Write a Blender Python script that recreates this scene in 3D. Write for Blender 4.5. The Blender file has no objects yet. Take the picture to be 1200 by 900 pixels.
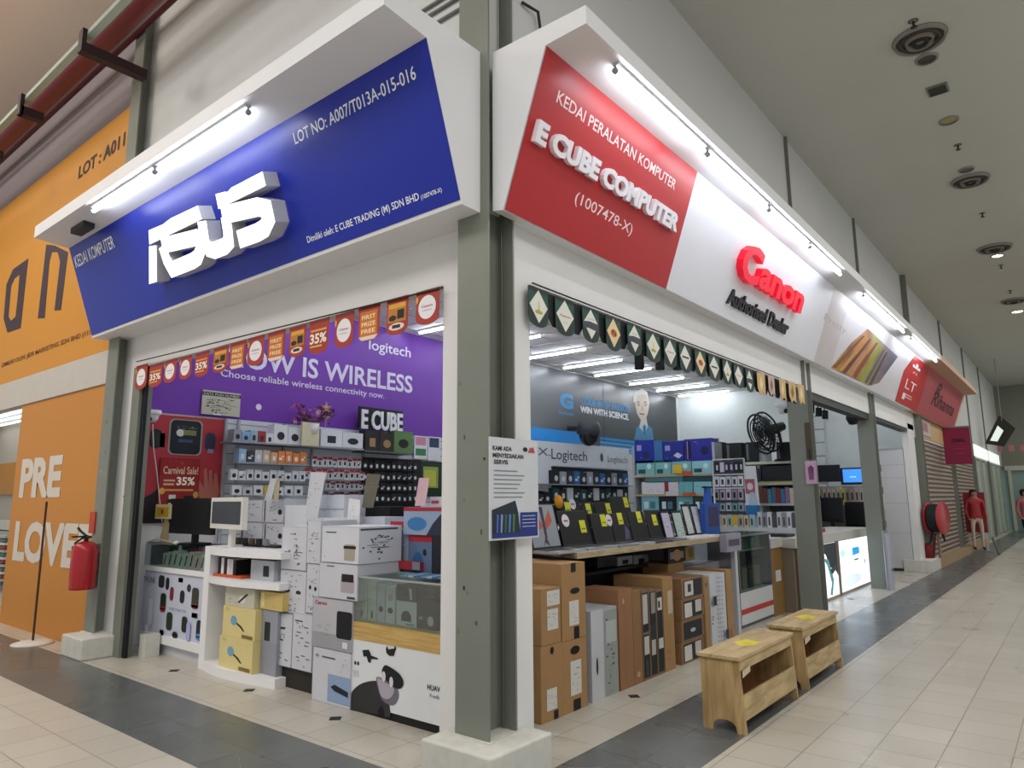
import bpy, bmesh, math, random
from mathutils import Vector, Matrix
R = random.Random(7)
SC = bpy.context.scene
COL = SC.collection
# ------------------------------------------------------------------ survey of the place (camera station and lens)
CAM = Vector((0, 0, 1.5)); FOC = 819.184
YAW, PIT, ROL = math.radians(38.8556), math.radians(9.3532), math.radians(-0.39316)
FW = Vector((-math.sin(YAW)*math.cos(PIT), math.cos(YAW)*math.cos(PIT), math.sin(PIT)))
_r = Vector((math.cos(YAW), math.sin(YAW), 0)); _u = _r.cross(FW)
RT = _r*math.cos(ROL)+_u*math.sin(ROL); UP = -_r*math.sin(ROL)+_u*math.cos(ROL)
def ray(x, y): return (x-600)*RT-(y-450)*UP+FOC*FW
def onx(x, y, X): d = ray(x, y); return CAM+d*((X-CAM.x)/d.x)
def ony(x, y, Y): d = ray(x, y); return CAM+d*((Y-CAM.y)/d.y)
def onz(x, y, Z): d = ray(x, y); return CAM+d*((Z-CAM.z)/d.z)
# ------------------------------------------------------------------ materials
MATS = {}
def lin(h):
    h = h.lstrip('#'); o = []
    if len(h) == 3: h = ''.join(c*2 for c in h)
    for i in (0, 2, 4):
        c = int(h[i:i+2], 16)/255; o.append(c/12.92 if c <= .04045 else ((c+.055)/1.055)**2.4)
    return (*o, 1)
def new_mat(name):
    m = bpy.data.materials.new(name); m.use_nodes = True
    nt = m.node_tree; b = nt.nodes['Principled BSDF']; return m, nt, b
def mat(h, rough=.55, metal=0, emit=0, name=None, noise=.06, alpha=1, nscale=6, bump=0):
    key = name or (h, rough, metal, emit)
    if key in MATS: return MATS[key]
    m, nt, b = new_mat(name or 'colour_'+h.strip('#'))
    c = lin(h)
    if noise and not emit:
        tc = nt.nodes.new('ShaderNodeTexCoord'); n = nt.nodes.new('ShaderNodeTexNoise'); n.inputs['Scale'].default_value = nscale
        n.inputs['Detail'].default_value = 3
        mx = nt.nodes.new('ShaderNodeMix'); mx.data_type = 'RGBA'
        nt.links.new(tc.outputs['Object'], n.inputs['Vector']); nt.links.new(n.outputs['Fac'], mx.inputs[0])
        mx.inputs[6].default_value = tuple(max(0, x*(1-noise)) for x in c[:3])+(1,)
        mx.inputs[7].default_value = tuple(min(1, x*(1+noise)) for x in c[:3])+(1,)
        nt.links.new(mx.outputs[2], b.inputs['Base Color'])
        if bump:
            bp = nt.nodes.new('ShaderNodeBump'); bp.inputs['Strength'].default_value = bump; bp.inputs['Distance'].default_value = .004
            nt.links.new(n.outputs['Fac'], bp.inputs['Height']); nt.links.new(bp.outputs[0], b.inputs['Normal'])
    else: b.inputs['Base Color'].default_value = c
    b.inputs['Roughness'].default_value = rough; b.inputs['Metallic'].default_value = metal
    if rough >= .3: b.inputs['Specular IOR Level'].default_value = .28
    if emit:
        b.inputs['Emission Color'].default_value = c; b.inputs['Emission Strength'].default_value = emit
    MATS[key] = m; return m
def glassmat(name='showcase_glass', tint='#dfe8e6', mixf=.12):
    if name in MATS: return MATS[name]
    m = bpy.data.materials.new(name); m.use_nodes = True; nt = m.node_tree; nt.nodes.clear()
    o = nt.nodes.new('ShaderNodeOutputMaterial'); mx = nt.nodes.new('ShaderNodeMixShader'); t = nt.nodes.new('ShaderNodeBsdfTransparent')
    g = nt.nodes.new('ShaderNodeBsdfGlossy'); g.inputs['Roughness'].default_value = .05; t.inputs[0].default_value = lin(tint)
    mx.inputs[0].default_value = mixf
    nt.links.new(t.outputs[0], mx.inputs[1]); nt.links.new(g.outputs[0], mx.inputs[2]); nt.links.new(mx.outputs[0], o.inputs[0])
    MATS[name] = m; return m
def woodmat(name, a, b_, scale=(1, 14, 14), rough=.6):
    if name in MATS: return MATS[name]
    m, nt, b = new_mat(name); tc = nt.nodes.new('ShaderNodeTexCoord'); mp = nt.nodes.new('ShaderNodeMapping'); mp.inputs['Scale'].default_value = scale
    n = nt.nodes.new('ShaderNodeTexNoise'); n.inputs['Scale'].default_value = 3; n.inputs['Detail'].default_value = 5; n.inputs['Distortion'].default_value = .8
    cr = nt.nodes.new('ShaderNodeValToRGB'); cr.color_ramp.elements[0].position = .35; cr.color_ramp.elements[1].position = .68
    cr.color_ramp.elements[0].color = lin(a); cr.color_ramp.elements[1].color = lin(b_)
    nt.links.new(tc.outputs['Object'], mp.inputs[0]); nt.links.new(mp.outputs[0], n.inputs['Vector']); nt.links.new(n.outputs['Fac'], cr.inputs[0])
    nt.links.new(cr.outputs[0], b.inputs['Base Color']); b.inputs['Roughness'].default_value = rough
    MATS[name] = m; return m
def tilemat(name, a, a2, grout, rough=.28, ox=0., oy=0.):
    m, nt, b = new_mat(name); N = nt.nodes.new; L = nt.links.new
    geo = N('ShaderNodeNewGeometry'); mp = N('ShaderNodeMapping'); mp.inputs['Location'].default_value = (ox, oy, 0)
    br = N('ShaderNodeTexBrick'); br.offset = 0; br.squash = 1
    br.inputs['Scale'].default_value = 1; br.inputs['Brick Width'].default_value = .33; br.inputs['Row Height'].default_value = .33
    br.inputs['Mortar Size'].default_value = .0035; br.inputs['Mortar Smooth'].default_value = .3; br.inputs['Bias'].default_value = 0
    br.inputs['Color1'].default_value = lin(a); br.inputs['Color2'].default_value = lin(a2); br.inputs['Mortar'].default_value = lin(grout)
    L(geo.outputs['Position'], mp.inputs[0]); L(mp.outputs[0], br.inputs['Vector'])
    n = N('ShaderNodeTexNoise'); n.inputs['Scale'].default_value = .8; n.inputs['Detail'].default_value = 2; L(geo.outputs['Position'], n.inputs['Vector'])
    mx = N('ShaderNodeMix'); mx.data_type = 'RGBA'; mx.blend_type = 'MULTIPLY'; mx.inputs[0].default_value = .35
    L(br.outputs['Color'], mx.inputs[6])
    cr = N('ShaderNodeValToRGB'); cr.color_ramp.elements[0].color = (.9, .895, .88, 1); cr.color_ramp.elements[1].color = (1, 1, 1, 1)
    cr.color_ramp.elements[0].position = .2; cr.color_ramp.elements[1].position = .65
    L(n.outputs['Fac'], cr.inputs[0]); L(cr.outputs[0], mx.inputs[7]); L(mx.outputs[2], b.inputs['Base Color'])
    n2 = N('ShaderNodeTexNoise'); n2.inputs['Scale'].default_value = 1.5; n2.inputs['Detail'].default_value = 1; L(geo.outputs['Position'], n2.inputs['Vector'])
    mr = N('ShaderNodeMapRange'); mr.inputs['To Min'].default_value = rough-.06; mr.inputs['To Max'].default_value = rough+.12
    L(n2.outputs['Fac'], mr.inputs[0]); L(mr.outputs[0], b.inputs['Roughness'])
    bp = N('ShaderNodeBump'); bp.inputs['Strength'].default_value = .25; bp.inputs['Distance'].default_value = .002; bp.invert = True
    L(br.outputs['Fac'], bp.inputs['Height']); L(bp.outputs[0], b.inputs['Normal'])
    return m
def gradmat(name, stops, axis='X', rough=.35, noise=0):
    """printed gradient, coordinates are the object's own Generated 0..1"""
    m, nt, b = new_mat(name); N = nt.nodes.new; L = nt.links.new
    tc = N('ShaderNodeTexCoord'); sp = N('ShaderNodeSeparateXYZ'); cr = N('ShaderNodeValToRGB'); L(tc.outputs['Generated'], sp.inputs[0])
    src = sp.outputs[axis]
    if noise:
        n = N('ShaderNodeTexNoise'); n.inputs['Scale'].default_value = 3.5; n.inputs['Detail'].default_value = 3; L(tc.outputs['Generated'], n.inputs['Vector'])
        ad = N('ShaderNodeMath'); ad.operation = 'MULTIPLY_ADD'; ad.inputs[1].default_value = noise; L(n.outputs['Fac'], ad.inputs[0]); L(src, ad.inputs[2]); src = ad.outputs[0]
    L(src, cr.inputs[0]); e = cr.color_ramp.elements
    while len(e) < len(stops): e.new(.5)
    for k, (p, h) in enumerate(stops): e[k].position = p; e[k].color = lin(h)
    L(cr.outputs[0], b.inputs['Base Color']); b.inputs['Roughness'].default_value = rough
    MATS[name] = m; return m
def G(x):
    return x if isinstance(x, bpy.types.Material) else (MATS[x] if x in MATS else mat(x))
# ------------------------------------------------------------------ frames on planes
class Fr:
    def __init__(s, O, U, V):
        s.O = Vector(O); s.U = Vector(U).normalized(); s.V = Vector(V).normalized(); s.N = s.U.cross(s.V).normalized()
    def pt(s, u, v, w=0): return s.O+s.U*u+s.V*v+s.N*w
    def on(s, px, py):
        d = ray(px, py); t = (s.O-CAM).dot(s.N)/d.dot(s.N); p = CAM+d*t-s.O; return p.dot(s.U), p.dot(s.V)
    def off(s, w): return Fr(s.O+s.N*w, s.U, s.V)
def FY(Y, x=0, z=0): return Fr((x, Y, z), (1, 0, 0), (0, 0, 1))
def FX(X, y=0, z=0): return Fr((X, y, z), (0, 1, 0), (0, 0, 1))
def FZ(Z, x=0, y=0): return Fr((x, y, Z), (1, 0, 0), (0, 1, 0))
def FR(O, ang, lean=0):     # vertical frame whose U axis is turned by ang from +X; lean tips the top back
    a = math.radians(ang); l = math.radians(lean); U = Vector((math.cos(a), math.sin(a), 0)); N = U.cross(Vector((0, 0, 1)))
    return Fr(O, U, Vector((0, 0, 1))*math.cos(l)-N*math.sin(l))
# ------------------------------------------------------------------ mesh collector
_tc = {}
def textgeo(s, bold, depth, shear=0, res=3):
    k = (s, bold, depth, shear)
    if k in _tc: return _tc[k]
    cu = bpy.data.curves.new('t', 'FONT'); cu.body = s; cu.size = 1; cu.offset = bold; cu.shear = shear; cu.resolution_u = res
    if depth: cu.extrude = .5
    o = bpy.data.objects.new('t', cu); COL.objects.link(o); dg = bpy.context.evaluated_depsgraph_get(); dg.update()
    me = o.evaluated_get(dg).to_mesh()
    vs = [tuple(v.co) for v in me.vertices]; fs = [tuple(p.vertices) for p in me.polygons]
    o.evaluated_get(dg).to_mesh_clear(); bpy.data.objects.remove(o); bpy.data.curves.remove(cu)
    xs = [v[0] for v in vs]; ys = [v[1] for v in vs]
    _tc[k] = (vs, fs, min(xs), max(xs), min(ys), max(ys)); return _tc[k]
def smooth(pts, k=4):
    """closed curve through the given points"""
    o = []; n = len(pts)
    for i in range(n):
        p0, p1, p2, p3 = (Vector(pts[(i+j) % n]) for j in (-1, 0, 1, 2))
        for s in range(k):
            t = s/k; q = .5*((2*p1)+(p2-p0)*t+(2*p0-5*p1+4*p2-p3)*t*t+(3*p1-p0-3*p2+p3)*t**3); o.append((q.x, q.y))
    return o
class M:
    def __init__(s): s.v = []; s.f = []; s.m = []; s.mats = []; s.sm = []
    def mi(s, m):
        m = G(m)
        if m not in s.mats: s.mats.append(m)
        return s.mats.index(m)
    def raw(s, vs, fs, m, smooth=False):
        b = len(s.v); k = s.mi(m); s.v += [tuple(x) for x in vs]
        for f in fs: s.f.append(tuple(b+i for i in f)); s.m.append(k); s.sm.append(smooth)
        return s
    def box(s, a, b, m):
        x0, x1 = sorted((a[0], b[0])); y0, y1 = sorted((a[1], b[1])); z0, z1 = sorted((a[2], b[2]))
        return s.raw([(x0,y0,z0),(x1,y0,z0),(x1,y1,z0),(x0,y1,z0),(x0,y0,z1),(x1,y0,z1),(x1,y1,z1),(x0,y1,z1)],
                     [(0,3,2,1),(4,5,6,7),(0,1,5,4),(1,2,6,5),(2,3,7,6),(3,0,4,7)], m)
    def fbox(s, F, u0, v0, u1, v1, w0, w1, m):
        return s.raw([F.pt(u0,v0,w0),F.pt(u1,v0,w0),F.pt(u1,v1,w0),F.pt(u0,v1,w0),F.pt(u0,v0,w1),F.pt(u1,v0,w1),F.pt(u1,v1,w1),F.pt(u0,v1,w1)],
                     [(0,3,2,1),(4,5,6,7),(0,1,5,4),(1,2,6,5),(2,3,7,6),(3,0,4,7)], m)
    def rect(s, F, u0, v0, u1, v1, m, w=.0012): return s.raw([F.pt(u0,v0,w),F.pt(u1,v0,w),F.pt(u1,v1,w),F.pt(u0,v1,w)], [(0,1,2,3)], m)
    def poly(s, F, pts, m, w=.0012): return s.raw([F.pt(u, v, w) for u, v in pts], [tuple(range(len(pts)))], m)
    def ext(s, F, pts, w0, w1, m):
        n = len(pts); return s.raw([F.pt(u, v, w0) for u, v in pts]+[F.pt(u, v, w1) for u, v in pts],
            [tuple(reversed(range(n))), tuple(range(n, 2*n))]+[(i, (i+1) % n, n+(i+1) % n, n+i) for i in range(n)], m)
    def ell(s, F, cu, cv, ru, rv, m, w=.0012, n=20): return s.poly(F, [(cu+ru*math.cos(2*math.pi*i/n), cv+rv*math.sin(2*math.pi*i/n)) for i in range(n)], m, w)
    def rrect(s, F, u0, v0, u1, v1, r, m, w=.0012, w1=None):
        p = []
        for cu, cv, a in ((u1-r, v0+r, -90), (u1-r, v1-r, 0), (u0+r, v1-r, 90), (u0+r, v0+r, 180)):
            for k in range(5): t = math.radians(a+22.5*k); p.append((cu+r*math.cos(t), cv+r*math.sin(t)))
        return s.poly(F, p, m, w) if w1 is None else s.ext(F, p, w, w1, m)
    def tube(s, pts, r, m, n=10, cap=True):
        pts = [Vector(p) for p in pts]; vs = []; fs = []
        rr = r if isinstance(r, (list, tuple)) else [r]*len(pts)
        ref = Vector((0, 0, 1))
        for i, p in enumerate(pts):
            d = (pts[min(i+1, len(pts)-1)]-pts[max(i-1, 0)]).normalized()
            q = ref if abs(d.dot(ref)) < .95 else Vector((1, 0, 0))
            a = d.cross(q).normalized(); b = d.cross(a)
            for k in range(n): t = 2*math.pi*k/n; vs.append(p+(a*math.cos(t)+b*math.sin(t))*rr[i])
        for i in range(len(pts)-1):
            for k in range(n): fs.append((i*n+k, i*n+(k+1) % n, (i+1)*n+(k+1) % n, (i+1)*n+k))
        s.raw(vs, fs, m, True)
        if cap: s.raw(vs[:n], [tuple(range(n))], m); s.raw(vs[-n:], [tuple(range(n))], m)
        return s
    def lathe(s, c, prof, m, n=20, ax=(0, 0, 1), sx=1):
        ax = Vector(ax).normalized(); q = Vector((1, 0, 0)) if abs(ax.x) < .9 else Vector((0, 1, 0)); a = ax.cross(q).normalized(); b = ax.cross(a); c = Vector(c)
        vs = [c+ax*z+(a*math.cos(2*math.pi*k/n)*sx+b*math.sin(2*math.pi*k/n))*r for r, z in prof for k in range(n)]
        fs = [(i*n+k, i*n+(k+1) % n, (i+1)*n+(k+1) % n, (i+1)*n+k) for i in range(len(prof)-1) for k in range(n)]
        return s.raw(vs, fs, m, True)
    def text(s, F, t, u0, v0, w, h, m, z=.0015, depth=0, bold=0, shear=0):
        vs, fs, x0, x1, y0, y1 = textgeo(t, bold, depth > 0, shear)
        return s.raw([F.pt(u0+(x-x0)/(x1-x0)*w, v0+(y-y0)/(y1-y0)*h, z+(q+.5)*depth if depth else z) for x, y, q in vs], fs, m)
    def build(s, name, parent=None, bevel=0, mod=None):
        me = bpy.data.meshes.new(name); me.from_pydata(s.v, [], s.f)
        for m in s.mats: me.materials.append(m)
        for p, k, sm in zip(me.polygons, s.m, s.sm): p.material_index = k; p.use_smooth = sm
        o = bpy.data.objects.new(name, me); COL.objects.link(o)
        if parent is not None:
            o.parent = parent; o.matrix_parent_inverse = Matrix.Translation(-parent.location)
        else:                                       # origin at the base of the thing
            xs = [v[0] for v in s.v]; ys = [v[1] for v in s.v]; zs = [v[2] for v in s.v]
            c = Vector(((min(xs)+max(xs))/2, (min(ys)+max(ys))/2, min(zs)))
            me.transform(Matrix.Translation(-c)); o.location = c
        if bevel:
            b = o.modifiers.new('b', 'BEVEL'); b.width = bevel; b.segments = 2; b.limit_method = 'ANGLE'
        return o
def tag(o, label=None, cat=None, group=None, kind=None):
    if label: o['label'] = label
    if cat: o['category'] = cat
    if group: o['group'] = group
    if kind: o['kind'] = kind
    return o
def root(name, loc, label, cat, group=None):
    o = bpy.data.objects.new(name, None); COL.objects.link(o); o.location = Vector(loc); o.empty_display_size = .1
    return tag(o, label, cat, group)
def struct(m, name): return tag(m.build(name), kind='structure')
def thing(m, name, label, cat, group=None, bevel=0): return tag(m.build(name, bevel=bevel), label, cat, group)
def rect_on(F, l, t, r, b):
    """edges of an upright rectangle on plane F from its surveyed corners"""
    mx, my = (l+r)/2, (t+b)/2
    return F.on(l, my)[0], F.on(mx, b)[1], F.on(r, my)[0], F.on(mx, t)[1]
def marks(m, F, u0, v0, u1, v1, n, col='#555a60', seed=0, bars=True):
    """small printed lines and icons on packaging"""
    q = random.Random(seed); W, H = u1-u0, v1-v0
    for _ in range(n):
        a, b = u0+q.random()*W*.8, v0+q.random()*H*.9
        if bars and q.random() < .6: m.rect(F, a, b, min(u1, a+W*(.08+.22*q.random())), b+H*.02, col)
        else: m.ell(F, a+W*.05, b, W*.035, min(W, H)*.035, col, n=7)
def deco(m, F, u0, v0, u1, v1, D, w=.0012):
    W, H = u1-u0, v1-v0
    for i_, d in enumerate(D):
        k = d[0]; w = .0012+.0005*i_
        if k == 'r': m.rect(F, u0+d[1]*W, v0+d[2]*H, u0+d[3]*W, v0+d[4]*H, d[5], w)
        elif k == 'R': m.rrect(F, u0+d[1]*W, v0+d[2]*H, u0+d[3]*W, v0+d[4]*H, min(W, H)*.06, d[5], w)
        elif k == 'e': m.ell(F, u0+d[1]*W, v0+d[2]*H, d[3]*W, d[4]*H, d[5], w, 14)
        elif k == 'p': m.poly(F, [(u0+a*W, v0+b*H) for a, b in d[1]], d[2], w)
        elif k == 't': m.text(F, d[1], u0+d[2]*W, v0+d[3]*H, (d[4]-d[2])*W, (d[5]-d[3])*H, d[6], w, bold=(d[7] if len(d) > 7 else 0))
        elif k == 'm': marks(m, F.off(w-.0012), u0+d[1]*W, v0+d[2]*H, u0+d[3]*W, v0+d[4]*H, d[5], d[6] if len(d) > 6 else '#555a60', int((u0*91+v0*37)*10) & 65535)
def pack(F, l, t, r, b, dep, col, D=(), D2=(), side=0, edge=None, m=None):
    """carton whose front lies on F (surveyed rectangle) and that reaches dep behind it; D printed on the front, D2 on the +u end (side=1) or -u end (side=-1)"""
    u0, v0, u1, v1 = rect_on(F, l, t, r, b); m = m or M()
    m.fbox(F, u0, v0, u1, v1, -dep, 0, col)
    deco(m, F, u0, v0, u1, v1, D)
    if edge: 
        e = .004
        for q in ((u0, v0, u0+e, v1), (u1-e, v0, u1, v1), (u0, v1-e, u1, v1), (u0, v0, u1, v0+e)): m.rect(F, *q, edge, .0008)
    if side:
        S = Fr(F.pt(u1 if side > 0 else u0, v0, 0), -F.N*side, F.V)
        if side > 0: deco(m, S, 0, 0, dep, v1-v0, D2)
        else: deco(m, Fr(F.pt(u0, v0, -dep), F.N, F.V), 0, 0, dep, v1-v0, D2)
    return m
def pack_lo(F, l, t, r, b, zlo, dep, col, D=(), **k):    # same, with the base set down on height zlo
    m = M(); u0, v0, u1, v1 = rect_on(F, l, t, r, b); v0 = zlo-F.O.z
    m.fbox(F, u0, v0, u1, v1, -dep, 0, col); deco(m, F, u0, v0, u1, v1, D); return m
# ------------------------------------------------------------------ shared materials
STEEL = mat('#7c8077', .42, .15, name='olive_grey_painted_steel', nscale=3, noise=.10)
DSTEEL = mat('#5c6054', .45, .15, name='dark_olive_steel', nscale=3)
WALL = mat('#dcdcdb', .75, name='white_emulsion_wall', noise=.04, nscale=2)
WALLG = mat('#cdcecd', .8, name='upper_wall_grey_white', noise=.04, nscale=1)
PLINTH = mat('#c9c8c0', .8, name='chipped_white_concrete', noise=.16, nscale=14, bump=.4)
WHITE = mat('#e6e6e8', .4, name='white_laminate', noise=.02)
BLACK = mat('#17181b', .4, name='black_plastic', noise=.1)
TUBE = mat('#f4f8ff', emit=26, name='lit_tube')
SHOPTUBE = mat('#f2f7ff', emit=40, name='lit_shop_tube')
GLASS = glassmat()
CARD = mat('#9c7a52', .8, name='brown_corrugated_card', noise=.08, nscale=9)
CARD2 = mat('#8a6847', .8, name='dark_corrugated_card', noise=.08, nscale=9)
CHROME = mat('#b9bcc0', .25, .9, name='brushed_metal', noise=.03)
# ------------------------------------------------------------------ camera
cam = bpy.data.cameras.new('camera'); cam.sensor_width = 36; cam.lens = FOC/1200*36; cam.clip_start = .05; cam.clip_end = 200
co = bpy.data.objects.new('camera', cam); COL.objects.link(co)
co.matrix_world = Matrix(((RT.x, UP.x, -FW.x, CAM.x), (RT.y, UP.y, -FW.y, CAM.y), (RT.z, UP.z, -FW.z, CAM.z), (0, 0, 0, 1)))
SC.camera = co
vs = SC.view_settings; vs.view_transform = 'Standard'; vs.look = 'None'; vs.gamma = 1; vs.exposure = 0.0; vs.use_curve_mapping = False
w = bpy.data.worlds.new('world'); SC.world = w; w.use_nodes = True; w.node_tree.nodes['Background'].inputs[0].default_value = lin('#eceeee'); w.node_tree.nodes['Background'].inputs[1].default_value = .64
# ================================================================== SETTING
XW, YW = -2.68, 3.17          # corridor face of the right-hand and the left-hand shop wall
ZC, ZO = 6.38, 2.89           # corridor ceiling, shop opening head
LX0, LX1 = -7.42, -3.125      # opening in the left front
BEIGE = tilemat('beige_floor_tile', '#bcb7ab', '#b4afa3', '#827c70', .27, ox=-.18, oy=.06)
GREYT = tilemat('slate_floor_tile', '#5d6160', '#585c5b', '#454847', .25, ox=.17, oy=.11)
m = M(); m.box((-30, -8, -.1), (8, 60, 0), BEIGE)
struct(m, 'floor')
m = M(); m.box((-30, 2.205, 0), (-1.84, 2.855, .002), GREYT); m.box((-2.49, 2.855, 0), (-1.84, 38, .002), GREYT)
# small dark diamond insets
for px, py in ((204, 786), (292, 809), (393, 842), (743, 816), (997, 702)):
    p = onz(px, py, 0); m.ext(FZ(0), [(p.x-.055, p.y), (p.x, p.y-.055), (p.x+.055, p.y), (p.x, p.y+.055)], 0, .002, '#2c2622')
struct(m, 'floor_trim')
# corridor ceiling (right) and the higher ceiling over the left walkway
CEIL = mat('#bcbcb4', .85, name='corridor_ceiling_paint', noise=.05, nscale=.6)
CEILL = mat('#eadaca', .85, name='walkway_ceiling_paint', noise=.05, nscale=.6)
m = M(); m.box((-2.9, 3.3, ZC), (9, 60, ZC+.1), CEIL); struct(m, 'ceiling')
m = M(); m.box((-30, -8, 7.9), (9, 3.3, 8.0), CEILL); struct(m, 'ceiling_left')
m = M(); m.box((-2.75, 3.2, ZC), (9, 3.35, 8.0), WALLG); struct(m, 'trim_1')
# left front: wall pieces round the opening, the upper wall
m = M()
m.box((LX0-.62, YW, 0), (LX0-.22, YW+.12, ZO), WALL)                # strip beside the left column
m.box((LX1, YW, 0), (-2.86, YW+.12, ZO), WALL)                      # strip beside the corner column
m.box((-8.04, YW, ZO), (-2.86, YW+.12, 3.3), WALL)
m.box((-8.04, YW, 3.3), (-2.74, YW+.12, 7.9), WALLG)
struct(m, 'wall_left')
m = M()
m.box((XW-.12, 3.3, 0), (XW, 3.512, 3.3), WALL)
m.box((XW-.12, 3.512, ZO), (XW, 17.0, 3.3), WALL)
m.box((XW-.12, 3.3, 3.3), (XW, 17.0, ZC), WALLG)
m.box((XW-.12, 16.35, 0), (XW, 17.0, 3.0), WALL)
m.box((XW-.12, 17.0, 2.75), (XW, 60, ZC), WALLG)
struct(m, 'wall_right')
# inside of the shop
m = M(); m.box((-8.12, 3.2, 0), (-8.0, 17, 4.1), WALL); struct(m, 'wall_shop_left')
m = M(); m.box((-8.12, 16.85, 0), (-2.8, 16.97, 4.1), mat('#d5dcda', .7, name='pale_shop_wall')); struct(m, 'wall_shop_back')
m = M(); m.box((-8.12, 3.29, 4.1), (-2.8, 17, 4.2), mat('#dddddb', .8, name='shop_ceiling_board'))
g = '#a9aaa8'
for k in range(23): m.box((-8, 3.4+k*.6, 4.094), (-2.8, 3.415+k*.6, 4.1), g)
for k in range(9): m.box((-7.8+k*.6, 3.3, 4.094), (-7.785+k*.6, 16.85, 4.1), g)
struct(m, 'ceiling_shop')
# party wall near 3rd column (pale panel seen through the narrow bay)
# white column plinths
for k, (x0, y0, x1, y1, h) in enumerate(((-2.995, 2.89, -2.48, 3.42, .2), (-8.11, 2.852, -7.60, 3.3, .2), (-2.99, 16.3, -2.48, 17.4, .24))):
    m = M(); m.box((x0, y0, 0), (x1, y1, h), PLINTH)
    tag(m.build('plinth_block', bevel=.012), ['chipped white concrete block under the corner column between the two signs',
        'white block at the foot of the column beside the orange shopfront', 'white block under the column beside the fire hose reel'][k], 'plinth', kind=None)
p0, p1 = ony(150, 750, 3.5), ony(166, 770, 3.5)
thing(M().box((LX0+.02, 3.3, 0), (LX0+.15, 3.44, .21), PLINTH), 'plinth_block', 'small white block at the foot of the shutter rail inside the opening', 'plinth')
# H-section columns
def column(x0, y0, z0, z1, label, w=.25, d=.25, t=.014):
    m = M(); m.box((x0, y0, z0), (x0+w, y0+t, z1), STEEL); zf = z1 if y0 < 5 else 3.25
    m.box((x0, y0+d-t, z0), (x0+w, y0+d, zf), STEEL)
    m.box((x0+w/2-.006, y0+t, z0), (x0+w/2+.006, y0+d-t, zf), STEEL)
    m.tube([(x0+w/2+.05, y0+d-t-.02, z0+.02), (x0+w/2+.05, y0+d-t-.02, zf)], .007, DSTEEL, 6)
    m.box((x0-.02, y0-.02, z0), (x0+w+.02, y0+d+.02, z0+.008), PLINTH)
    q = random.Random(int(abs(x0)*10+y0))
    if y0 < 4:
        for _ in range(9):
            a, b = x0+.02+q.random()*(w-.04), z0+.3+q.random()*2.3
            m.ell(FY(y0), a, b, .006+.006*q.random(), .008+.012*q.random(), q.choice(['#3a2f28', '#6e6f66', '#b9b8ae', '#4c4a42']), .001, 8)
    thing(m, 'steel_column', label, 'column')
column(-2.885, 3.05, .2, 7.9, 'olive grey steel column at the corner between the blue and red signs')
column(-8.07, 3.035, .2, 7.9, 'olive grey steel column beside the orange shopfront, extinguisher hanging on it')
column(-2.885, 9.30, 0, 6.38, 'olive grey steel column behind the wooden benches, pink card hanging on it')
column(-2.885, 12.98, 0, 6.38, 'olive grey steel column at the far end of the lit counter')
column(-2.885, 17.15, .24, 6.38, 'olive grey steel column at the end of the sign, next to the fire hose reel', w=.32)
for y in (22.4, 27.2, 31.8): column(-2.885, y, 0, 6.38, {22.4: 'narrow steel column dividing the two roller shutters', 27.2: 'steel column past the red clothed figure', 31.8: 'steel column at the far end of the corridor'}[y])
# shutter guide rail of the left opening and its dark slot
m = M(); m.box((LX0-.22, YW-.03, 0), (LX0-.05, YW+.1, ZO), STEEL); m.box((LX0-.05, YW+.0, 0), (LX0+.015, YW+.03, ZO), BLACK)
m.box((LX0-.23, YW-.035, 1.55), (LX0-.2, YW-.03, 1.56), DSTEEL)
thing(m, 'shutter_rail', 'olive grey shutter guide rail with a black slot beside the window of small boxes', 'shutter rail')
m = M(); m.box((XW-.2, 3.512, ZO-.01), (XW-.12, 9.3, ZO+.12), mat('#4e524a', .5, name='shutter_track'))
m.box((XW-.16, 9.55, ZO-.10), (XW-.02, 12.98, ZO-.0), '#3c403e'); m.box((XW-.16, 13.23, ZO-.06), (XW-.02, 16.35, ZO+.0), '#3c403e')
thing(m, 'shutter_rail', 'dark shutter track running under the long header of the red and white sign', 'shutter rail')
# ================================================================== LEFT SIGN (blue)
VS = Vector((0, 2.579-2.877, 4.165-3.265))
FL = Fr((-8.10, 2.877, 3.265), (1, 0, 0), VS); HL = VS.length
s = root('fascia_sign', (-5.4, 3.0, 3.2), 'blue slanted fascia sign with raised white logo under a lit canopy', 'shop sign')
x0, x1 = -8.12, -2.70
prof = [(3.05, 3.24), (2.884, 3.24), (2.877, 3.262), (2.579, 4.165), (2.254, 4.187), (2.254, 4.31), (3.05, 4.325)]
SIGNW = mat('#dcdde0', .5, name='sign_box_white', noise=.03, nscale=2)
m = M(); n = len(prof)
pts = [(x0, y, z) for y, z in prof]+[(x1, y, z) for y, z in prof]
m.raw(pts, [tuple(range(n)), tuple(reversed(range(n, 2*n)))]+[(i, n+i, n+(i+1) % n, (i+1) % n) for i in range(n)], SIGNW)
m.box((x0, 3.051, 3.24), (-2.9, YW, 4.32), SIGNW)
m.build('sign_box', s)
BLUE = mat('#1c2c9c', .33, name='blue_vinyl', noise=.03, nscale=1)
m = M(); W = x1-x0-.02; m.raw([FL.pt(-.01, 0, .004), FL.pt(W, 0, .004), FL.pt(W, HL, .004), FL.pt(-.01, HL, .004)], [(0, 1, 2, 3)], BLUE); fcb = m.build('sign_face', s)
T = '#e9ecf6'
def lt(F, t, bl, br, tl, mt, name='lettering', par=None, depth=0, bold=.01, w=.006, shear=0):
    (u0, v0), (u1, v1), (ut, vt) = F.on(*bl), F.on(*br), F.on(*tl)
    mm = M(); mm.text(F, t, u0, (v0+v1)/2, u1-u0, vt-v0, mt, w, depth, bold, shear); return mm.build(name, par)
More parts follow.
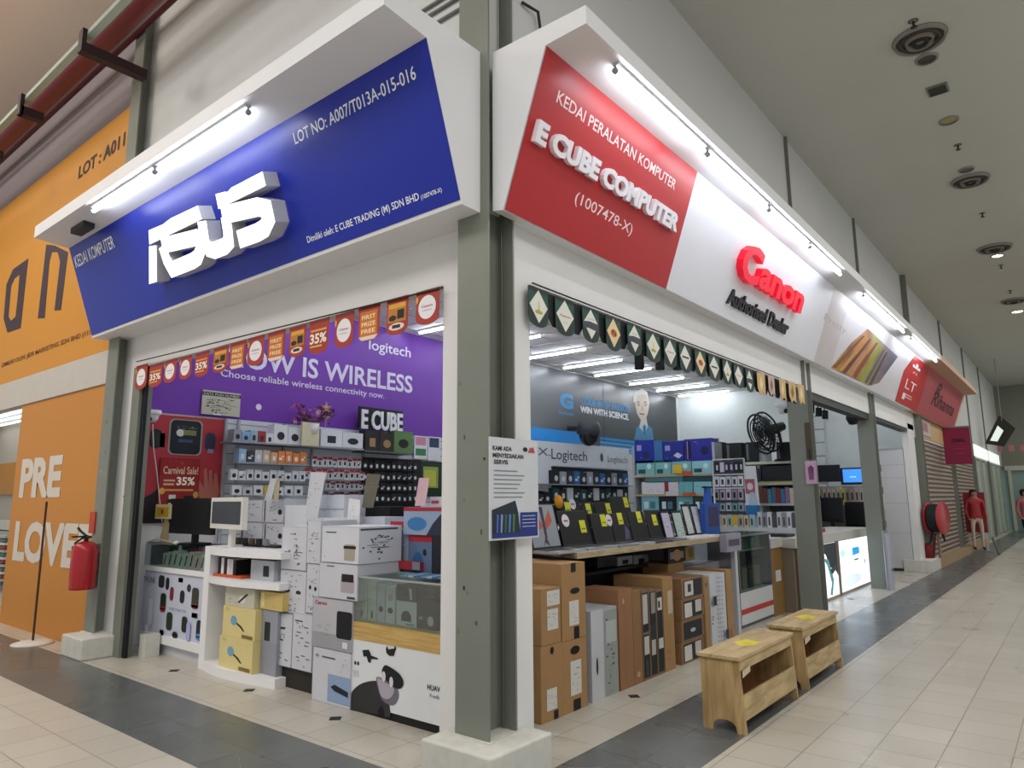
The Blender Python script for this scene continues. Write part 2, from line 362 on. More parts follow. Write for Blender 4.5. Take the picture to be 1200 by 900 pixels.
lt(FL, 'KEDAI KOMPUTER', (90, 313), (136, 291), (86, 300), T, par=fcb)
lt(FL, 'LOT NO: A007/T013A-015-016', (347, 170), (489, 92), (343, 157), T, par=fcb)
lt(FL, 'Dimiliki oleh: E CUBE TRADING (M) SDN BHD', (362, 287), (493, 237), (360, 277), T, par=fcb)
lt(FL, '(1007478-X)', (495, 236), (519, 226), (494, 229), T, par=fcb)
# raised logo, glyph outlines traced on the sign plane
LG = mat('#f4f5f8', emit=.95, name='lit_logo_face'); LGS = mat('#c4c6cc', .4, name='logo_side')
lm = M(); dpt = .13
def gly(ps):
    ps = [FL.off(dpt).on(160+x/6, 190+y/6) for x, y in ps]
    nv = len(ps); A = [FL.pt(u, v, .01) for u, v in ps]; B = [FL.pt(u, v, dpt) for u, v in ps]
    lm.raw(A+B, [(i, (i+1) % nv, nv+(i+1) % nv, nv+i) for i in range(nv)], LGS); lm.raw(B, [tuple(range(nv))], LG)
gly([(85,480),(190,435),(200,425),(240,395),(430,305),(460,400),(90,580)])
gly([(88,590),(140,585),(143,840),(88,858)])
gly([(160,580),(170,570),(235,800),(470,700),(478,640),(455,560),(420,440),(470,415),(490,530),(520,600),(560,560),(610,525),(600,470),(585,370),(640,350),(870,270),(930,290),(965,400),(965,470),(935,510),(715,590),(690,520),(850,460),(895,440),(895,400),(880,360),(830,370),(665,400),(690,520),(700,580),(670,620),(530,672),(480,640),(455,560),(440,640),(415,655),(265,690),(235,590),(420,560),(410,510),(370,510)]) if 0 else None
# S, U, S strokes as thick polylines
def stroke(pts, hw, join=()):
    P = [Vector(FL.off(dpt).on(160+x/6, 190+y/6)) for x, y in pts]
    L_, R_ = [], []
    for i, p in enumerate(P):
        d0 = (P[i]-P[i-1]).normalized() if i else (P[1]-P[0]).normalized(); d1 = (P[i+1]-P[i]).normalized() if i < len(P)-1 else d0
        b = (d0+d1).normalized(); nrm = Vector((-b.y, b.x)); k = hw/max(.45, nrm.dot(Vector((-d0.y, d0.x))))
        L_.append(p+nrm*k); R_.append(p-nrm*k)
    nv = 2*len(P); loop = L_+R_[::-1]; n_ = len(P)
    A = [FL.pt(q.x, q.y, .01) for q in loop]; B = [FL.pt(q.x, q.y, dpt) for q in loop]
    lm.raw(A+B, [(i, (i+1) % nv, nv+(i+1) % nv, nv+i) for i in range(nv)], LGS)
    lm.raw(B, [(i, i+1, nv-2-i, nv-1-i) for i in range(n_-1)], LG)
stroke([(178,588),(420,530),(440,560),(452,610),(430,670),(395,695),(248,755),(212,690),(180,590)], .066)
stroke([(458,415),(480,560),(505,610),(545,622),(620,592),(648,560),(640,480),(625,385)], .066)
stroke([(600,375),(850,315),(915,330),(930,400),(900,465),(850,495),(715,545)], .068)
gly([(555,225),(620,208),(640,210),(665,180),(885,65),(910,165),(575,330)])
lm.build('logo', fcb)
# tubes with end clips
def lamp(a, b, label, par=None, up=(0, 0, .035)):
    r_ = root('fluorescent_tube', (Vector(a)+Vector(b))/2, label, 'light', 'fluorescent tubes under the sign canopies')
    d = (Vector(b)-Vector(a)).normalized(); u = Vector(up); a = Vector(a); b = Vector(b)
    M().tube([a+d*.02, b-d*.02], .0145, TUBE, 10).build('tube', r_)
    mm = M(); sd = d.cross(Vector((0, 0, 1))).normalized()*.02
    mm.raw([a+u-sd, a+u+sd, b+u+sd, b+u-sd, a+u*1.9-sd, a+u*1.9+sd, b+u*1.9+sd, b+u*1.9-sd], [(0,1,2,3),(7,6,5,4),(0,4,5,1),(1,5,6,2),(2,6,7,3),(3,7,4,0)], '#c9ccd2')
    bt = mm.build('batten', r_)
    for e in (a, b): M().tube([e-d*.012, e+d*.012], .02, '#8d8f93', 8).tube([e, e+u], .009, '#8d8f93', 6).build('end_clip', bt)
zt = 4.135
for k, (a, b) in enumerate(((-6.78, -5.56), (-5.50, -4.17))):
    lamp((a, 2.315, zt-.01), (b, 2.315, zt-.01), ['glowing tube light above the raised letters of the blue sign', 'glowing tube light above the blue sign, nearer the corner column'][k])
m = M(); p = onz(97, 265, 4.172); m.box((p.x-.16, p.y-.05, 4.12), (p.x+.16, p.y+.05, 4.18), '#33353a'); thing(m, 'switch_box', 'small dark box under the outer end of the blue sign canopy', 'switch box')
# ================================================================== RIGHT SIGN (red and white)
VR = Vector((.332, 0, .947)); YE = 16.15
FRS = Fr((-2.555, 3.1, 3.239), (0, 1, 0), VR); HR = VR.length
yend = YE
s = root('fascia_sign', (-2.4, 9, 3.2), 'long red and white slanted fascia sign under a lit canopy', 'shop sign')
prof = [(-2.64, 3.25), (-2.56, 3.235), (-2.223, 4.186), (-1.932, 4.196), (-1.932, 4.312), (-2.64, 4.32)]
n = len(prof); m = M()
pts = [(x, 3.1, z) for x, z in prof]+[(x, yend, z) for x, z in prof]
m.raw(pts, [tuple(reversed(range(n))), tuple(range(n, 2*n))]+[(i, (i+1) % n, n+(i+1) % n, n+i) for i in range(n)], SIGNW)
m.box((-2.68, 3.3, 3.25), (-2.63, yend, 4.32), SIGNW); m.build('sign_box', s)
def bounds(px, py): return FRS.on(px, py)[0]
yr = FRS.on(781, 335)[0]; ye2 = FRS.on(955, 416)[0]
REDV = mat('#b02a2e', .35, name='red_vinyl', noise=.03, nscale=1)
def panel(u0, u1, mt, nm='sign_face', w=.004):
    return M().raw([FRS.pt(u0, 0, w), FRS.pt(u1, 0, w), FRS.pt(u1, HR, w), FRS.pt(u0, HR, w)], [(0, 1, 2, 3)], mt).build(nm, s)
fcr = panel(.01, yr, REDV)
fcw = panel(yr, ye2, mat('#dfe1ea', .35, name='white_vinyl', noise=.02))
lt(FRS, 'KEDAI PERALATAN KOMPUTER', (650, 122), (790, 221), (654, 108), '#f0d8d8', par=fcr)
lt(FRS, 'E CUBE COMPUTER', (621, 166), (788, 272), (628, 140), mat('#ece9f2', .4, name='raised_white_letter'), par=fcr, depth=.035, bold=.05, w=.005)
lt(FRS, '(1007478-X)', (671, 241), (738, 278), (675, 224), '#f0d8d8', par=fcr, bold=.005)
CR = mat('#e01433', .4, emit=.4, name='red_lit_letter')
cm = M(); FRo = FRS.off(.07)
(u0, v0) = FRo.on(866, 322); (u1, _) = FRo.on(941, 357); (_, vt) = FRo.on(877, 281)
cm.text(FRS, 'C', u0, v0-.02, (u1-u0)*.25, vt-v0+.02, CR, .005, .07, .035); cm.text(FRS, 'anon', u0+(u1-u0)*.26, v0, (u1-u0)*.74, (vt-v0)*.62, CR, .005, .07, .035); cm.build('logo', fcw)
lt(FRS, 'Authorised Dealer', (849, 356), (920, 392), (855, 338), mat('#1d1e22', .4, name='raised_black_letter'), par=fcw, depth=.02, bold=.03)
# printed photograph panel further along
ua, ub = FRS.on(975, 425)[0], FRS.on(1052, 462)[0]; uc, ud = ub, FRS.on(1075, 482)[0]; yB = yend-3.1
panel(ye2, ua, mat('#c9c2c4', .4, name='pale_vinyl')); panel(ua, ub, mat('#d5d2d8', .4, name='pale_photo_vinyl'))
gm = gradmat('sandwich_print', [(0, '#a8742c'), (.16, '#c89b3c'), (.28, '#7d4a35'), (.42, '#c08a5a'), (.52, '#9a5a3c'), (.62, '#a4a04a'), (.75, '#8f8a3c'), (.86, '#8a7078'), (1, '#5a5a70')], 'Y', .4, .25)
mm = M(); q0 = FRS.on(973, 431); q1 = FRS.on(1018, 452); q2 = FRS.on(1052, 408); q3 = FRS.on(1008, 377)
W_ = q1[0]-q0[0]
mm.poly(FRS, [(q0[0], q0[1]), (q1[0], q1[1]), (q1[0]+W_*.25, q1[1]+.12), (q1[0]+W_*.6, HR*.75), (q0[0]+W_*.55, HR*.82), (q0[0]+W_*.28, HR*.5)], gm, .008)
for k_, (a_, c_) in enumerate(((.02, '#8a5424'), (.16, '#c8964a'), (.26, '#6e3c2a'), (.40, '#c08c60'), (.52, '#8c4a34'), (.66, '#9aa044'), (.84, '#6c5c68'), (.97, '#4c4c60'))):
    mm.poly(FRS, [(q0[0]+W_*a_, q0[1]+(q1[1]-q0[1])*a_+.02), (q0[0]+W_*(a_+.08), q0[1]+(q1[1]-q0[1])*a_+.02), (q0[0]+W_*(a_*.75+.52), HR*(.74-.08*abs(a_-.5))), (q0[0]+W_*(a_*.75+.46), HR*(.72-.08*abs(a_-.5)))], c_, .010)
mm.build('printed_picture', s)
lt(FRS, 'Pretty', (963, 381), (990, 391), (966, 370), '#b9b4bc', par=s)
rd = M(); rd.poly(FRS, [(ub-.1, .02), (ud-.05, .02), (ud-.05, HR-.02), (ub+.45, HR-.02), (ub-.1, HR*.6)], mat('#bf2d30', .35, name='red_panel_vinyl'), .007)
rd.text(FRS, '*', ub+.5, HR*.62, .8, .25, '#f0e0e0', .01, 0, .03); rd.text(FRS, 'LT', ub+.35, HR*.33, 1.0, .18, '#f0e0e0', .01); rd.text(FRS, 'F', ub+.35, HR*.12, .9, .12, '#f0e0e0', .01); rd.build('sign_face', s)
for k, (a, b) in enumerate(((3.52, 4.86), (4.92, 6.24), (6.30, 7.5), (7.56, 8.78), (9.93, 11.25), (11.31, 12.62), (13.25, 14.55), (14.6, 15.9))):
    lab = ['first glowing tube from the corner column above the red panel', 'glowing tube above the end of the red letters', 'glowing tube above the start of the white panel',
           'glowing tube above the red raised logo on white', 'glowing tube above the pale end of the white panel', 'glowing tube above the printed food picture',
           'glowing tube above the end of the food picture', 'glowing tube above the small red sign panel'][k]
    lamp((-1.99, a, zt-.0), (-1.99, b, zt-.0), lab)
# next shop's sign
F2 = Fr((-2.555, yend+.02, 3.239), (0, 1, 0), VR); y2 = 22.3-yend
s2 = root('fascia_sign', (-2.4, 19, 3.2), 'faded pink slanted fascia sign with dark script, next after the red and white one', 'shop sign')
CRM = mat('#c9a890', .6, name='cream_sign_box'); m = M()
pts = [(x, yend+.02, z) for x, z in prof]+[(x, 22.3, z) for x, z in prof]
m.raw(pts, [tuple(reversed(range(n))), tuple(range(n, 2*n))]+[(i, (i+1) % n, n+(i+1) % n, n+i) for i in range(n)], CRM); m.build('sign_box', s2)
m = M(); m.raw([F2.pt(.25, 0, .004), F2.pt(y2-.25, 0, .004), F2.pt(y2-.25, HR, .004), F2.pt(.25, HR, .004)], [(0, 1, 2, 3)], mat('#b2525a', .45, name='faded_pink_vinyl', noise=.15, nscale=3)); m.build('sign_face', s2)
m = M(); m.text(F2, 'Rihanna', 1.8, .32, 3.3, .32, '#33222a', .01, 0, .01, .35); m.text(F2, 'R', 1.9, .55, .7, .3, '#33222a', .01, 0, .0, .35); m.build('lettering', s2)
# ================================================================== SHOP, SEEN THROUGH THE LEFT OPENING
XL = -7.995; FXL = FX(XL)
def flat(F, l, t, r, b, col, name, label, cat, D=(), th=.012, group=None):
    u0, v0, u1, v1 = rect_on(F, l, t, r, b); m = M(); m.fbox(F, u0, v0, u1, v1, 0, th, col); deco(m, F.off(th), u0, v0, u1, v1, D)
    return thing(m, name, label, cat, group)
# purple banner
rb = root('wall_banner', (XL, 6, 2.49), 'purple printed wall banner with white wireless slogan above the white racks', 'banner')
m = M(); m.box((-8.0, 3.4, 2.49), (-7.985, 9.9, 4.09), mat('#6b36a0', .45, name='purple_print', noise=.05, nscale=1)); m.build('banner_print', rb)
FP = FX(-7.985)
lt(FP, 'NOW IS WIRELESS', (262, 428), (483, 461), (262, 402), '#dcd8ec', par=rb, w=.004, bold=.02)
lt(FP, 'Choose reliable wireless connectivity now.', (258, 445), (450, 468), (258, 434), '#dcd8ec', par=rb, w=.004)
lt(FP, 'logitech', (432, 414), (481, 422), (432, 398), '#e4e0f0', par=rb, w=.004, bold=.01)
m = M(); u, v = FP.on(303, 477); m.ell(FP, u, v, .04, .04, '#d8d4e4', .004); m.build('white_dot', rb)
flat(FX(-7.97), 236, 459, 281, 487, '#b9b8a8', 'notice_board', 'small board crowded with black and white printed licences on the purple wall', 'notice board',
     [('r', 0, .78, 1, .93, '#1e1e20'), ('m', .02, .05, .95, .75, 40, '#4a4a44'), ('t', 'DATA PUSH NUMBER', .03, .8, .97, .9, '#d0cfc4'), ('r', .3, .0, .5, .06, '#e8e8e0', 1)])
# red watch poster on the wall and the smaller sale poster
flat(FX(-7.985), 168, 488, 262, 612, mat('#a3303a', .5, name='red_poster_print'), 'poster', 'large red poster of smart watches and a hand beside the purple banner', 'poster',
     [('R', .04, .68, .18, .86, '#1c2522'), ('R', .16, .69, .22, .83, '#767a80'), ('R', .72, .68, .86, .86, '#2c2c44'), ('r', .76, .66, .84, .70, '#8a7a98'),
      ('R', .26, .63, .68, .97, '#8b8f88'), ('R', .28, .64, .66, .96, '#14171c'), ('R', .3, .66, .64, .94, '#1b2026'), ('e', .40, .84, .05, .035, '#c9c9c0'), ('r', .44, .82, .60, .87, '#6d7a48'), ('r', .38, .75, .56, .78, '#3a4470'),
      ('m', .3, .88, .62, .92, 8, '#d0d0c8'),
      ('p', [(.62, .06), (.86, .05), (.95, .28), (.90, .47), (.87, .46), (.86, .33), (.83, .50), (.80, .49), (.80, .34), (.76, .52), (.73, .50), (.74, .32), (.66, .42), (.63, .38), (.70, .22)], '#b06a5a'), ('p', [(0, 0), (.42, 0), (.4, .1), (.3, .16), (.28, .3), (.2, .33), (.12, .27), (0, .22)], '#241a1e')])
flat(FX(-7.96), 186, 537, 233, 592, mat('#8c1f22', .5, name='sale_poster_print'), 'poster', 'dark red sale poster reading 35% below the watches on the big red poster', 'poster',
     [('t', 'Carnival Sale!', .08, .66, .95, .82, '#d8c4a0', .01), ('t', '35%', .42, .42, .88, .60, '#f0e8d8', .03), ('r', .1, .5, .38, .54, '#c8a880'), ('r', .1, .42, .36, .46, '#c8a880'), ('r', .15, .3, .85, .34, '#c89858'), ('e', .08, .3, .07, .07, '#c8a040'), ('e', .92, .22, .07, .07, '#b8924a'), ('r', .25, .02, .42, .22, '#d0cfc8'), ('r', .22, .05, .46, .13, '#20242a', 1), ('r', .62, .03, .86, .2, '#16181c'), ('m', .1, .88, .9, .95, 4, '#d0b890')])
# CCTV dome with cable
def dome(p, label, s=1.0):
    r_ = root('security_camera', p, label, 'security camera'); p = Vector(p)
    M().lathe(p, [(0, .05*s), (.075*s, .05*s), (.08*s, .02*s), (.06*s, 0)], '#d8d8dc', 16).build('mount', r_)
    M().lathe(p, [(.058*s, 0), (.055*s, -.03*s), (.035*s, -.055*s), (0, -.062*s)], '#c9cacd', 16).build('housing', r_)
    M().lathe(p+Vector((.035*s, -.035*s, -.035*s)), [(.0, .02*s), (.022*s, .012*s), (.024*s, 0), (0, -.012*s)], '#0e0e10', 12, ax=(1, -1, -.6)).build('lens', r_); return r_
p = onx(178, 487, -7.86); dome(tuple(p), 'white dome security camera on the wall beside the red watch poster', 1.2)
c = [onx(a, b, -7.9) for a, b in ((179, 497), (180, 525), (184, 555), (187, 585), (190, 612))]
thing(M().tube(c, .006, '#c8c8c8', 6), 'cable', 'thin pale cable hanging from the dome camera over the red poster', 'cable')
# white wall racking with its rails
RACK = mat('#cfd3da', .5, name='white_slatwall', noise=.03)
y0 = onx(263, 530, -7.99).y
m = M(); m.box((-8.0, y0, .0), (-7.975, 9.8, 2.485), RACK)
for z in [1.1+.12*k for k in range(12)]: m.box((-7.975, y0, z), (-7.972, 9.8, z+.012), '#8d929a')
for px in (262, 277, 331, 365, 425): y = onx(px, 530, -7.95).y; m.box((-7.975, y, .2), (-7.94, y+.03, 2.48), '#a7abb2')
thing(m, 'wall_rack', 'white slotted wall racking under the purple banner', 'rack')
def ledge(l, r, yl, yr, X=-7.70, label='', dep=.28, th=.02, col='#9ba0a8'):
    a, b = onx(l, yl, X), onx(r, yr, X); z = (a.z+b.z)/2
    thing(M().box((X-dep, a.y, z-th), (X+.01, b.y, z), col), 'wall_shelf', label, 'shelf'); return z
def row(X, l, r, tl, tr, bl, br, cols, label, name='boxed_accessory', cat='boxed product', dep=.10, gap=.12, icon='#2b2d33', top=None, grp=None):
    """n products side by side along a wall plane"""
    n = len(cols); A = onx(l, (tl+bl)/2, X); B = onx(r, (tr+br)/2, X)
    zt0, zt1, zb = onx(l, tl, X).z, onx(r, tr, X).z, (onx(l, bl, X).z+onx(r, br, X).z)/2
    for k, c in enumerate(cols):
        w = (B.y-A.y)/n; a = A.y+w*k; b = a+w*(1-gap); zt = zt0+(zt1-zt0)*(k+.5)/n; zz = (zt0+zt1)/2-.02*(k % 3 == 1)
        m = M(); F = FX(X, a, zb); m.fbox(F, 0, 0, b-a, zz-zb, -dep, 0, c); W, H = b-a, zz-zb
        q = R.random()
        if icon and c != icon:
            if q < .4: m.ell(F, W*.5, H*.42, W*.28, H*.22, icon, .002, 9)
            elif q < .7: m.rect(F, W*.3, H*.2, W*.7, H*.62, icon, .002)
            else: m.rect(F, W*.15, H*.25, W*.6, H*.45, icon, .002); m.rect(F, W*.5, H*.5, W*.85, H*.6, icon, .002)
        if top: m.rect(F, 0, H*.72, W, H, top, .0025)
        thing(m, name, label, cat, grp or label)
W5 = '#dfe2e8'
zA = ledge(272, 426, 518.5, 524, label='grey wall shelf carrying the topmost row of boxes')
row(-7.72, 274, 321, 503, 506, 518, 520, ['#9a9da6', '#86a8cc', '#97b4c8', '#a5363e', W5], 'boxed gadget on the topmost wall shelf, towards the red poster', dep=.14, gap=.06)
row(-7.72, 321, 354, 497, 500, 520, 522, [W5, W5], 'white box printed with a black gadget on the topmost wall shelf', dep=.14, gap=.03)
thing(pack(FX(-7.66), 354, 495, 374, 522.5, .03, '#d5cfae', [('m', .15, .2, .8, .85, 8, '#a39c78')]), 'book', 'cream coloured book standing upright on the topmost wall shelf', 'book')
row(-7.72, 376, 426, 503, 506, 523, 525, [W5, '#d9dce2'], 'wide white box with small black gadgets on the topmost wall shelf', dep=.14, gap=.03)
zA2 = ledge(427, 484, 528, 531, label='dark wall shelf under the black component boxes', col='#5b6068')
row(-7.72, 428, 462, 504, 506, 528, 530, ['#28282c', '#332d29'], 'black component box on the dark wall shelf', dep=.14, icon='#a08058', gap=.02)
row(-7.72, 462, 484, 504, 507, 530, 531, ['#5b7d4b'], 'green and black component box on the dark wall shelf', dep=.14, icon='#22262a', gap=.02)
flat(FX(-7.93), 485, 511, 500, 538, '#dcdce2', 'notice', 'white notice with pink and green blocks beside the component boxes', 'notice', [('r', .1, .6, .9, .95, '#c987a4'), ('r', .1, .15, .9, .45, '#3f7d58')])
flat(FX(-7.93), 501, 512, 515, 540, '#d6d8e0', 'notice', 'white notice with a dark blue block near the end of the purple wall', 'notice', [('r', .1, .55, .9, .95, '#2c3a5c'), ('m', .1, .1, .8, .4, 5, '#7a8090')])
ledge(278, 360, 541, 544, label='grey wall shelf carrying the orange topped boxes')
row(-7.72, 280, 360, 527, 529, 541, 543.5, ['#9cbadb', '#3b3d44', '#c3c7cd', '#cdbb9e', '#d7a271', '#dd8546', '#dd8546', '#dd8546', '#dd8546'], 'small box in the orange and white row on the wall rack', dep=.12, gap=.1, icon='#e2e4ea')
row(-7.74, 270, 359, 550, 552, 562, 564.5, [W5]*10, 'small white packet in the third row of the wall rack', 'blister_pack', 'blister pack', dep=.05)
row(-7.74, 272, 356, 568, 570, 579, 581.5, [W5, '#d3d6dc', W5, '#c9b545', W5, '#dcdfe5', W5], 'small packet in the fourth row of the wall rack', 'blister_pack', 'blister pack', dep=.05)
row(-7.76, 366, 424, 535, 537, 546.5, 549, ['#cfd2d8']*10, 'red topped packet hanging in the upper middle row', 'blister_pack', 'blister pack', dep=.03, top='#8e2a34')
row(-7.76, 357, 428, 548.5, 551, 561, 563, ['#c6c9cf']*11, 'red topped packet hanging in the second middle row', 'blister_pack', 'blister pack', dep=.03, top='#a02c36')
row(-7.76, 382, 426, 563, 565, 573, 575, ['#b5b9c0']*8, 'dark red topped packet hanging in the third middle row', 'blister_pack', 'blister pack', dep=.03, top='#6e2630')
row(-7.76, 380, 426, 576, 577, 584, 586, ['#8c8f98']*8, 'maroon topped packet hanging in the lowest middle row', 'blister_pack', 'blister pack', dep=.03, top='#4d1f27')
yb = onx(424, 560, -7.94); ye = onx(492, 560, -7.94)
thing(M().box((-7.935, yb.y, 1.0), (-7.91, ye.y, onx(450, 537, -7.94).z), '#1b1c20'), 'display_board', 'black hook board full of small black packets near the end of the purple wall', 'display board')
for k, (t, lab) in enumerate(((540, 'topmost'), (552.5, 'second'), (565, 'third'), (577.5, 'lowest'))):
    row(-7.86, 425, 490, t, t+2, t+10, t+12, ['#26272b']*10, 'black packet with white top in the %s row of the hook board' % lab, 'blister_pack', 'blister pack', dep=.04, icon='#cfd0d6')
flat(FX(-7.93), 491, 541, 518, 582, '#1f3526', 'poster', 'dark green poster with a yellow sheet near the end of the purple wall', 'poster', [('r', .15, .25, .8, .85, '#8d9a58'), ('r', .2, .3, .7, .75, '#b8bd4c'), ('m', .25, .4, .6, .7, 5, '#4a4d2c')])
# letters board on top of the rack
e = root('letter_board', onx(446, 505, -7.8), 'black board with tall white shop letters standing on the wall rack', 'sign')
FE = FX(-7.80); u0, v0, u1, v1 = rect_on(FE, 421, 479, 472, 504); M().fbox(FE, u0, v0, u1, v1, -.03, 0, '#19191d').build('board', e)
lt(FE, 'E CUBE', (423, 503), (471, 506), (423, 480), '#e6e6ee', par=e, depth=.02, bold=.03, w=.001)
# plant with pink flowers on the rack
b = onx(365, 500, -7.72); pr = root('potted_flowers', (b.x, b.y, b.z-.05), 'pot of pink flowers with a gold star standing on the wall rack', 'plant')
M().lathe((b.x, b.y, b.z-.1), [(.0, 0), (.07, 0), (.10, .13), (0, .13)], '#d8d2d8', 14).build('pot', pr)
fm = M(); st = M()
for k in range(120):
    a = R.random()*6.28; rr = .28*math.sqrt(R.random()); h = .05+R.random()*.22
    p = Vector((b.x+.08*math.cos(a), b.y+rr*math.cos(a*1.3)*1.1, b.z+h)); s_ = .018+.018*R.random()
    fm.raw([p+Vector((s_*math.cos(t+a), s_*math.sin(t+a)*1.2, s_*math.sin(2*t+a))) for t in (0, 1.57, 3.14, 4.71)], [(0, 1, 2, 3)], R.choice(['#b0447a', '#d48ab0', '#6d2a4c', '#e4c4d4', '#4a2038']))
    if k % 8 == 0: st.tube([(b.x, b.y, b.z), tuple(p)], .004, '#3f5a38', 5)
fm.build('blossoms', pr); st.build('stems', pr)
sp = onx(382, 478, -7.68); m = M(); F = FX(sp.x, sp.y, sp.z)
m.ext(F, [((.09 if k % 2 == 0 else .03)*math.cos(math.radians(90+36*k)), (.09 if k % 2 == 0 else .03)*math.sin(math.radians(90+36*k))) for k in range(10)], 0, .01, '#d0a878'); m.tube([F.pt(0, 0, 0), F.pt(0, -.28, 0)], .004, '#d0d0d0', 5); m.build('star_pick', pr)
# ---- accessories counter
c0 = onz(165, 760, 0); YC = 3.455
cr = root('display_counter', (-7.0, 3.7, 0), 'white counter with a printed panel of phone cases and boxed cables under its glass top', 'counter')
Fc = FY(YC)
def fc(px, py): return Fc.on(px, py)
xa, xb = fc(166, 700)[0], fc(241, 700)[0]; zp0, zp1 = fc(203, 748)[1], fc(203, 672)[1]; ztop = fc(203, 640)[1]
m = M(); m.box((xa, YC+.05, 0), (xb, YC+.5, zp0-.08), '#c9cbd2'); m.box((xa, YC, zp0-.08), (xb, YC+.5, zp0), WHITE); m.box((xa, YC+.02, zp0), (xb, YC+.5, zp1), '#c6cad6')
m.box((xa, YC, zp1), (xb, YC+.5, zp1+.05), WHITE); m.box((xa, YC+.46, zp1), (xb, YC+.5, ztop), WHITE); m.build('body', cr)
m = M(); deco(m, Fc.off(-.018), xa, zp0, xb, zp1, [('r', 0, 0, 1, 1, '#c3c8d8')]+[('R', a, b_, a+w_, b_+h_, c_) for a, b_, w_, h_, c_ in
    ((.24, .74, .10, .2, '#2a2d34'), (.36, .72, .06, .2, '#22252c'), (.56, .88, .07, .05, '#2a2d34'), (.44, .56, .06, .22, '#7a2c3c'), (.60, .55, .07, .2, '#24272e'), (.70, .74, .06, .12, '#30343c'), (.78, .5, .10, .32, '#3a3c30'), (.78, .5, .10, .08, '#8a3a34'), (.94, .5, .06, .24, '#2b2024'),
     (.30, .36, .09, .3, '#22301f'), (.30, .36, .09, .1, '#8a2f34'), (.42, .10, .09, .28, '#2c3a28'), (.66, .12, .08, .24, '#1f2c24'), (.80, .38, .08, .05, '#2f5a48'), (.88, .05, .10, .3, '#1c2430'), (.88, .05, .10, .1, '#5c88c0'), (.33, .02, .06, .04, '#262a32'), (.53, .0, .08, .1, '#262a32'), (.12, .1, .07, .45, '#dadbe4'), (.74, .0, .06, .3, '#a9acdc'))]
    +[('t', 'PHONE', .01, .80, .2, .9, '#4a5a88'), ('t', 'MORE THAN YOU', .46, .42, .72, .46, '#6a6f7c')], .002); m.build('printed_panel', cr)
m = M(); m.fbox(Fc, xa, zp1+.05, xb, ztop, -.006, 0, GLASS); m.box((xa, YC, ztop-.006), (xb, YC+.5, ztop), GLASS); m.build('glass', cr)
q = random.Random(3)
zz = zp1+.052
for k in range(9):
    u = xa+.28+k*(xb-xa-.32)/9; wv = (xb-xa-.32)/9*.86; h_ = .13+.015*(k % 3)
    m = M(); m.box((u, YC+.06, zz), (u+wv, YC+.16, zz+h_), '#d4d9d0'); F = FY(YC+.06, u, zz); m.poly(F, [(wv*.2, h_*.15), (wv*.5, h_*.12), (wv*.85, h_*.8), (wv*.6, h_*.85)], '#3a3f42')
    thing(m, 'boxed_cable', 'pale boxed cable in the row under the counter glass', 'boxed product', 'boxed cables under the counter glass')
for k in range(3):
    u = xa+.3+k*.36; m = M(); m.box((u, YC+.24, zz), (u+.30, YC+.4, zz+.2), ['#4d6a8a', '#3a4a78', '#6a8a9a'][k])
    thing(m, 'storage_box', ['steel blue box behind the boxed cables, at the jamb end', 'dark blue box behind the boxed cables, in the middle', 'grey blue box behind the boxed cables, at the shelf end'][k], 'boxed product')
m = M(); m.box((xa+.02, YC+.05, zz), (xa+.11, YC+.3, zz+.20), '#2a2d36'); thing(m, 'storage_box', 'dark upright box at the jamb end under the counter glass', 'boxed product')
pb = onz(178, 764, .0); m = M(); m.lathe((-7.66, 3.56, 0), [(0, 0), (.1, 0), (.1, .07)], '#3c5a9c', 16); m.lathe((-7.66, 3.56, .07), [(.1, 0), (.1, .17), (.09, .19), (0, .19)], '#c9ccd4', 16)
thing(m, 'paint_tub', 'white tub with a blue base on the floor under the counter', 'tub')
# things on the counter
def monitor(F, l, t, r, b, frame, scr, label, foot, stand=True):
    u0, v0, u1, v1 = rect_on(F, l, t, r, b); rr = root('monitor', F.pt((u0+u1)/2, v0, 0), label, 'monitor'); e_ = (u1-u0)*.05
    m = M(); m.fbox(F, u0, v0, u1, v1, -.05, 0, frame); fr_ = m.build('frame', rr)
    M().rect(F, u0+e_, v0+e_*1.2, u1-e_, v1-e_, scr, .003).build('screen', fr_)
    if stand:
        m = M(); um = (u0+u1)/2; m.fbox(F, um-.04, foot-F.O.z, um+.04, v0+.05, -.09, -.05, frame); m.fbox(F, um-.13, foot-F.O.z, um+.13, foot-F.O.z+.02, -.18, .06, frame); m.build('stand', rr)
monitor(FY(3.62), 199, 584, 248, 626, '#121316', '#0c0d10', 'large black switched off monitor on the counter with the phone panel', ztop)
monitor(FR((fc(246, 621)[0], 3.53, 0), -8), 247, 583, 284, 620, '#d3d2cc', '#3f454c', 'beige framed grey monitor beside the big black monitor', ztop)
t_ = root('phone_stand', (-6.95, 3.6, ztop), 'low dark stand with a row of small devices under the beige framed monitor', 'stand')
M().box((fc(240, 630)[0], 3.73, ztop), (fc(292, 630)[0], 3.9, ztop+.03), '#26221f').build('tray', t_)
for k in range(5): u = fc(243+k*8, 630)[0]; M().box((u, 3.74, ztop+.03), (u+.06, 3.77, ztop+.09), ['#50402f', '#33302e', '#6a5546', '#3a3430', '#8d8f92'][k]).build('device', t_)
p = ony(191, 612, 3.6); bg = root('paper_bag', (p.x, 3.62, ztop), 'small white and yellow paper bag with a red mark beside the black monitor', 'bag')
F = FY(3.6); u0, v0, u1, v1 = rect_on(F, 182, 591, 199, 608)
m = M(); m.fbox(F, u0, v0, u1, v1, -.08, 0, '#d9cf9c'); m.rect(F, u0+.03, v0+.02, u1-.03, v1-.03, '#c8a428', .002); m.ell(F, (u0+u1)/2, (v0+v1)/2, .03, .03, '#a83228', .003); m.build('bag', bg)
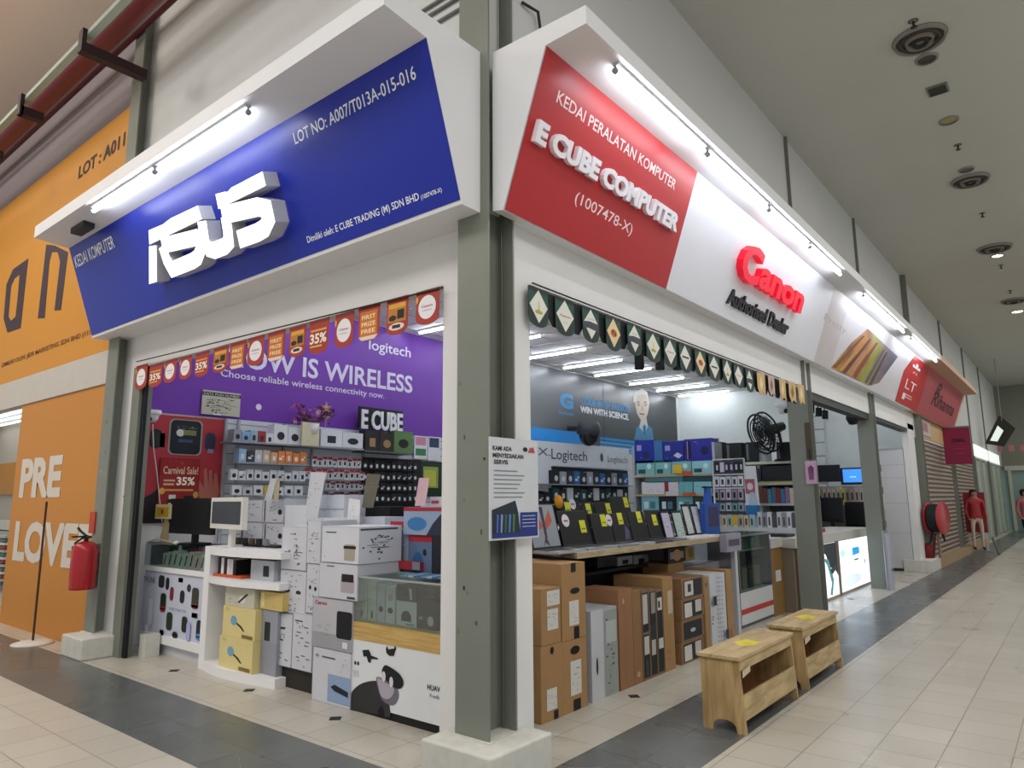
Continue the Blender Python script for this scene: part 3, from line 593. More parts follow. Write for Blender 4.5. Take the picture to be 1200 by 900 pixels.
m = M(); m.tube([((u0+u1)/2, 3.64, ztop), ((u0+u1)/2+.02, 3.64, v0)], [.05, .02], '#a89468', 8); m.build('stem', bg)
m = M(); ua, _, ub_, _ = rect_on(F, 181, 625, 210, 632); m.box((ua, 3.52, ztop), (ub_, 3.66, ztop+.015), '#7a7868'); m.tube([(ua+.05, 3.52, ztop+.02), (ua+.2, 3.55, ztop+.05), (ub_, 3.55, ztop+.02)], .01, '#c8c4b4', 6); m.lathe((ub_+.03, 3.56, ztop), [(.0, .05), (.03, .03), (.03, .01), (0, 0)], '#e4e2dc', 10)
thing(m, 'cable_tray', 'tangle of pale cables on the counter beside the paper bag', 'cables')
# ---- curved corner display unit
Xp = onz(240, 785, 0); 
dr = root('display_shelf', (-6.0, 3.75, 0), 'white display unit with rounded open shelves beside the phone counter', 'shelf unit')
xp = fc(240, 740)[0]; xq = fc(328, 740)[0]
zs = [fc(285, 783)[1], fc(285, 678)[1], fc(285, 645)[1]]
m = M(); m.box((xp, 3.41, 0), (xp+.10, 3.95, zs[2]+.02), WHITE); m.box((xp, 3.92, 0), (xq, 3.98, zs[2]), WHITE); m.build('side_panel', dr)
def curved(z0, z1, nm, bulge=.13):
    pts = [(xp+.02, 3.95)]+[(xp+.02+(xq-xp-.02)*k/12, 3.43-bulge*math.sin(math.pi*(k/12)**.8)*.6) for k in range(13)]+[(xq, 3.95)]
    M().ext(FZ(z0), pts, 0, z1-z0, WHITE).build(nm, dr)
curved(0, .075, 'plinth'); curved(zs[1]-.06, zs[1]-.005, 'shelf'); curved(zs[2]-.05, zs[2]+.005, 'shelf')
zsh = zs[1]-.004
Fd = FY(3.5)
tr = Fd; u0 = Fd.on(257, 670)[0]; u1 = Fd.on(290, 670)[0]
thing(M().box((u0, 3.44, zsh), (u1, 3.66, zsh+.02), '#c8552c'), 'tray', 'orange red tray on the upper shelf of the rounded display unit', 'tray')
for k in range(6):
    u = u0+.03+k*.052; thing(M().box((u, 3.47, zsh+.021), (u+.045, 3.62, zsh+.17-.004*k), ['#1c1e22', '#e1e2e6', '#24262a', '#e4e5ea', '#d8dade', '#1c1f22'][k]), 'case', ['slim black case standing at the post end of the orange tray', 'slim white case standing next to the first black case on the orange tray', 'slim black case standing between white cases on the orange tray', 'white case standing in the middle of the orange tray', 'pale grey case standing beside the last black case on the orange tray', 'black case standing at the inner end of the orange tray'][k], 'case')
thing(pack_lo(FY(3.50), 294, 657, 321, 676, zsh, .2, '#b9bdc6', [('r', .55, .2, .8, .75, '#24272c'), ('m', .05, .3, .45, .8, 6)]), 'boxed_speaker', 'silver grey box with a black speaker on the rounded unit shelf', 'boxed product')
thing(pack_lo(FY(3.70), 288, 650, 326, 660, zsh, .12, '#3e424a'), 'carton', 'dark box behind the silver speaker box on the rounded unit', 'carton')
m = M(); p = ony(283, 660, 3.7); m.lathe((p.x, 3.72, zsh), [(.05, 0), (0, .22)], '#cfd2da', 4); thing(m, 'leaflet', 'pale folded leaflet behind the slim cases on the rounded unit', 'leaflet')
ART = [('e', .35, .55, .10, .16, '#6fa3bd'), ('p', [(.45, .5), (.6, .4), (.7, .25), (.66, .24), (.55, .36), (.43, .45)], '#2a261c'), ('r', .08, .85, .2, .95, '#c8b878'), ('m', .5, .8, .9, .95, 5, '#8a7d50'), ('r', .62, .03, .95, .14, '#7a6838')]
YEL = '#d8c98c'
thing(pack_lo(FY(3.40), 257, 748, 296, 778, .076, .26, YEL, ART), 'fan_box', 'pale yellow fan box, lowest in the rounded unit', 'carton')
thing(pack(FY(3.41), 261, 712, 299, 748, .25, YEL, ART), 'fan_box', 'pale yellow fan box with a blue fan drawn on it, second from the bottom', 'carton')
thing(pack(FY(3.42), 264, 689, 298, 711.5, .24, '#c4c0ae', [('e', .6, .4, .12, .2, '#d8d8d0'), ('p', [(.5, .2), (.8, .7), (.75, .75), (.45, .25)], '#24221c'), ('m', .1, .1, .4, .9, 5)]), 'fan_box', 'greyish fan box directly under the shelf of the rounded unit', 'carton')
thing(pack_lo(FY(3.46), 305, 694, 331, 715, ony(318, 715, 3.46).z, .3, '#cdb572', [('r', .05, .1, .2, .9, '#e2d28c'), ('m', .3, .1, .9, .4, 6, '#4c3f20')], ), 'fan_box', 'yellow box lying flat on top of the grey boxes in the rounded unit', 'carton')
zq = ony(318, 715, 3.47).z
thing(M().box((ony(307, 740, 3.47).x, 3.47, .076), (ony(325, 740, 3.47).x, 3.72, .076+(zq-.08)/2), '#8f929c'), 'carton', 'grey box standing lowest beside the yellow fan boxes', 'carton')
m = M(); a_, b_ = ony(307, 740, 3.47).x, ony(325, 740, 3.47).x; m.box((a_, 3.47, .077+(zq-.08)/2), (b_, 3.72, zq-.003), '#9497a2'); m.rect(FY(3.47), a_+.04, zq-.25, a_+.12, zq-.1, '#2a2c32', .002)
thing(m, 'carton', 'grey box standing on another grey box beside the yellow fan boxes', 'carton')
# ---- wall of white cartons
WC = '#c6c8d0'; WD = [('m', .08, .06, .9, .92, 16)]
DEV = [('e', .3, .52, .10, .045, '#2a2c32'), ('e', .72, .5, .10, .045, '#2a2c32'), ('m', .08, .6, .9, .95, 10), ('m', .08, .05, .9, .4, 14)]
def carton(F, l, t, r, b, dep, D, label, col=WC, **k): return thing(pack(F, l, t, r, b, dep, col, D, edge='#a5a8b0', **k), 'carton', label, 'carton')
F5 = FY(3.50); F6 = FY(3.44)
cl = root('pallet_board', (-5.3, 3.75, 0), 'low dark board on the floor under the white cartons', 'board')
M().box((ony(322, 783, 3.5).x, 3.53, 0), (-4.76, 3.95, ony(345, 783, 3.5).z-.004), '#2b2622').build('board', cl)
carton(F5, 321, 719, 342, 780.5, .35, WD+[('r', .2, .7, .6, .74, '#33363c')], 'tall white carton with fine drawings, low in the stack beside the rounded unit')
carton(F5, 342.5, 719, 366, 786, .35, WD+[('r', .1, .85, .5, .87, '#33363c')], 'tall white carton with a dark line of text, low beside the large grey carton')
carton(FY(3.52), 328, 668.5, 358.5, 719, .35, DEV, 'white carton printed with two dark round cameras, middle of the stack')
carton(FY(3.52), 359, 661, 374, 719, .35, DEV, 'narrow white carton beside the two camera carton, middle of the stack')
carton(FY(3.52), 330, 617, 359.5, 668, .35, WD+[('m', .1, .3, .9, .6, 14)], 'white carton with sketches above the two camera carton')
carton(FY(3.52), 360, 610, 376, 660.5, .35, WD, 'narrow white carton, topmost of its column beside the printer cartons')
carton(F6, 366, 761.5, 411, 826, .42, [('r', .42, .05, 1, .55, '#8a9fc0'), ('p', [(.5, .32), (.6, .38), (.95, .3), (.95, .2), (.6, .26)], '#1f242c'), ('e', .12, .85, .05, .03, '#8a8c94'), ('r', .25, .83, .6, .86, '#5c5f68'), ('m', .7, .6, .95, .9, 5)], 'white carton with a bluish picture of a printer, standing on the floor')
gc = pack(F6, 366, 702, 413, 761, .42, '#b5b4ba', [('r', 0, 0, 1, .3, '#9a9aa2'), ('R', .62, .24, .99, .78, '#17181c'), ('t', 'Canon', .06, .86, .36, .94, '#a8303c', .02), ('m', .04, .25, .5, .5, 9, '#6a6a74'), ('r', .78, .06, .9, .18, '#d8d8dc')], edge='#8a8b92')
thing(gc, 'carton', 'grey carton with red lettering and a black device, on the carton with the bluish picture', 'carton')
PD = [('R', .62, .08, .9, .52, '#a39c8c'), ('r', .60, .40, .92, .48, '#1d1a1e'), ('r', .12, .82, .4, .85, '#4a4c54'), ('m', .02, .1, .12, .9, 4)]
u0, v0, u1, v1 = rect_on(F6, 374, 660.5, 419, 702)
m = pack(F6, 374, 660.5, 419, 702, .42, WC, [('R', .58, .2, .92, .68, '#a89ca4'), ('r', .6, .5, .9, .72, '#1f1a22', 1), ('r', .2, .9, .4, .93, '#55575f'), ('r', .75, .04, .95, .1, '#33353c')], edge='#a5a8b0'); thing(m, 'carton', 'white printer carton with a pinkish printer picture, under the topmost printer carton', 'carton')
m = pack(F6, 377, 617, 421, 660, .42, '#cdd0d8', PD, side=1, D2=[('r', .02, .9, .9, .95, '#4a4f62'), ('m', .05, .1, .9, .85, 26), ('t', 'printer', .3, .5, .7, .6, '#8a8d98')], edge='#a5a8b0'); thing(m, 'carton', 'white printer carton with a beige printer picture, topmost of the printer stack', 'carton')
zt = F6.on(400, 617)[1]
thing(pack_lo(FY(3.86), 421, 617, 457, 659, ony(440, 672, 3.86).z, .3, '#c6c9d2', [('r', .02, .9, .98, .95, '#4a4f62'), ('m', .05, .25, .9, .85, 22)]), 'carton', 'pale carton with dark text lines beside the topmost printer carton', 'carton')
thing(pack(FY(3.78), 420, 659.5, 442, 674, .3, '#20222a', [('t', 'Canon', .12, .4, .75, .7, '#c8cad4')]), 'carton', 'black carton with white lettering beneath the pale text carton', 'carton')
zsup = ony(430, 674, 3.78).z
thing(M().box((ony(421, 690, 3.8).x, 3.87, 0), (-3.52, 4.5, zsup-.004), '#3a3a40'), 'low_cabinet', 'dark low cabinet behind the glass case carrying the blue and red cartons', 'cabinet')
# upper back boxes
zc = ony(300, 640, 3.56).z
TB = [('r', .08, .05, .14, .95, '#3d4048'), ('m', .2, .05, .9, .95, 12)]
thing(M().box((ony(281, 650, 3.6).x, 3.99, 0), (ony(336, 650, 3.6).x, 4.3, zc), WHITE), 'low_cabinet', 'white cabinet behind the rounded display unit', 'cabinet')
for l, t, r, b, lab in ((281, 612, 307.5, 638, 'white carton with dark stripes, lower one beside the beige framed monitor'), (281, 586, 307.5, 611.5, 'white carton with dark stripes, upper one beside the beige framed monitor'),
                        (308, 613, 332, 640, 'white carton with a round black camera, lower one next to the striped cartons'), (308, 585, 332, 612.5, 'white carton with a round black camera, upper one next to the striped cartons')):
    carton(FY(4.0), l, t, r, b, .28, TB if l < 300 else TB+[('e', .85, .45, .1, .12, '#2a2c34')], lab)
zk = ony(350, 618, 3.95).z
for l, t, r, b, Y, col, D, lab in (
    (334, 592, 360, 618, 3.96, '#d0d3da', [], 'plain white carton above the sketched carton'),
    (370, 580, 403, 607, 4.05, '#cfd3db', [('m', .2, .2, .8, .7, 6), ('r', 0, .45, 1, .5, '#a0a5b0')], 'white carton with a grey band behind the topmost printer carton'),
    (360, 607, 420, 617, 3.9, '#c4c7d0', [('m', .1, .1, .9, .9, 8)], 'flat white carton lying on the topmost printer carton'),
    (421, 606, 451, 617, 3.95, '#b9bcc8', [], 'flat pale carton beside the flyer stand')):
    thing(pack_lo(FY(Y), l, t, r, b, (zt+.0005 if b < 610 or 607 <= t <= 607 else ony(l, b, Y).z), .25, col, D), 'carton', lab, 'carton')
def card(F, pts, col, label, name='leaflet', cat='leaflet', D=None, th=.004):
    P = [F.on(*p) for p in pts]; m = M(); m.ext(F, P, -th, 0, col)
    if D: marks(m, F, min(p[0] for p in P)+.03, min(p[1] for p in P)+.05, max(p[0] for p in P)-.06, max(p[1] for p in P)-.05, D, '#8a8d96', 5)
    return thing(m, name, label, cat)
card(FY(3.92), [(357, 607), (372, 607), (382, 554), (364, 553)], '#c9ccd4', 'pale leaning price card rising behind the white cartons', D=8)
card(FY(3.9), [(310, 586), (318, 586), (324, 561), (317, 561)], '#c4c6cc', 'narrow pale price card above the striped cartons', D=3)
card(FY(3.9), [(320, 586), (326, 586), (328, 560), (324, 561)], '#b0a48c', 'narrow beige price card above the striped cartons', D=3)
card(FY(3.88), [(406, 615), (421, 616), (422, 586), (409, 584)], '#dcdde2', 'white flyer with black print standing beside the printer cartons', D=14)
card(FY(3.96), [(424, 595), (437, 595), (446, 556), (430, 555)], '#6b675a', 'grey brown leaning card in front of the hook board', 'display_card', 'display card', D=5)
card(FY(3.9), [(486, 593), (498, 593), (503, 560), (491, 560)], '#d3b2bc', 'pink leaning price card above the blue and red cartons', D=8)
thing(pack(FY(4.3), 421, 594, 457, 616, .3, '#17181c'), 'carton', 'black carton behind the pink price card', 'carton')
BD = [('r', 0, .86, 1, 1, '#a32a38'), ('e', .35, .4, .25, .25, '#3f7ab4'), ('p', [(.6, 0), (.75, .4), (.95, .75), (1, .75), (1, 0)], '#2c3444'), ('m', .5, .7, .8, .8, 3, '#3a3c44')]
zl = zsup
thing(pack_lo(FY(3.9), 457, 611, 479, 657, zl, .3, '#8d95ae', [('r', 0, .88, 1, 1, '#b02a3a'), ('e', .2, .3, .2, .3, '#2a3448'), ('m', .2, .5, .9, .8, 10, '#d0d2da')]), 'carton', 'grey blue carton with a red band, nearest the white printer cartons', 'carton')
thing(pack_lo(FY(3.88), 479.5, 627, 506, 657, zl, .3, '#5d7090', [('r', 0, .84, 1, 1, '#a32a38'), ('e', .4, .3, .25, .3, '#2b5f92'), ('e', .7, .6, .08, .08, '#23262c')]), 'carton', 'blue carton with a red band on the cabinet behind the glass case', 'carton')
thing(pack(FY(3.86), 473, 594.5, 519, 627, .3, '#8fa3c0', BD), 'carton', 'wide blue carton with a red band, topmost behind the glass case', 'carton')
thing(pack_lo(FY(3.85), 506.5, 627.5, 522, 657, zl, .3, '#22242c'), 'carton', 'black carton under the end of the wide blue carton', 'carton')
thing(pack(FY(3.84), 458, 658, 492, 667, .3, '#a8303c', [('r', .75, 0, 1, 1, '#8a8d94')]) , 'carton', 'flat red carton lying behind the glass case lid', 'carton')
thing(pack(FY(4.0), 504, 582, 519, 593.5, .15, '#d8ccd4', [('r', .1, .3, .7, .6, '#b0485c')]), 'carton', 'small pale pink carton beside the pink price card', 'carton')
# ---- glass case with the printed front
g = root('showcase', (-3.75, 3.7, 0), 'glass showcase with a printed earbuds picture and a wooden band on its front', 'showcase')
FG = FY(3.45); u0 = FG.on(411, 790)[0]; u1 = -3.135; zb = .03
z1 = FG.on(460, 757)[1]; z2 = FG.on(460, 735)[1]; z3 = FG.on(460, 679)[1]
m = M(); m.box((u0, 3.47, 0), (u1, 3.85, z1), WHITE); m.box((u0, 3.46, 0), (u1, 3.47, zb+.025), '#17181a'); m.build('base', g)
m = M(); m.fbox(FG, u0, zb+.025, u1, z1, -.02, 0, '#d9dce0')
W, H = u1-u0, z1-zb
def P(pts): return [FG.on(350+x/6, 700+y/6) for x, y in pts]
GP = '#1f2026'
m.poly(FG, smooth(P([(362, 790), (358, 740), (368, 680), (400, 635), (450, 603), (510, 588), (560, 590), (600, 620), (632, 690), (640, 760), (641, 842), (560, 824), (460, 806), (390, 796)]), 3), gradmat('earbud_case', [(0, '#141518'), (.45, '#2a2b31'), (.6, '#4a4a55'), (1, '#24252b')], 'X', .3), .002)
m.poly(FG, smooth(P([(552, 558), (640, 600), (696, 645), (705, 700), (680, 750), (640, 755), (590, 720), (560, 640)])), '#6d6a76', .003)
m.poly(FG, smooth(P([(558, 566), (615, 600), (672, 640), (662, 690), (625, 715), (585, 695), (566, 635)])), '#a9a2ae', .004)
m.poly(FG, smooth(P([(588, 522), (600, 486), (625, 478), (700, 526), (735, 575), (737, 618), (712, 642), (670, 628), (605, 568)])), '#1b1b20', .005)
m.ell(FG, *FG.on(350+602/6, 700+556/6), .02, .035, '#d0d0d8', .006); m.ell(FG, *FG.on(350+655/6, 700+595/6), .02, .035, '#d0d0d8', .006)
m.poly(FG, P([(560, 835), (560, 790), (585, 760), (600, 800), (605, 840)]), '#101114', .004)
m.poly(FG, P([(450, 370), (495, 368), (510, 400), (505, 405), (560, 428), (560, 436), (512, 432), (508, 460), (490, 455), (480, 415), (458, 415)]), GP, .003)
m.poly(FG, P([(615, 360), (625, 340), (632, 365), (672, 360), (680, 335), (688, 360), (670, 412), (640, 412), (618, 390)]), GP, .003)
for a, b in ((400, 460), (420, 464)): m.ell(FG, *FG.on(350+a/6, 700+b/6), .012, .014, GP, .003, 8)
for a in (385, 398, 412): m.poly(FG, P([(a, 510), (a+4, 508), (a+14, 560), (a+10, 560)]), '#b0b3b8', .003)
m.text(FG, 'HUAWEI', FG.on(501, 804)[0], FG.on(501, 808)[1], .17, .035, '#2a2c30', .003, 0, .02); m.text(FG, 'FreeBuds', FG.on(504, 813)[0], FG.on(504, 815)[1]-.01, .13, .022, '#55585e', .003)
m.build('printed_front', g)
m = M(); m.fbox(FG, u0, z1, u1, z2, -.022, .002, woodmat('pine_band', '#b08d4e', '#cdae6c', (1, 14, 22))); m.box((u0, 3.47, z1), (u1, 3.85, z2), woodmat('pine_band', '', '')); m.build('wooden_band', g)
m = M(); m.fbox(FG, u0, z2, u1, z3, -.006, 0, GLASS); m.box((u0, 3.45, z3-.008), (u1, 3.85, z3), GLASS); m.box((u0, 3.455, z2), (u0+.006, 3.85, z3-.008), GLASS); m.build('glass', g)
m = M(); m.box((u0, 3.444, z3-.01), (u1, 3.452, z3+.004), CHROME); m.box((u0, 3.83, z2), (u1, 3.85, z3), WHITE); m.build('metal_edge', g)
zb_ = z2+.003
def boxed(l, t, r, b, col, D, lab, Y=3.52, dep=.12, low=True):
    mm = pack_lo(FY(Y), l, t, r, b, zb_, dep, col, D) if low else pack(FY(Y), l, t, r, b, dep, col, D)
    thing(mm, 'boxed_headphones', lab, 'boxed product')
bd = [('e', .5, .3, .12, .2, '#30342c'), ('m', .1, .6, .9, .9, 4)]
boxed(417, 703, 430, 728, '#d3d4ca', bd, 'cream boxed earphones, first from the carton stack in the glass case')
boxed(431, 703, 441, 728, '#cfd0c8', bd, 'cream boxed earphones, second from the carton stack in the glass case')
boxed(417, 680, 430, 702.5, '#d8d9d0', [], 'cream box on top of the first boxed earphones in the glass case', low=False)
boxed(431, 681, 441, 702.5, '#d6d7cf', [], 'cream box on top of the second boxed earphones in the glass case', low=False)
boxed(442, 685, 451, 732, '#c6c4d6', [('e', .5, .35, .3, .08, '#2c2c34')], 'tall lilac boxed headphones with a black round picture in the glass case')
boxed(452, 687, 463, 733, '#cfd3d0', [('e', .5, .35, .3, .08, '#3c3c44'), ('e', .5, .7, .3, .1, '#a8acb0')], 'tall pale boxed headphones with a silver picture in the glass case')
boxed(464.5, 705, 488, 734, '#d6d8de', [('p', [(.25, .2), (.25, .45), (.4, .62), (.6, .62), (.75, .45), (.75, .2)], '#22242a'), ('r', .5, .05, .9, .12, '#7a8ac0'), ('m', .05, .85, .9, .95, 5)], 'white boxed camera with a black dome picture in the glass case')
boxed(464.5, 686, 488, 704.5, '#2b2e33', [('p', [(.7, .1), (.8, .1), (.78, .8), (.62, .85), (.66, .5)], '#d0d2d6'), ('m', .05, .2, .4, .8, 6, '#b0b3b8')], 'dark boxed gadget with a white picture on top of the white dome camera box', low=False)
boxed(489, 688, 511, 738, '#2a2d31', [('e', .72, .2, .16, .12, '#c9cacd'), ('r', .1, .22, .3, .28, '#b8b068', 1), ('m', .1, .45, .5, .5, 3, '#d0d0d0'), ('m', .6, .75, .95, .95, 5, '#c0c0c0')], 'large dark boxed headset at the column end of the glass case')
m = M()  # blue strips imitate the cartons' reflection in the lid
for k in range(14): a = k/13; m.box((u0+.35+a*.7, 3.6+.1*a, z3+.002), (u0+.42+a*.7, 3.82, z3+.012), ['#6f8fb4', '#9db4cc', '#4f6f94'][k % 3])
thing(m, 'lid_reflection', 'blue strips imitating the reflection of cartons in the glass case lid', 'reflection strips')
# ---- pennants of the left opening
PB = [(('R', '#b3402c'), 0)]
lefts = [(160, 428, 173, 427, 456, 'c'), (175, 428, 190, 425, 453, '3'), (192, 423, 206, 420, 448, 'c'), (211, 420, 225, 415, 444, 'c'), (229, 414, 245, 411, 441, '3'), (249, 408, 266, 404, 436, 'y'), (269, 402, 287, 398, 432, 't'),
         (291, 396, 310, 392, 428, 'c'), (314, 390, 334, 385, 423, 't'), (339, 384, 358, 379, 418, 'y'), (362, 377, 385, 371, 414, '3'), (392, 369, 414, 364, 407, 'c'), (419, 361, 444, 354, 399, 't'), (452, 352, 477, 344, 392, 'y'), (487, 343, 514, 335, 380, 'c')]
ORD = ['', 'second', 'third', 'fourth', 'fifth', 'sixth', 'seventh', 'eighth', 'ninth', 'tenth', 'eleventh', 'twelfth', 'thirteenth', 'fourteenth', 'fifteenth', 'sixteenth', 'seventeenth', 'eighteenth', 'nineteenth', 'twentieth']
FB = FY(YW-.045)
ROPE = M().tube([FB.pt(*FB.on(160, 424)), FB.pt(*FB.on(519, 337))], .006, '#2a2420', 5); thing(ROPE, 'bunting_cord', 'dark cord holding the red sale pennants along the opening', 'cord')
def pennant(F, l, tl, r, tr, b, kind, lab, cat='pennant', grp=None, green=False):
    (ua, va), (ub, vb) = F.on(l, tl), F.on(r, tr); vm = F.on((l+r)/2, b)[1]; W, T, H = ub-ua, (va+vb)/2, (va+vb)/2-vm
    q = R.random()*.012
    m = M(); FF = Fr(F.pt(ua, vm, -q), F.U, (F.V-F.N*q*2)); N_ = 9
    arc = [(W/2-W/2*math.cos(math.pi*k/N_), H*.22-H*.22*math.sin(math.pi*k/N_)) for k in range(N_+1)]
    base, edge = ('#1f4a3c', '#1c2a26') if green else ('#a2382c', '#7e2620')
    m.ext(FF, arc+[(W, H), (0, H)], -.003, 0, base); m.rect(FF, 0, H*.9, W, H, edge, .001)
    if green:
        m.poly(FF, [(W*.0, H*.56), (W*.5, H*.1), (W, H*.56), (W, H*.3)]+[(W-a, b_) for a, b_ in arc[::1]][:0]+[(W*.8, H*.08), (W*.5, .0), (W*.2, H*.08), (0, H*.3)], '#23302c', .0012)
        m.poly(FF, [(W*.04, H*.54), (W*.5, H*.1), (W*.96, H*.54), (W*.5, H*.96)], '#d9dad0' if kind != 'o' else '#e0c79c', .0022)
        if kind == 'g': m.poly(FF, [(W*.3, H*.4), (W*.5, H*.46), (W*.7, H*.4), (W*.65, H*.34), (W*.35, H*.34)], '#a8a44c', .003); m.rect(FF, W*.48, H*.46, W*.54, H*.66, '#c0b870', .003)
        elif kind == 'c': m.text(FF, 'Canon', W*.22, H*.5, W*.56, H*.06, '#b04454', .003, 0, .02); m.rect(FF, W*.4, H*.34, W*.6, H*.37, '#c8bcc0', .003)
        elif kind == 'k': m.poly(FF, [(W*.0, H*.36), (W*.3, H*.4), (W*.95, H*.36), (W*.95, H*.58), (W*.4, H*.6), (0, H*.55)], '#3c424e', .003); m.rect(FF, W*.3, H*.66, W*.7, H*.69, '#b4b4b4', .003)
        elif kind == 'o': m.ell(FF, W*.5, H*.52, W*.22, H*.12, '#b86a34', .003, 9); m.ell(FF, W*.44, H*.56, W*.08, H*.06, '#6e3a20', .0035, 7); m.ell(FF, W*.6, H*.5, W*.07, H*.05, '#6e3a20', .0035, 7)
        elif kind == 'p': m.rect(FF, W*.2, H*.5, W*.8, H*.56, '#22242a', .003)
    elif kind == 'c':
        m.ell(FF, W*.5, H*.5, W*.38, H*.34, '#e4e1e4', .002, 20); m.text(FF, 'Canon', W*.26, H*.5, W*.48, H*.07, '#b04048', .003, 0, .02); m.rect(FF, W*.3, H*.4, W*.7, H*.42, '#9aa4c4', .003)
        m.ell(FF, W*.06, H*.75, W*.06, H*.1, '#d89a4c', .003, 8)
    elif kind == '3':
        m.rect(FF, W*.1, H*.66, W*.9, H*.72, '#d8a050', .002); m.text(FF, '35%', W*.08, H*.3, W*.84, H*.3, '#f0e6d4', .003, 0, .03); m.rect(FF, W*.1, H*.2, W*.7, H*.25, '#e0b060', .002)
    elif kind == 't':
        m.rect(FF, W*.1, H*.1, W*.9, H*.84, '#c4702c', .002)
        for k, s_ in enumerate(('FIRST', 'PRIZE', 'FREE')): m.text(FF, s_, W*.18, H*(.62-.2*k), W*.64, H*.12, '#f0d8a8', .003, 0, .02)
        m.poly(FF, [(W*.05, H*.14), (W*.95, H*.14), (W*.8, H*.03), (W*.2, H*.03)], '#e4ccc4', .0025)
    elif kind == 'y':
        m.rect(FF, W*.1, H*.72, W*.9, H*.84, '#d8a03c', .002); m.rect(FF, W*.08, H*.34, W*.92, H*.72, '#b8782c', .002)
        m.rect(FF, W*.52, H*.42, W*.84, H*.66, '#1c1a1c', .003); m.ell(FF, W*.3, H*.46, W*.18, H*.08, '#241f20', .003, 9); m.ell(FF, W*.5, H*.22, W*.36, H*.1, '#e0cfc8', .003, 12); m.rect(FF, W*.3, H*.18, W*.68, H*.27, '#2c2624', .0035)
    thing(m, 'pennant', lab, cat, grp)
kn = {'c': 'with a white disc', '3': 'reading 35%', 't': 'with cream lettering', 'y': 'with black devices on yellow'}
for k, (l, tl, r, tr, b, kd) in enumerate(lefts):
    pennant(FB, l, tl, r, tr, b, kd, 'red sale pennant %s, %s from the corner column' % (kn[kd], ('first' if k == 14 else ORD[14-k])), grp='red sale pennants')
# shop ceiling tubes
def stube(x0, y, x1, lab):
    rr = root('ceiling_tube', ((x0+x1)/2, y, 4.06), lab, 'light', 'shop ceiling tubes')
    M().box((x0-.03, y-.03, 4.07), (x1+.03, y+.03, 4.094), '#d8d8d8').build('batten', rr); M().tube([(x0, y, 4.055), (x1, y, 4.055)], .016, SHOPTUBE, 8).build('tube', rr)
wd = ['second', 'third', 'fourth', 'fifth', 'sixth', 'seventh', 'eighth']
for k, y in enumerate((7.35, 8.72, 10.03, 11.27, 12.42, 13.9, 15.2, 16.4)):
    stube(-7.75, y, -6.45, 'bright ceiling tube of the row along the printed wall, %s from the shop front' % (['first']+wd)[k])
for k, y in enumerate((5.2, 6.2, 7.35, 8.72, 10.03, 11.27)):
    stube(-5.9, y, -4.6, 'bright ceiling tube of the middle row, %s from the shop front' % (['first']+wd)[k])
for k, y in enumerate((4.6, 6.2, 13.9, 15.2)): stube(-4.3, y, -3.1, 'bright ceiling tube of the row by the corridor front, %s from the corner' % (['first']+wd)[k])
for k, y in enumerate((4.3, 5.8)): stube(-7.7, y, -6.5, 'bright ceiling tube above the red poster wall, %s from the opening' % (['first']+wd)[k])
# ================================================================== SHOP, SEEN THROUGH THE RIGHT-HAND OPENING
# dark printed banner with the blue band
bn = root('wall_banner', (-7.99, 13, 2.6), 'dark grey printed wall banner with blue bands and a slogan about science', 'banner')
gm = gradmat('dark_banner_print', [(0, '#7c8288'), (.18, '#5c6064'), (.4, '#3a3d40'), (1, '#2e3436')], 'Y', .35, .1)
M().box((-8.0, 9.95, 2.56), (-7.985, 16.7, 4.08), gm).build('banner_print', bn)
F = FX(-7.985)
def PX(pts, FF=None): return [(FF or F).on(*p) for p in pts]
m = M(); m.poly(F, PX([(615, 499), (694, 509), (694, 524), (615, 517)]), '#2a8fdc', .002)
for t in (0, 1, 2, 3): m.poly(F, PX([(703, 512+t*4.6), (745, 517+t*4.4), (745, 520+t*4.4), (703, 515+t*4.6)]), ['#2a86cc', '#3f9ada', '#56a8e0', '#48b0dc'][t], .002)
m.build('blue_bands', bn)
lt(F, 'CODE WITH PASSION', (681, 474), (738, 484), (681, 465), '#3a86b8', par=bn, w=.003, bold=.04)
lt(F, 'WIN WITH SCIENCE.', (680, 484), (737, 492), (680, 476), '#dcdfe2', par=bn, w=.003, bold=.04)
lt(F, 'G', (656, 478), (672, 480), (656, 460), '#3f8cc0', par=bn, w=.003, bold=.05)
lt(F, 'logitech', (655, 486), (672, 489), (655, 481), '#3f8cc0', par=bn, w=.003, bold=.02)
m = M(); c = F.on(707, 480)[0]; m.rect(F, c-.01, 2.7, c+.01, 4.05, '#26292b', .003); m.build('seam', bn)
m = M()    # drawn elderly man in a blue coat
m.poly(F, PX([(743, 515), (746, 501), (752, 497), (758, 497), (764, 502), (766, 517)]), '#4a86ac', .003)
m.poly(F, PX([(749, 500), (752, 488), (757, 488), (759, 500), (755, 508)]), '#c8c4bc', .004); m.poly(F, PX([(753, 500), (755, 497), (757, 500), (756, 510), (754, 510)]), '#3c6c94', .005)
m.poly(F, PX([(743, 470), (746, 461), (752, 458), (758, 462), (761, 472), (759, 484), (756, 493), (751, 493), (746, 484)]), '#cdbfae', .006)
m.poly(F, PX([(742, 472), (742, 464), (746, 458), (752, 456), (758, 459), (760, 468), (757, 463), (752, 462), (747, 464), (745, 470)]), '#dcdcd8', .007)
for a in (748, 756): m.ell(F, *F.on(a, 473), .07, .06, '#4a3f38', .008, 12); m.ell(F, *F.on(a, 473), .05, .04, '#b8b4ac', .009, 12)
m.poly(F, PX([(749, 484), (755, 485), (755, 486.5), (749, 485.5)]), '#7a4a40', .008); m.poly(F, PX([(751.5, 475), (753, 475), (754, 481), (751, 481)]), '#b8a08c', .008)
m.build('drawn_figure', bn)
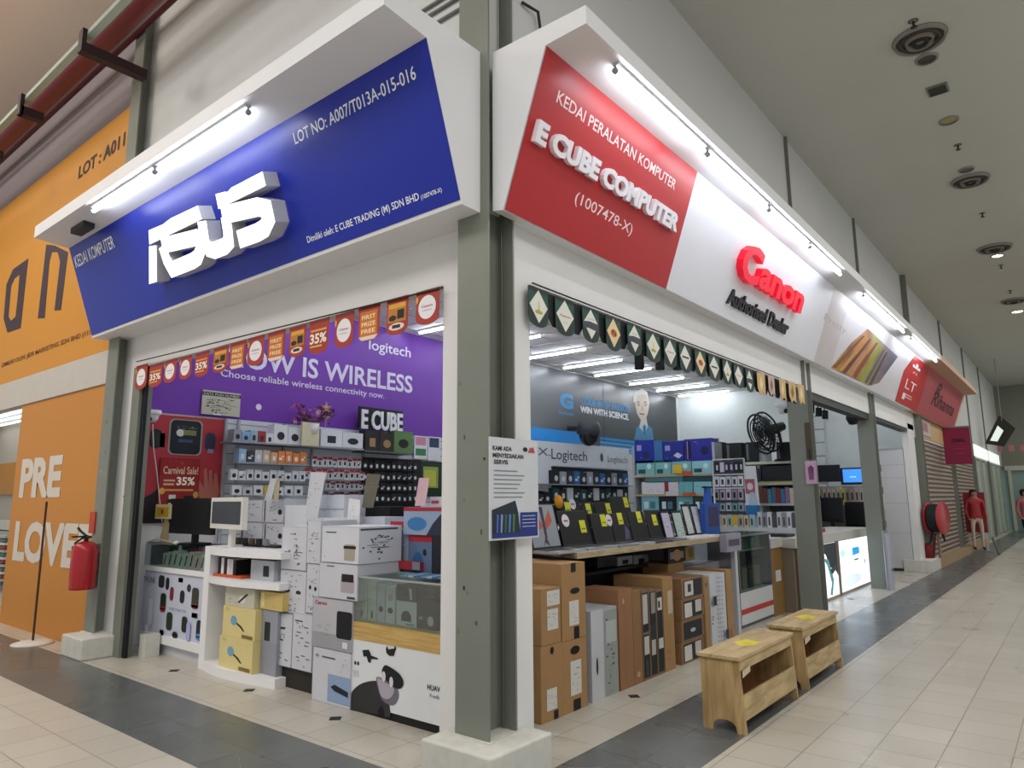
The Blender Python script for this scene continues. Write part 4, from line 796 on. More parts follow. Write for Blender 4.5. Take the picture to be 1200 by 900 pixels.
# header board and rack of hanging gear
h = root('gear_rack', (-7.8, 11.5, 0), 'tall gear rack with a white header board under the dark banner', 'rack')
FH = FX(-7.78)
def quad(F_, pts, dep, col, nm, par, w=0): P_ = [F_.on(*p) for p in pts]; m = M(); m.ext(F_, P_, w-dep, w, col); return m.build(nm, par)
quad(FH, [(616, 515), (737, 526), (737, 550), (646, 546), (646, 577), (616, 573)], .04, '#cfd4da', 'header_board', h)
lt(FH, 'Logitech', (646, 541), (688, 545), (646, 525), '#50565c', par=h, w=.004); lt(FH, 'Logitech', (712, 543), (735, 546), (712, 533), '#8a9098', par=h, w=.004)
lt(FH, 'X.', (630, 533), (645, 535), (630, 524), '#5a6068', par=h, w=.004)
m = M(); m.ell(FH, *FH.on(705, 536), .06, .09, '#50565c', .004); m.build('header_mark', h)
ya, yb_ = FH.on(616, 560)[0], FH.on(738, 560)[0]; zh = FH.on(690, 549)[1]
M().box((-7.98, ya, 0), (-7.83, yb_, zh), '#23262b').build('back_board', h)
for z in (zh-.35, zh-.72, zh-1.1): M().box((-7.83, ya, z), (-7.6, yb_, z+.02), '#8d9196').build('rail', h)
GC = ['#22262c', '#1f3a6a', '#2c5f9a', '#23262c', '#c9ccd0', '#2a2d33', '#7a3a34', '#8f959c', '#1d1f24', '#25343a']
def grow(l, r, tl, tr, bl, br, n, cols, lab, X=-7.68, ic='#c4c8cc', dep=.1): row(X, l, r, tl, tr, bl, br, [cols[(k*7+k//2) % len(cols)] for k in range(n)], lab, 'boxed_gear', 'boxed product', dep=dep, gap=.12, icon=ic)
grow(648, 737, 551, 555, 567, 569, 12, GC, 'boxed gear hanging in the upper row under the white header board')
grow(648, 737, 572, 572, 586, 587, 12, ['#2c4a4c', '#20242a', '#3c6a70', '#c4c8cc', '#22343a', '#aab0b8'], 'boxed gear hanging in the lower row under the white header board')
grow(623, 646, 577, 578, 589, 590, 3, ['#1c1e22', '#26282c'], 'dark boxed gear at the column end of the gear rack')
p = onx(690, 507, -7.5); r_ = root('security_camera', tuple(p), 'large black dome camera sticking out from the dark banner', 'security camera')
m = M(); m.lathe(p, [(.0, .22), (.2, .2), (.24, .1), (.24, -.02), (.2, -.05)], '#3a3c42', 20); m.build('housing', r_); M().lathe(p-Vector((0, 0, .05)), [(.2, 0), (.17, -.12), (.09, -.2), (0, -.22)], mat('#101114', .12), 20).build('dome', r_)
M().tube([p+Vector((-.2, 0, .1)), p+Vector((-.49, 0, .12))], .05, '#2c2e33', 10).build('bracket', r_)
# ---- laptop table
ZT = 1.08
pn, pf = onz(672, 648, ZT), onz(866, 627, ZT); XT = (pn.x+pf.x)/2
tb = root('display_table', (XT-.4, 6.4, 0), 'long wooden topped display table carrying rows of open laptops', 'table')
pl = onz(618, 642, ZT); yF, yN = pf.y, pn.y
WT = woodmat('table_edge_wood', '#8f7e62', '#b3a285', (8, 1, 8))
M().ext(FZ(ZT-.045), [(XT, yN), (XT, yF), (XT-.85, yF), (XT-.85, yN+.1), (pl.x, pl.y)], 0, .045, WT).build('table_top', tb)
m = M(); m.box((XT-.85, yN+.3, .0), (XT-.80, yF, ZT-.045), '#15161a'); m.build('back_panel', tb)  # added black sheet standing in for the shade under the table
M().box((XT-.05, yF-.07, 0), (XT, yF, ZT-.045), '#b9bcc2').build('leg', tb); M().box((XT-.8, yN+.12, 0), (XT-.75, yN+.18, ZT-.045), '#2a2b2e').build('leg', tb); M().box((XT-.8, yF-.07, 0), (XT-.75, yF-.01, ZT-.045), '#2a2b2e').build('leg', tb)
riser = root('display_riser', (XT-.62, 6.4, ZT), 'low dark riser along the rear of the laptop table with a pale front edge', 'stand'); ZR = ZT+.16
M().box((XT-.82, yN+.35, ZT), (XT-.5, 7.35, ZR-.015), '#1b1c20').build('body', riser); M().box((XT-.83, yN+.33, ZR-.015), (XT-.48, 7.37, ZR), '#a8a294').build('top', riser)
def laptop(X, l, r, t, b, z, lab, screen='#101114', note=None, disc=None, base='#2b2d33', pic=None, lean=14, w=None, dx=.24):
    FF = FX(X); ya = FF.on(l, (t+b)/2)[0]; yb2 = FF.on(r, (t+b)/2)[0]; zt = FF.on((l+r)/2, t)[1]
    H = max(.2, zt-z); rt = root('laptop', (X, (ya+yb2)/2, z), lab, 'laptop')
    La = math.radians(lean); Q = Fr((X, ya, z+.02), (0, 1, 0), (-math.sin(La), 0, math.cos(La))); W = yb2-ya; H = H/math.cos(La)
    m = M(); m.fbox(Q, 0, 0, W, H, -.008, 0, '#26272b'); lid = m.build('lid', rt)
    m = M(); m.rect(Q, .012, .02, W-.012, H-.012, screen, .001)
    if pic: deco(m, Q, .012, .02, W-.012, H-.012, pic, .002)
    m.build('screen', lid)
    m = M(); m.box((X-.0, ya, z), (X+dx, yb2, z+.018), base); bs_ = m.build('base', rt)
    M().rect(FZ(z+.018), X+.03, ya+.02, X+.13, yb2-.02, '#17181b', .001).build('keyboard', bs_); M().rect(FZ(z+.018), X+.155, ya+W*.35, X+min(.22, dx-.01), ya+W*.65, '#4a4c52', .001).build('touchpad', bs_)
    if note:
        a, b_ = note; m = M(); m.fbox(Q, a*W, b_*H, a*W+.09, b_*H+.11, .002, .004, '#c9cc30'); m.rect(Q, a*W+.015, b_*H+.03, a*W+.075, b_*H+.04, '#6a6c20', .005); m.build('price_note', rt)
    if disc: m = M(); m.ell(Q, disc[0]*W, disc[1]*H, .055, .055, '#cfcdd4', .003); m.rect(Q, disc[0]*W-.03, disc[1]*H-.01, disc[0]*W+.03, disc[1]*H+.005, '#a04a50', .004); m.build('sticker', rt)
    return rt
XLp = XT-.28
BF = [('r', 0, 0, 1, 1, '#8f959f'), ('p', [(.5, .5), (.2, .85), (.12, .6), (.35, .4)], '#b05a48'), ('p', [(.5, .5), (.8, .88), (.86, .6), (.6, .4)], '#b0563f'), ('p', [(.48, .2), (.56, .2), (.58, .95), (.46, .95)], '#3c3550'), ('p', [(.45, .1), (.38, .0), (.5, .3), (.6, .0)], '#4a3c50')]
laptop(XLp, 625, 658, 593, 629, ZT, 'open laptop showing a red butterfly picture, at the column end of the front row', pic=BF, base='#9a9ca2')
laptop(XLp-.02, 661, 697, 601, 630, ZT, 'open dark laptop with a round white sticker, second in the front row', note=(.62, .35), disc=(.2, .72), base='#8d9096')
laptop(XLp, 698.5, 720, 604, 631, ZT, 'open dark laptop with a yellow note and a pale disc, third in the front row', note=(.5, .55), disc=(.95, .75), base='#76797f')
laptop(XLp, 721.5, 741, 604, 630, ZT, 'open laptop with a violet glow on its screen, fourth in the front row', note=(.4, .6), pic=[('p', [(.6, 0), (.9, 0), (.95, .35), (.75, .55)], '#564a70')], base='#9a9ca0')
laptop(XLp, 742.5, 761, 602, 627, ZT, 'open dark laptop with a yellow note near its corner, fifth in the front row', note=(.5, .6), base='#3a3c42')
laptop(XLp, 762.5, 779, 600, 625, ZT, 'open dark laptop with a tall yellow note, last in the front row', note=(.4, .45), base='#6a6d72')
XRp = XT-.74
laptop(XRp, 661, 684, 589, 606, ZR, 'dark laptop with a yellow note and pale disc, first on the rear riser', note=(.2, .45), disc=(.62, .85), dx=.2)
laptop(XRp, 686, 699, 590, 607, ZR, 'dark laptop with a yellow note, second on the rear riser', note=(.3, .4), dx=.2)
laptop(XRp, 701, 718.5, 590, 607, ZR, 'dark laptop with a plain black screen, third on the rear riser', note=(.7, .4), dx=.2)
laptop(XRp, 720, 742, 584, 606, ZR, 'dark laptop standing taller with a mustard note, last on the rear riser', note=(.7, .55), dx=.2)
thing(M().lathe(tuple(onx(654, 588, XRp+.1)), [(0, .02), (.06, .015), (.06, 0), (0, 0)], '#d08a20', 16, ax=(1, 0, .1)), 'badge', 'round orange badge standing at the column end of the laptop riser', 'badge')
for k, (l, r, t, b) in enumerate(((780, 790, 598, 623), (793, 804, 598, 622), (806, 814, 590, 613), (816, 825, 590, 611))):
    FF = FX(XLp+.02 if k < 2 else XLp-.12); ya, yb2 = FF.on(l, 610)[0], FF.on(r, 610)[0]; zt = FF.on(l, t)[1]; Q = Fr((FF.O.x, ya, ZT), (0, 1, 0), (-.22, 0, .975)); W, H = yb2-ya, zt-ZT
    rt = root('tablet', (FF.O.x, ya, ZT), ['upright tablet with a lilac spec sheet beside the last front laptop', 'upright tablet with a greenish spec sheet, second after the laptops', 'upright tablet with a white spec sheet, third after the laptops', 'upright tablet with a white spec sheet beside the blue stand'][k], 'tablet')
    M().fbox(Q, 0, 0, W, H, -.01, 0, '#16171b').build('tablet_body', rt); m = M(); m.rect(Q, W*.08, H*.05, W*.92, H*.92, ['#b8b4cc', '#a9bcb8', '#c4c9cc', '#c2c4d0'][k], .001); marks(m, Q, W*.15, H*.1, W*.85, H*.85, 9, '#34344a', k); m.build('screen', rt)
    M().fbox(Q, W*.3, 0, W*.7, .02, -.12, 0, '#222').build('foot', rt) if False else M().box((FF.O.x-.14, ya+W*.3, ZT), (FF.O.x-.01, ya+W*.7, ZT+.02), '#222226').build('foot', rt)
bs = root('phone_display', (XT-.4, 7.9, ZT), 'blue display stand with a slim neck at the far end of the laptop table', 'display stand')
FF = FX(XT-.35); a, b_ = FF.on(826, 600)[0], FF.on(843, 600)[0]; z_ = FF.on(834, 590)[1]; z2_ = FF.on(832, 572)[1]
m = M(); m.fbox(FF, a, ZT, b_, z_, -.06, 0, mat('#2a4fa0', .4)); m.rect(FF, a+.1, ZT+.08, b_-.04, z_-.04, '#3c3a5c', .002); m.build('body', bs)
c = (a*.65+b_*.35); m = M(); m.ext(FF, [(c-.09, z_), (c+.09, z_), (c+.05, z2_), (c-.05, z2_)], -.04, 0, mat('#2d55b0', .4)); m.fbox(FF, c-.09, z2_, c+.09, z2_+.02, -.05, .01, '#20242c'); m.build('neck', bs)
bs2 = M(); bs2.fbox(FX(XT-.12), FX(XT-.12).on(800, 620)[0], ZT, yF-.35, ZT+.02, -.1, .08, '#c4c6c8'); thing(bs2, 'tray', 'pale low tray on the table edge in front of the tablets', 'tray')
pp = root('card_reader', (XT-.1, yF+.06, ZT), 'silver grey device hanging at the far end of the laptop table', 'device')
FF = FX(XT+.01); m = M(); m.fbox(FF, FF.on(843, 630)[0], ZT-.16, FF.on(860, 630)[0], ZT+.03, .0, .08, '#8b8898'); m.rect(FF, FF.on(845, 630)[0], ZT-.1, FF.on(858, 630)[0], ZT-.03, '#4a4858', .083); m.build('body', pp)
# under the table
m = M(); F4 = FX(XT-.62)
for k, (l, t, r, b, c, lab) in enumerate(((700, 652, 722, 664, '#2b2d31', 'dark device on the shelf under the laptop table'), (724, 652, 741, 662, '#a5a8ac', 'white and black box on the shelf under the laptop table, first of two'), (743, 650, 760, 661, '#a2a5aa', 'white and black box on the shelf under the laptop table, second of two'))):
    thing(pack(F4, l, t, r, b, .15, c, [('r', .3, .1, .7, .6, '#1a1b1e')]), 'boxed_device', lab, 'boxed product')
zs_ = F4.on(730, 663)[1]
thing(M().box((XT-.79, yN+.35, zs_-.03), (XT-.55, 7.2, zs_-.003), '#1d1e22'), 'under_shelf', 'dark shelf under the laptop table', 'shelf')
zs2 = zs_
F4 = FX(XT-.3)
pf_ = root('picture_box', F4.pt(*F4.on(793, 658)), 'dark framed picture of a laptop on a box under the table', 'picture')
u0, v0, u1, v1 = rect_on(F4, 783, 642, 803, 659); M().fbox(F4, u0, v0, u1, v1, -.05, 0, '#231d20').build('frame', pf_); m = M(); m.rect(F4, u0+.04, v0+.04, u1-.04, v1-.04, '#8b8890', .002); m.ell(F4, (u0+u1)/2, (v0+v1)/2, .1, .06, '#b08a68', .003); m.build('picture', pf_)
thing(pack_lo(F4, 803.5, 641, 814, 660, v0, .2, '#9c8450', [('r', .3, .2, .8, .9, '#7a6538')]), 'carton', 'tan box beside the framed picture under the table', 'carton')
thing(pack_lo(FX(XT-.32), 783, 659.5, 802, 675, .0, .3, CARD, []), 'carton', 'brown carton carrying the framed picture under the table', 'carton')
thing(pack_lo(FX(XT-.33), 803, 660.5, 846, 672, .0, .3, '#45454c', [('r', 0, .9, 1, 1, '#8d8d92')]), 'carton', 'dark wide carton lying at the far end under the table', 'carton')
# ---- row of floor cartons
FB3 = FX(-3.0)
TAPE = '#191a1c'
def fl(l, t, r, b, dep, col, D, lab, z0=0.0, nm='carton', F=FB3, D2=(), zt=None):
    u0, v0, u1, v1 = rect_on(F, l, t, r, b); v0 = z0; v1 = zt or v1
    m = M(); m.fbox(F, u0, v0, u1, v1, -dep, 0, col); deco(m, F, u0, v0, u1, v1, D)
    if D2: deco(m, FY(F.pt(u0, 0, -dep).y, F.O.x-dep), 0, v0, dep, v1, D2)
    thing(m, nm, lab, 'carton'); return v1
LB = lambda a, b, c, d: [('r', a, b, c, d, '#c9c9c4'), ('m', a+.02, b+.03, c-.04, d-.05, 9, '#2c2c2c')]
za = fl(634, 755, 660, 848, .5, CARD, LB(.25, .14, .7, .42)+[('r', .55, 0, .75, .12, TAPE), ('e', .5, .92, .08, .05, TAPE)], 'brown carton with a white label, on the floor next to the column')
fl(634, 689, 657, 754, .5, CARD, LB(.25, .05, .0, .0)[:0]+LB(.3, .68, .95, .95)+LB(.3, .25, .85, .62), 'brown carton with two white labels, on the column side of the front row', z0=za+.003)
zb3 = fl(660, 749, 688, 838, .5, CARD, LB(.3, .22, .75, .7)+[('r', .4, .0, .7, .16, TAPE), ('e', .5, .85, .2, .06, TAPE)], 'brown carton with a tall label and tape, lower one of the tallest stack')
fl(658, 656, 686, 748, .5, CARD, LB(.3, .18, .7, .5)+[('r', .48, 0, .7, .16, TAPE), ('r', .4, .88, .6, 1, TAPE), ('e', .55, .63, .2, .04, TAPE)], 'brown carton with black tape, upper one of the tallest stack', z0=zb3+.003, zt=ZT-.05)
SV = '#a4a8ae'
fl(693, 713, 724, 822, .34, SV, [('r', .0, .0, .45, 1, '#b8bbc0'), ('e', .2, .38, .04, .1, '#2c2f33'), ('r', .5, .02, .98, .97, '#8f9893', 1), ('m', .55, .05, .95, .95, 16, '#3a3f40'), ('r', .55, .6, .95, .85, '#a9b0ae', 1)], 'silver grey carton with carrying handle, standing in the front row')
fl(700, 691, 718, 790, .3, CARD2, [], 'open brown carton behind the silver grey carton', F=FX(-3.36))
fl(726, 690, 742, 812, .36, '#90694a', [('r', .4, .05, .42, .95, '#7a5638'), ('e', .35, .88, .05, .03, '#b8a890')], 'reddish brown tall carton next to the silver grey one')
fl(742.3, 692, 752, 802, .36, CARD2, [('e', .5, .1, .2, .03, '#b09878')], 'narrow darker brown carton between the reddish one and the black printed ones')
MN = [('r', .1, .03, .95, .97, '#202226'), ('r', .15, .62, .85, .95, '#b5b5b0', 1), ('m', .2, .64, .8, .93, 6), ('r', .2, .28, .9, .48, '#bdbdb8', 1), ('r', .0, .5, 1, .53, '#7a6248', 1), ('r', .3, .05, .7, .22, '#3a3d42', 1)]
fl(753, 691, 761, 802, .36, '#7c634a', MN, 'slim monitor carton printed black with white labels, first of three')
fl(761.5, 690, 769.5, 796, .36, '#7c634a', MN[:1]+[('r', .3, .72, .9, .96, '#8a8a86', 1), ('r', .1, .4, .9, .6, '#2e3034', 1), ('r', .2, .25, .8, .42, '#b0b0aa', 1)], 'slim monitor carton printed black with white labels, second of three')
fl(770, 690, 777.5, 793, .36, '#7c634a', MN[:1]+[('r', .2, .75, .9, .9, '#c4c4c0', 1), ('r', .3, .78, .6, .86, '#2c2c2c', 1, 1), ('r', .2, .3, .9, .42, '#c4c4c0', 1)], 'slim monitor carton printed black with small labels, third of three')
fl(778, 676, 790, 789, .5, CARD, [('r', .45, .6, .9, .85, '#b8a890'), ('m', .1, .1, .9, .5, 5, '#6a5236')], 'tall plain brown carton after the black printed monitor cartons')
zD = 0
DD = [('r', .08, .06, .92, .9, '#22242a')]
for k, (t, b) in enumerate(((754, 776), (730, 753), (706, 729), (681, 705))):
    lab = ['lowest carton of the stack of four with black printed ends, two white labels', 'second lowest carton of the stack of four, black print with a small white mark', 'third carton of the stack of four, two white labels on black', 'topmost carton of the stack of four, one white label on black'][k]
    D = DD+([LB(.12, .1, .45, .8)[0]+(1,), ('r', .6, .25, .88, .85, '#bdbdb8', 1)] if k in (0, 2) else [('e', .5, .45, .12, .1, '#b0b0ac')] if k == 1 else [('r', .12, .12, .5, .85, '#c4c4c0', 1), ('r', .25, .3, .4, .7, '#3a3a3a', 1, 1)])
    zD = fl(799, t, 825, b, .5, '#86674a', D, lab, z0=zD+(.003 if k else 0), zt=.003+.187*(k+1))
fl(826.5, 676, 831.5, 762, .5, CARD, [('e', .5, .9, .3, .03, '#6a5236')], 'narrow brown carton next to the stack of four')
SW = [('m', .02, .05, .3, .95, 8, '#24262a')]+[('r', .4+.1*i, .04+.06*j, .45+.1*i, .06+.06*j, '#70747a') for i in (0, 1, 2) for j in range(16)]+[('r', .05, .6, .25, .72, '#23252a'), ('r', .75, .12, .95, .24, '#2c3040')]
fl(833, 672, 851, 757, .4, '#bfc2c8', SW, 'tall white carton dotted with small black prints beside the glass case')
fl(852, 667, 859, 745, .5, CARD, [('r', .3, .1, .6, .2, '#7a5c3a')], 'tall brown carton touching the glass case')
# ---- glass case with the red stripe
sc = root('showcase', (-3.45, 8.8, 0), 'tall glass showcase with a white base and a red stripe beside the laptop table', 'showcase')
yA, yB2 = 8.2, 9.28; FS = FX(-3.22); zg = .40; ztp = 1.06
m = M(); m.box((-3.6, yA, .04), (-3.22, yB2, zg), '#c2c4c6'); m.box((-3.58, yA+.02, 0), (-3.24, yB2-.02, .04), '#55585c'); m.build('base', sc)
M().rect(FS, yA, .155, yB2, .215, '#b03a34', .002).build('red_stripe', sc)
m = M(); m.fbox(FS, yA+.02, zg, yB2-.05, ztp, -.005, 0, GLASS); m.box((-3.6, yA, ztp), (-3.22, yB2, ztp+.006), GLASS); m.build('glass', sc)
m = M(); m.box((-3.6, yA, zg), (-3.59, yB2, ztp), '#4a4a48'); m.box((-3.59, yB2-.05, zg), (-3.22, yB2, ztp), '#3f4f6c'); m.box((-3.6, yA, zg), (-3.22, yA+.02, ztp), CHROME); m.box((-3.6, yA, ztp-.02), (-3.215, yB2, ztp), CHROME); m.build('frame', sc)
M().box((-3.58, yA+.03, .86), (-3.26, yB2-.06, .87), '#a8a48c').build('shelf', sc)
for k, c in enumerate(('#3a5a9c', '#5a6a3c', '#3c6a64', '#4a7a78', '#6a8a84')): y = yA+.08+k*.18; thing(M().box((-3.45, y, .871), (-3.3, y+.14, 1.02-.015*(k % 2)), c), 'boxed_device', ['blue box on the showcase shelf nearest the laptop table', 'olive box on the showcase shelf next to the blue one', 'dark teal box in the middle of the showcase shelf', 'teal box on the showcase shelf past the middle', 'grey green box at the far end of the showcase shelf'][k], 'boxed product')
for k in range(4): y = yA+.12+k*.22; thing(M().box((-3.45, y, zg+.001), (-3.32, y+.16, zg+.2+.05*(k % 2)), ['#6a6458', '#7d766a', '#5c5a56', '#77746c'][k]), 'boxed_device', 'dull brown box standing at the bottom of the striped showcase', 'boxed product', 'boxes at the bottom of the striped showcase')
# ---- counter with lit fronts
ct = root('service_counter', (-3.4, 12, 0), 'service counter with two glowing poster fronts and a pale worktop', 'counter')
ZK = .83
m = M(); m.box((-3.7, 9.75, .0), (-3.08, 13.95, ZK), '#8d8272'); m.box((-3.72, 9.72, ZK), (-3.04, 13.98, ZK+.13), '#bdbcb6'); m.build('body', ct)
tn = root('side_cabinet', (-3.45, 9.5, 0), 'tan wooden cabinet with a white sticker between the showcase and the lit counter', 'cabinet')
TAN = mat('#94713c', .55, name='tan_laminate'); M().box((-3.62, 9.3, 0), (-3.22, 9.72, .85), TAN).build('body', tn); M().box((-3.64, 9.29, .85), (-3.20, 9.735, .97), '#c9c8c0').build('top', tn)
F7 = FX(-3.22); F7b = FY(9.3); M().rect(F7, 9.42, .42, 9.62, .56, '#e0e0e0', .002).build('sticker', tn); m = M(); m.rect(FX(-3.22), 9.49, .46, 9.56, .53, '#222', .003) if False else None
FKc = FX(-3.07)
GLOW = mat('#e8f2ff', emit=1.15, name='backlit_poster_white')
def lit(y0_, y1_, nm, D):
    m = M(); m.fbox(FKc, y0_, .04, y1_, ZK-.02, -.01, .01, GLOW); deco(m, FKc.off(.01), y0_, .04, y1_, ZK-.02, [tuple(mat(x, emit=.9) if isinstance(x, str) and x.startswith('#') else x for x in d) for d in D]); m.build(nm, ct)
lit(10.0, 10.75, 'lit_panel', [('r', .1, .5, .5, .55, '#3a4a5a')])
lit(10.9, 11.75, 'lit_panel', [('p', [(0, 1), (1, 1), (1, .35), (.8, .5), (.5, .55), (.3, .8), (0, .9)], '#23262a'), ('p', [(.1, .75), (.35, .6), (.55, .25), (.4, .05), (.55, .02), (.7, .3), (.45, .7)], '#4a7a80'), ('p', [(.5, .5), (.9, .6), (.95, .5), (.6, .4)], '#2c3438'), ('m', .5, .5, .95, .8, 8, '#303438')])
lit(11.85, 13.85, 'lit_panel', [('r', .42, .62, .65, .82, '#2f9ad0'), ('p', [(.42, .62), (.65, .62), (.65, .68), (.42, .66)], '#e0f0f8'), ('e', .12, .75, .07, .08, '#a8dcd8'), ('r', .46, .55, .6, .58, '#34404a'), ('r', .8, .42, .83, .52, '#50586a'), ('e', .35, .18, .3, .12, '#d0dcf4'), ('m', .1, .3, .9, .5, 8, '#c0c8d8')])
m = M(); [m.box((-3.09, y, 0), (-3.045, y+.09, ZK), '#7a6a58') for y in (9.8, 10.78, 11.76, 13.87)]; m.box((-3.09, 9.8, 0), (-3.05, 13.96, .04), '#9a9488'); m.build('frame', ct)
# ---- goods on back shelving; plane Y=13
FK = FY(13.0)
def P3(px, py): return FK.on(px, py)
sh = root('island_shelf', (-7.2, 13.2, 0), 'shelving unit stacked with blue and teal boxes in front of the pale rear wall', 'shelf unit')
uA, uB = P3(744, 560)[0], P3(836, 560)[0]
m = M(); zz1 = P3(790, 556)[1]; zz2 = P3(790, 579)[1]; zz0 = P3(790, 603)[1]
M().box((uA, 13.0, zz1-.04), (uB, 13.33, zz1), '#b3a183').build('shelf_board', sh); M().box((uA, 13.0, zz2-.04), (uB, 13.33, zz2), '#b3a183').build('shelf_board', sh); M().box((uA, 13.0, zz0-.04), (uB, 13.33, zz0), '#b3a183').build('shelf_board', sh)
M().box((uA, 13.33, 0), (uB, 13.37, zz1+.7), '#8f979c').build('back_panel', sh); M().box((uA-.05, 13.0, 0), (uA, 13.37, zz1+.6), '#a8adb2').build('side_panel', sh); M().box((uB, 13.0, 0), (uB+.05, 13.37, zz1+.6), '#a8adb2').build('side_panel', sh)
def sb(l, t, r, b, z0, c, lab, D=(), dep=.3, Y=13.02, nm='boxed_product', g=None):
    F_ = FY(Y); u0, v0, u1, v1 = rect_on(F_, l, t, r, b); v0 = z0; m = M(); m.fbox(F_, u0, v0, u1, v1, -dep, 0, c); deco(m, F_, u0, v0, u1, v1, D); thing(m, nm, lab, 'boxed product', g); return v1
zq1 = zz1+.003
TD = [('r', .1, .1, .5, .4, '#2c4a50'), ('e', .7, .6, .12, .2, '#bfe0e0'), ('m', .1, .6, .9, .9, 4, '#e0f0f0')]
for l, r, lab in ((746, 767, 'teal box with a printer print, first on the upper board of the island shelf'), (768, 786, 'teal box with a dark print, second on the upper board of the island shelf'), (787, 810, 'pale teal box behind the yellow tag on the island shelf'), (811, 834, 'light aqua box at the far end of the upper board')):
    tq = sb(l, 540, r, 556, zq1, '#78b0b0' if l < 800 else '#8fc4cc', lab, TD)
BDk = [('r', .1, .55, .35, .8, '#8f90c0'), ('e', .6, .35, .2, .15, '#2c2f58'), ('m', .1, .1, .5, .3, 4, '#c4c6e0')]
sb(744, 516, 766, 539, tq+.003, '#22308c', 'dark blue printer box, first on top of the teal boxes', BDk)
sb(766.5, 516, 776, 539, tq+.003, '#3a6a9c', 'narrow steel blue box between two dark blue printer boxes', [])
sb(777, 517, 801, 539, tq+.003, '#222c84', 'dark blue printer box, second on top of the teal boxes', BDk+[('p', [(.5, .3), (.7, .45), (.95, .3), (.75, .15)], '#b8bcd8')])
sb(802, 514, 834, 539, tq+.003, '#2a2f90', 'largest dark blue printer box, at the far end on top of the teal boxes', [('r', .05, .1, .25, .9, '#1f1c3c'), ('r', .1, .1, .13, .9, '#a08ac0', 1), ('e', .75, .45, .15, .2, '#1c2450'), ('m', .3, .6, .7, .9, 4, '#b0b4e0')])
tq2 = 0
for l, r, c, lab in ((752, 778.5, '#d8d8da', 'row of white cartridge packs on the middle board'), (779, 783, '#a82c38', 'red cartridge pack between the white ones'), (783.5, 795, '#d4d0d4', 'white pack beside the red cartridge pack'), (796, 812, '#6fb0b4', 'teal pack beside the white pack on the middle board'), (813, 834, '#86c0c8', 'light teal pack at the far end of the middle board')):
    tq2 = sb(l, 564.5, r, 579, zz2+.003, c, lab, [('m', .05, .1, .9, .9, 8, '#b0889c' if c.startswith('#d') else '#3c6a70')])
sb(756, 558.5, 800, 564, tq2+.003, '#4a7c84', 'flat dark teal box lying on the cartridge packs'); sb(801, 558.5, 834, 564, tq2+.003, '#274a58', 'flat navy teal box lying at the far end on the cartridge packs')
for l, r, c, lab in ((752, 772, '#7ab4bc', 'aqua box with windows on the lowest board of the island shelf'), (773, 792, '#22272c', 'black box on the lowest board of the island shelf'), (793, 812, '#6aa4a8', 'teal box on the lowest board behind the tablets'), (813, 830, '#30403c', 'dark green box on the lowest board behind the tablets')):
    sb(l, 581.5, r, 603, zz0+.003, c, lab, [('r', .15, .3, .4, .7, '#cfe4ea'), ('r', .5, .3, .8, .7, '#4a7a88')])
def tagp(l, t, r, b, c, lab, Y=12.97): u0, v0, u1, v1 = rect_on(FY(Y), l, t, r, b); thing(M().fbox(FY(Y), u0, v0, u1, v1, -.006, 0, c), 'price_tag', lab, 'price tag')
tagp(789, 545, 799, 555, '#d8b02c', 'yellow square tag on the upper board of the island shelf'); tagp(800, 552, 811, 557, '#c05a30', 'orange tag on the edge of the upper board'); tagp(800, 577, 815, 581, '#c0643c', 'long orange tag on the edge of the middle board'); tagp(780, 576, 795, 581, '#d0cccc', 'white paper tag on the edge of the middle board')
# ---- wire rack with cards
wr = root('wire_rack', (-5.5, 12.3, 0), 'white wire rack of small hanging packs beside the blue boxes', 'rack'); FW_ = FY(12.3)
def W3(px, py): return FW_.on(px, py)
m = M(); uL, uR = W3(836, 560)[0], W3(873, 560)[0]; zT, zB = W3(855, 538)[1], W3(855, 612)[1]
for u in (uL, uR): m.tube([FW_.pt(u, 0, 0), FW_.pt(u, zT, 0)], .015, '#d0d2d2', 6)
for z in (zT, W3(855, 556)[1], W3(855, 572)[1], zB): m.tube([FW_.pt(uL, z, 0), FW_.pt(uR, z, 0)], .012, '#d0d2d2', 6)
m.build('wire_frame', wr); M().fbox(FW_, uL, .4, uR, zT-.02, -.06, -.04, '#4a5054').build('back_panel', wr)
def wrow(l, r, t, b, n, cols, lab, Y=12.3, w=0, ic='#c0c4cc'):
    F_ = FY(Y); u0, v0, u1, v1 = rect_on(F_, l, t, r, b)
    for k in range(n):
        a = u0+(u1-u0)*k/n; bb = a+(u1-u0)/n*.86; m = M(); m.fbox(F_, a, v0, bb, v1-.01*(k % 2), -.035, 0, cols[k % len(cols)]); m.rect(F_, a+(bb-a)*.25, v0+(v1-v0)*.2, a+(bb-a)*.7, v0+(v1-v0)*.7, ic, .002); thing(m, 'blister_pack', lab, 'blister pack', lab)
wrow(838, 872, 541, 553, 6, ['#2a2430', '#c4bcc4', '#3a3048', '#4a3c68', '#2c2c34'], 'small dark pack in the top row of the white wire rack')
wrow(837, 872, 558, 570, 5, ['#ccced2', '#d4d6d8', '#bfc2c8'], 'small white pack in the middle row of the white wire rack', ic='#3a3840')
wrow(837, 872, 573, 586, 5, ['#8d8494', '#a49aac', '#b8b0bc'], 'mauve pack in the third row of the white wire rack', ic='#231c28')
wrow(837, 880, 589, 599, 6, ['#6a9a9c', '#8a9ea4', '#aab2b8'], 'teal grey pack in the fourth row of the white wire rack', ic='#2a3438')
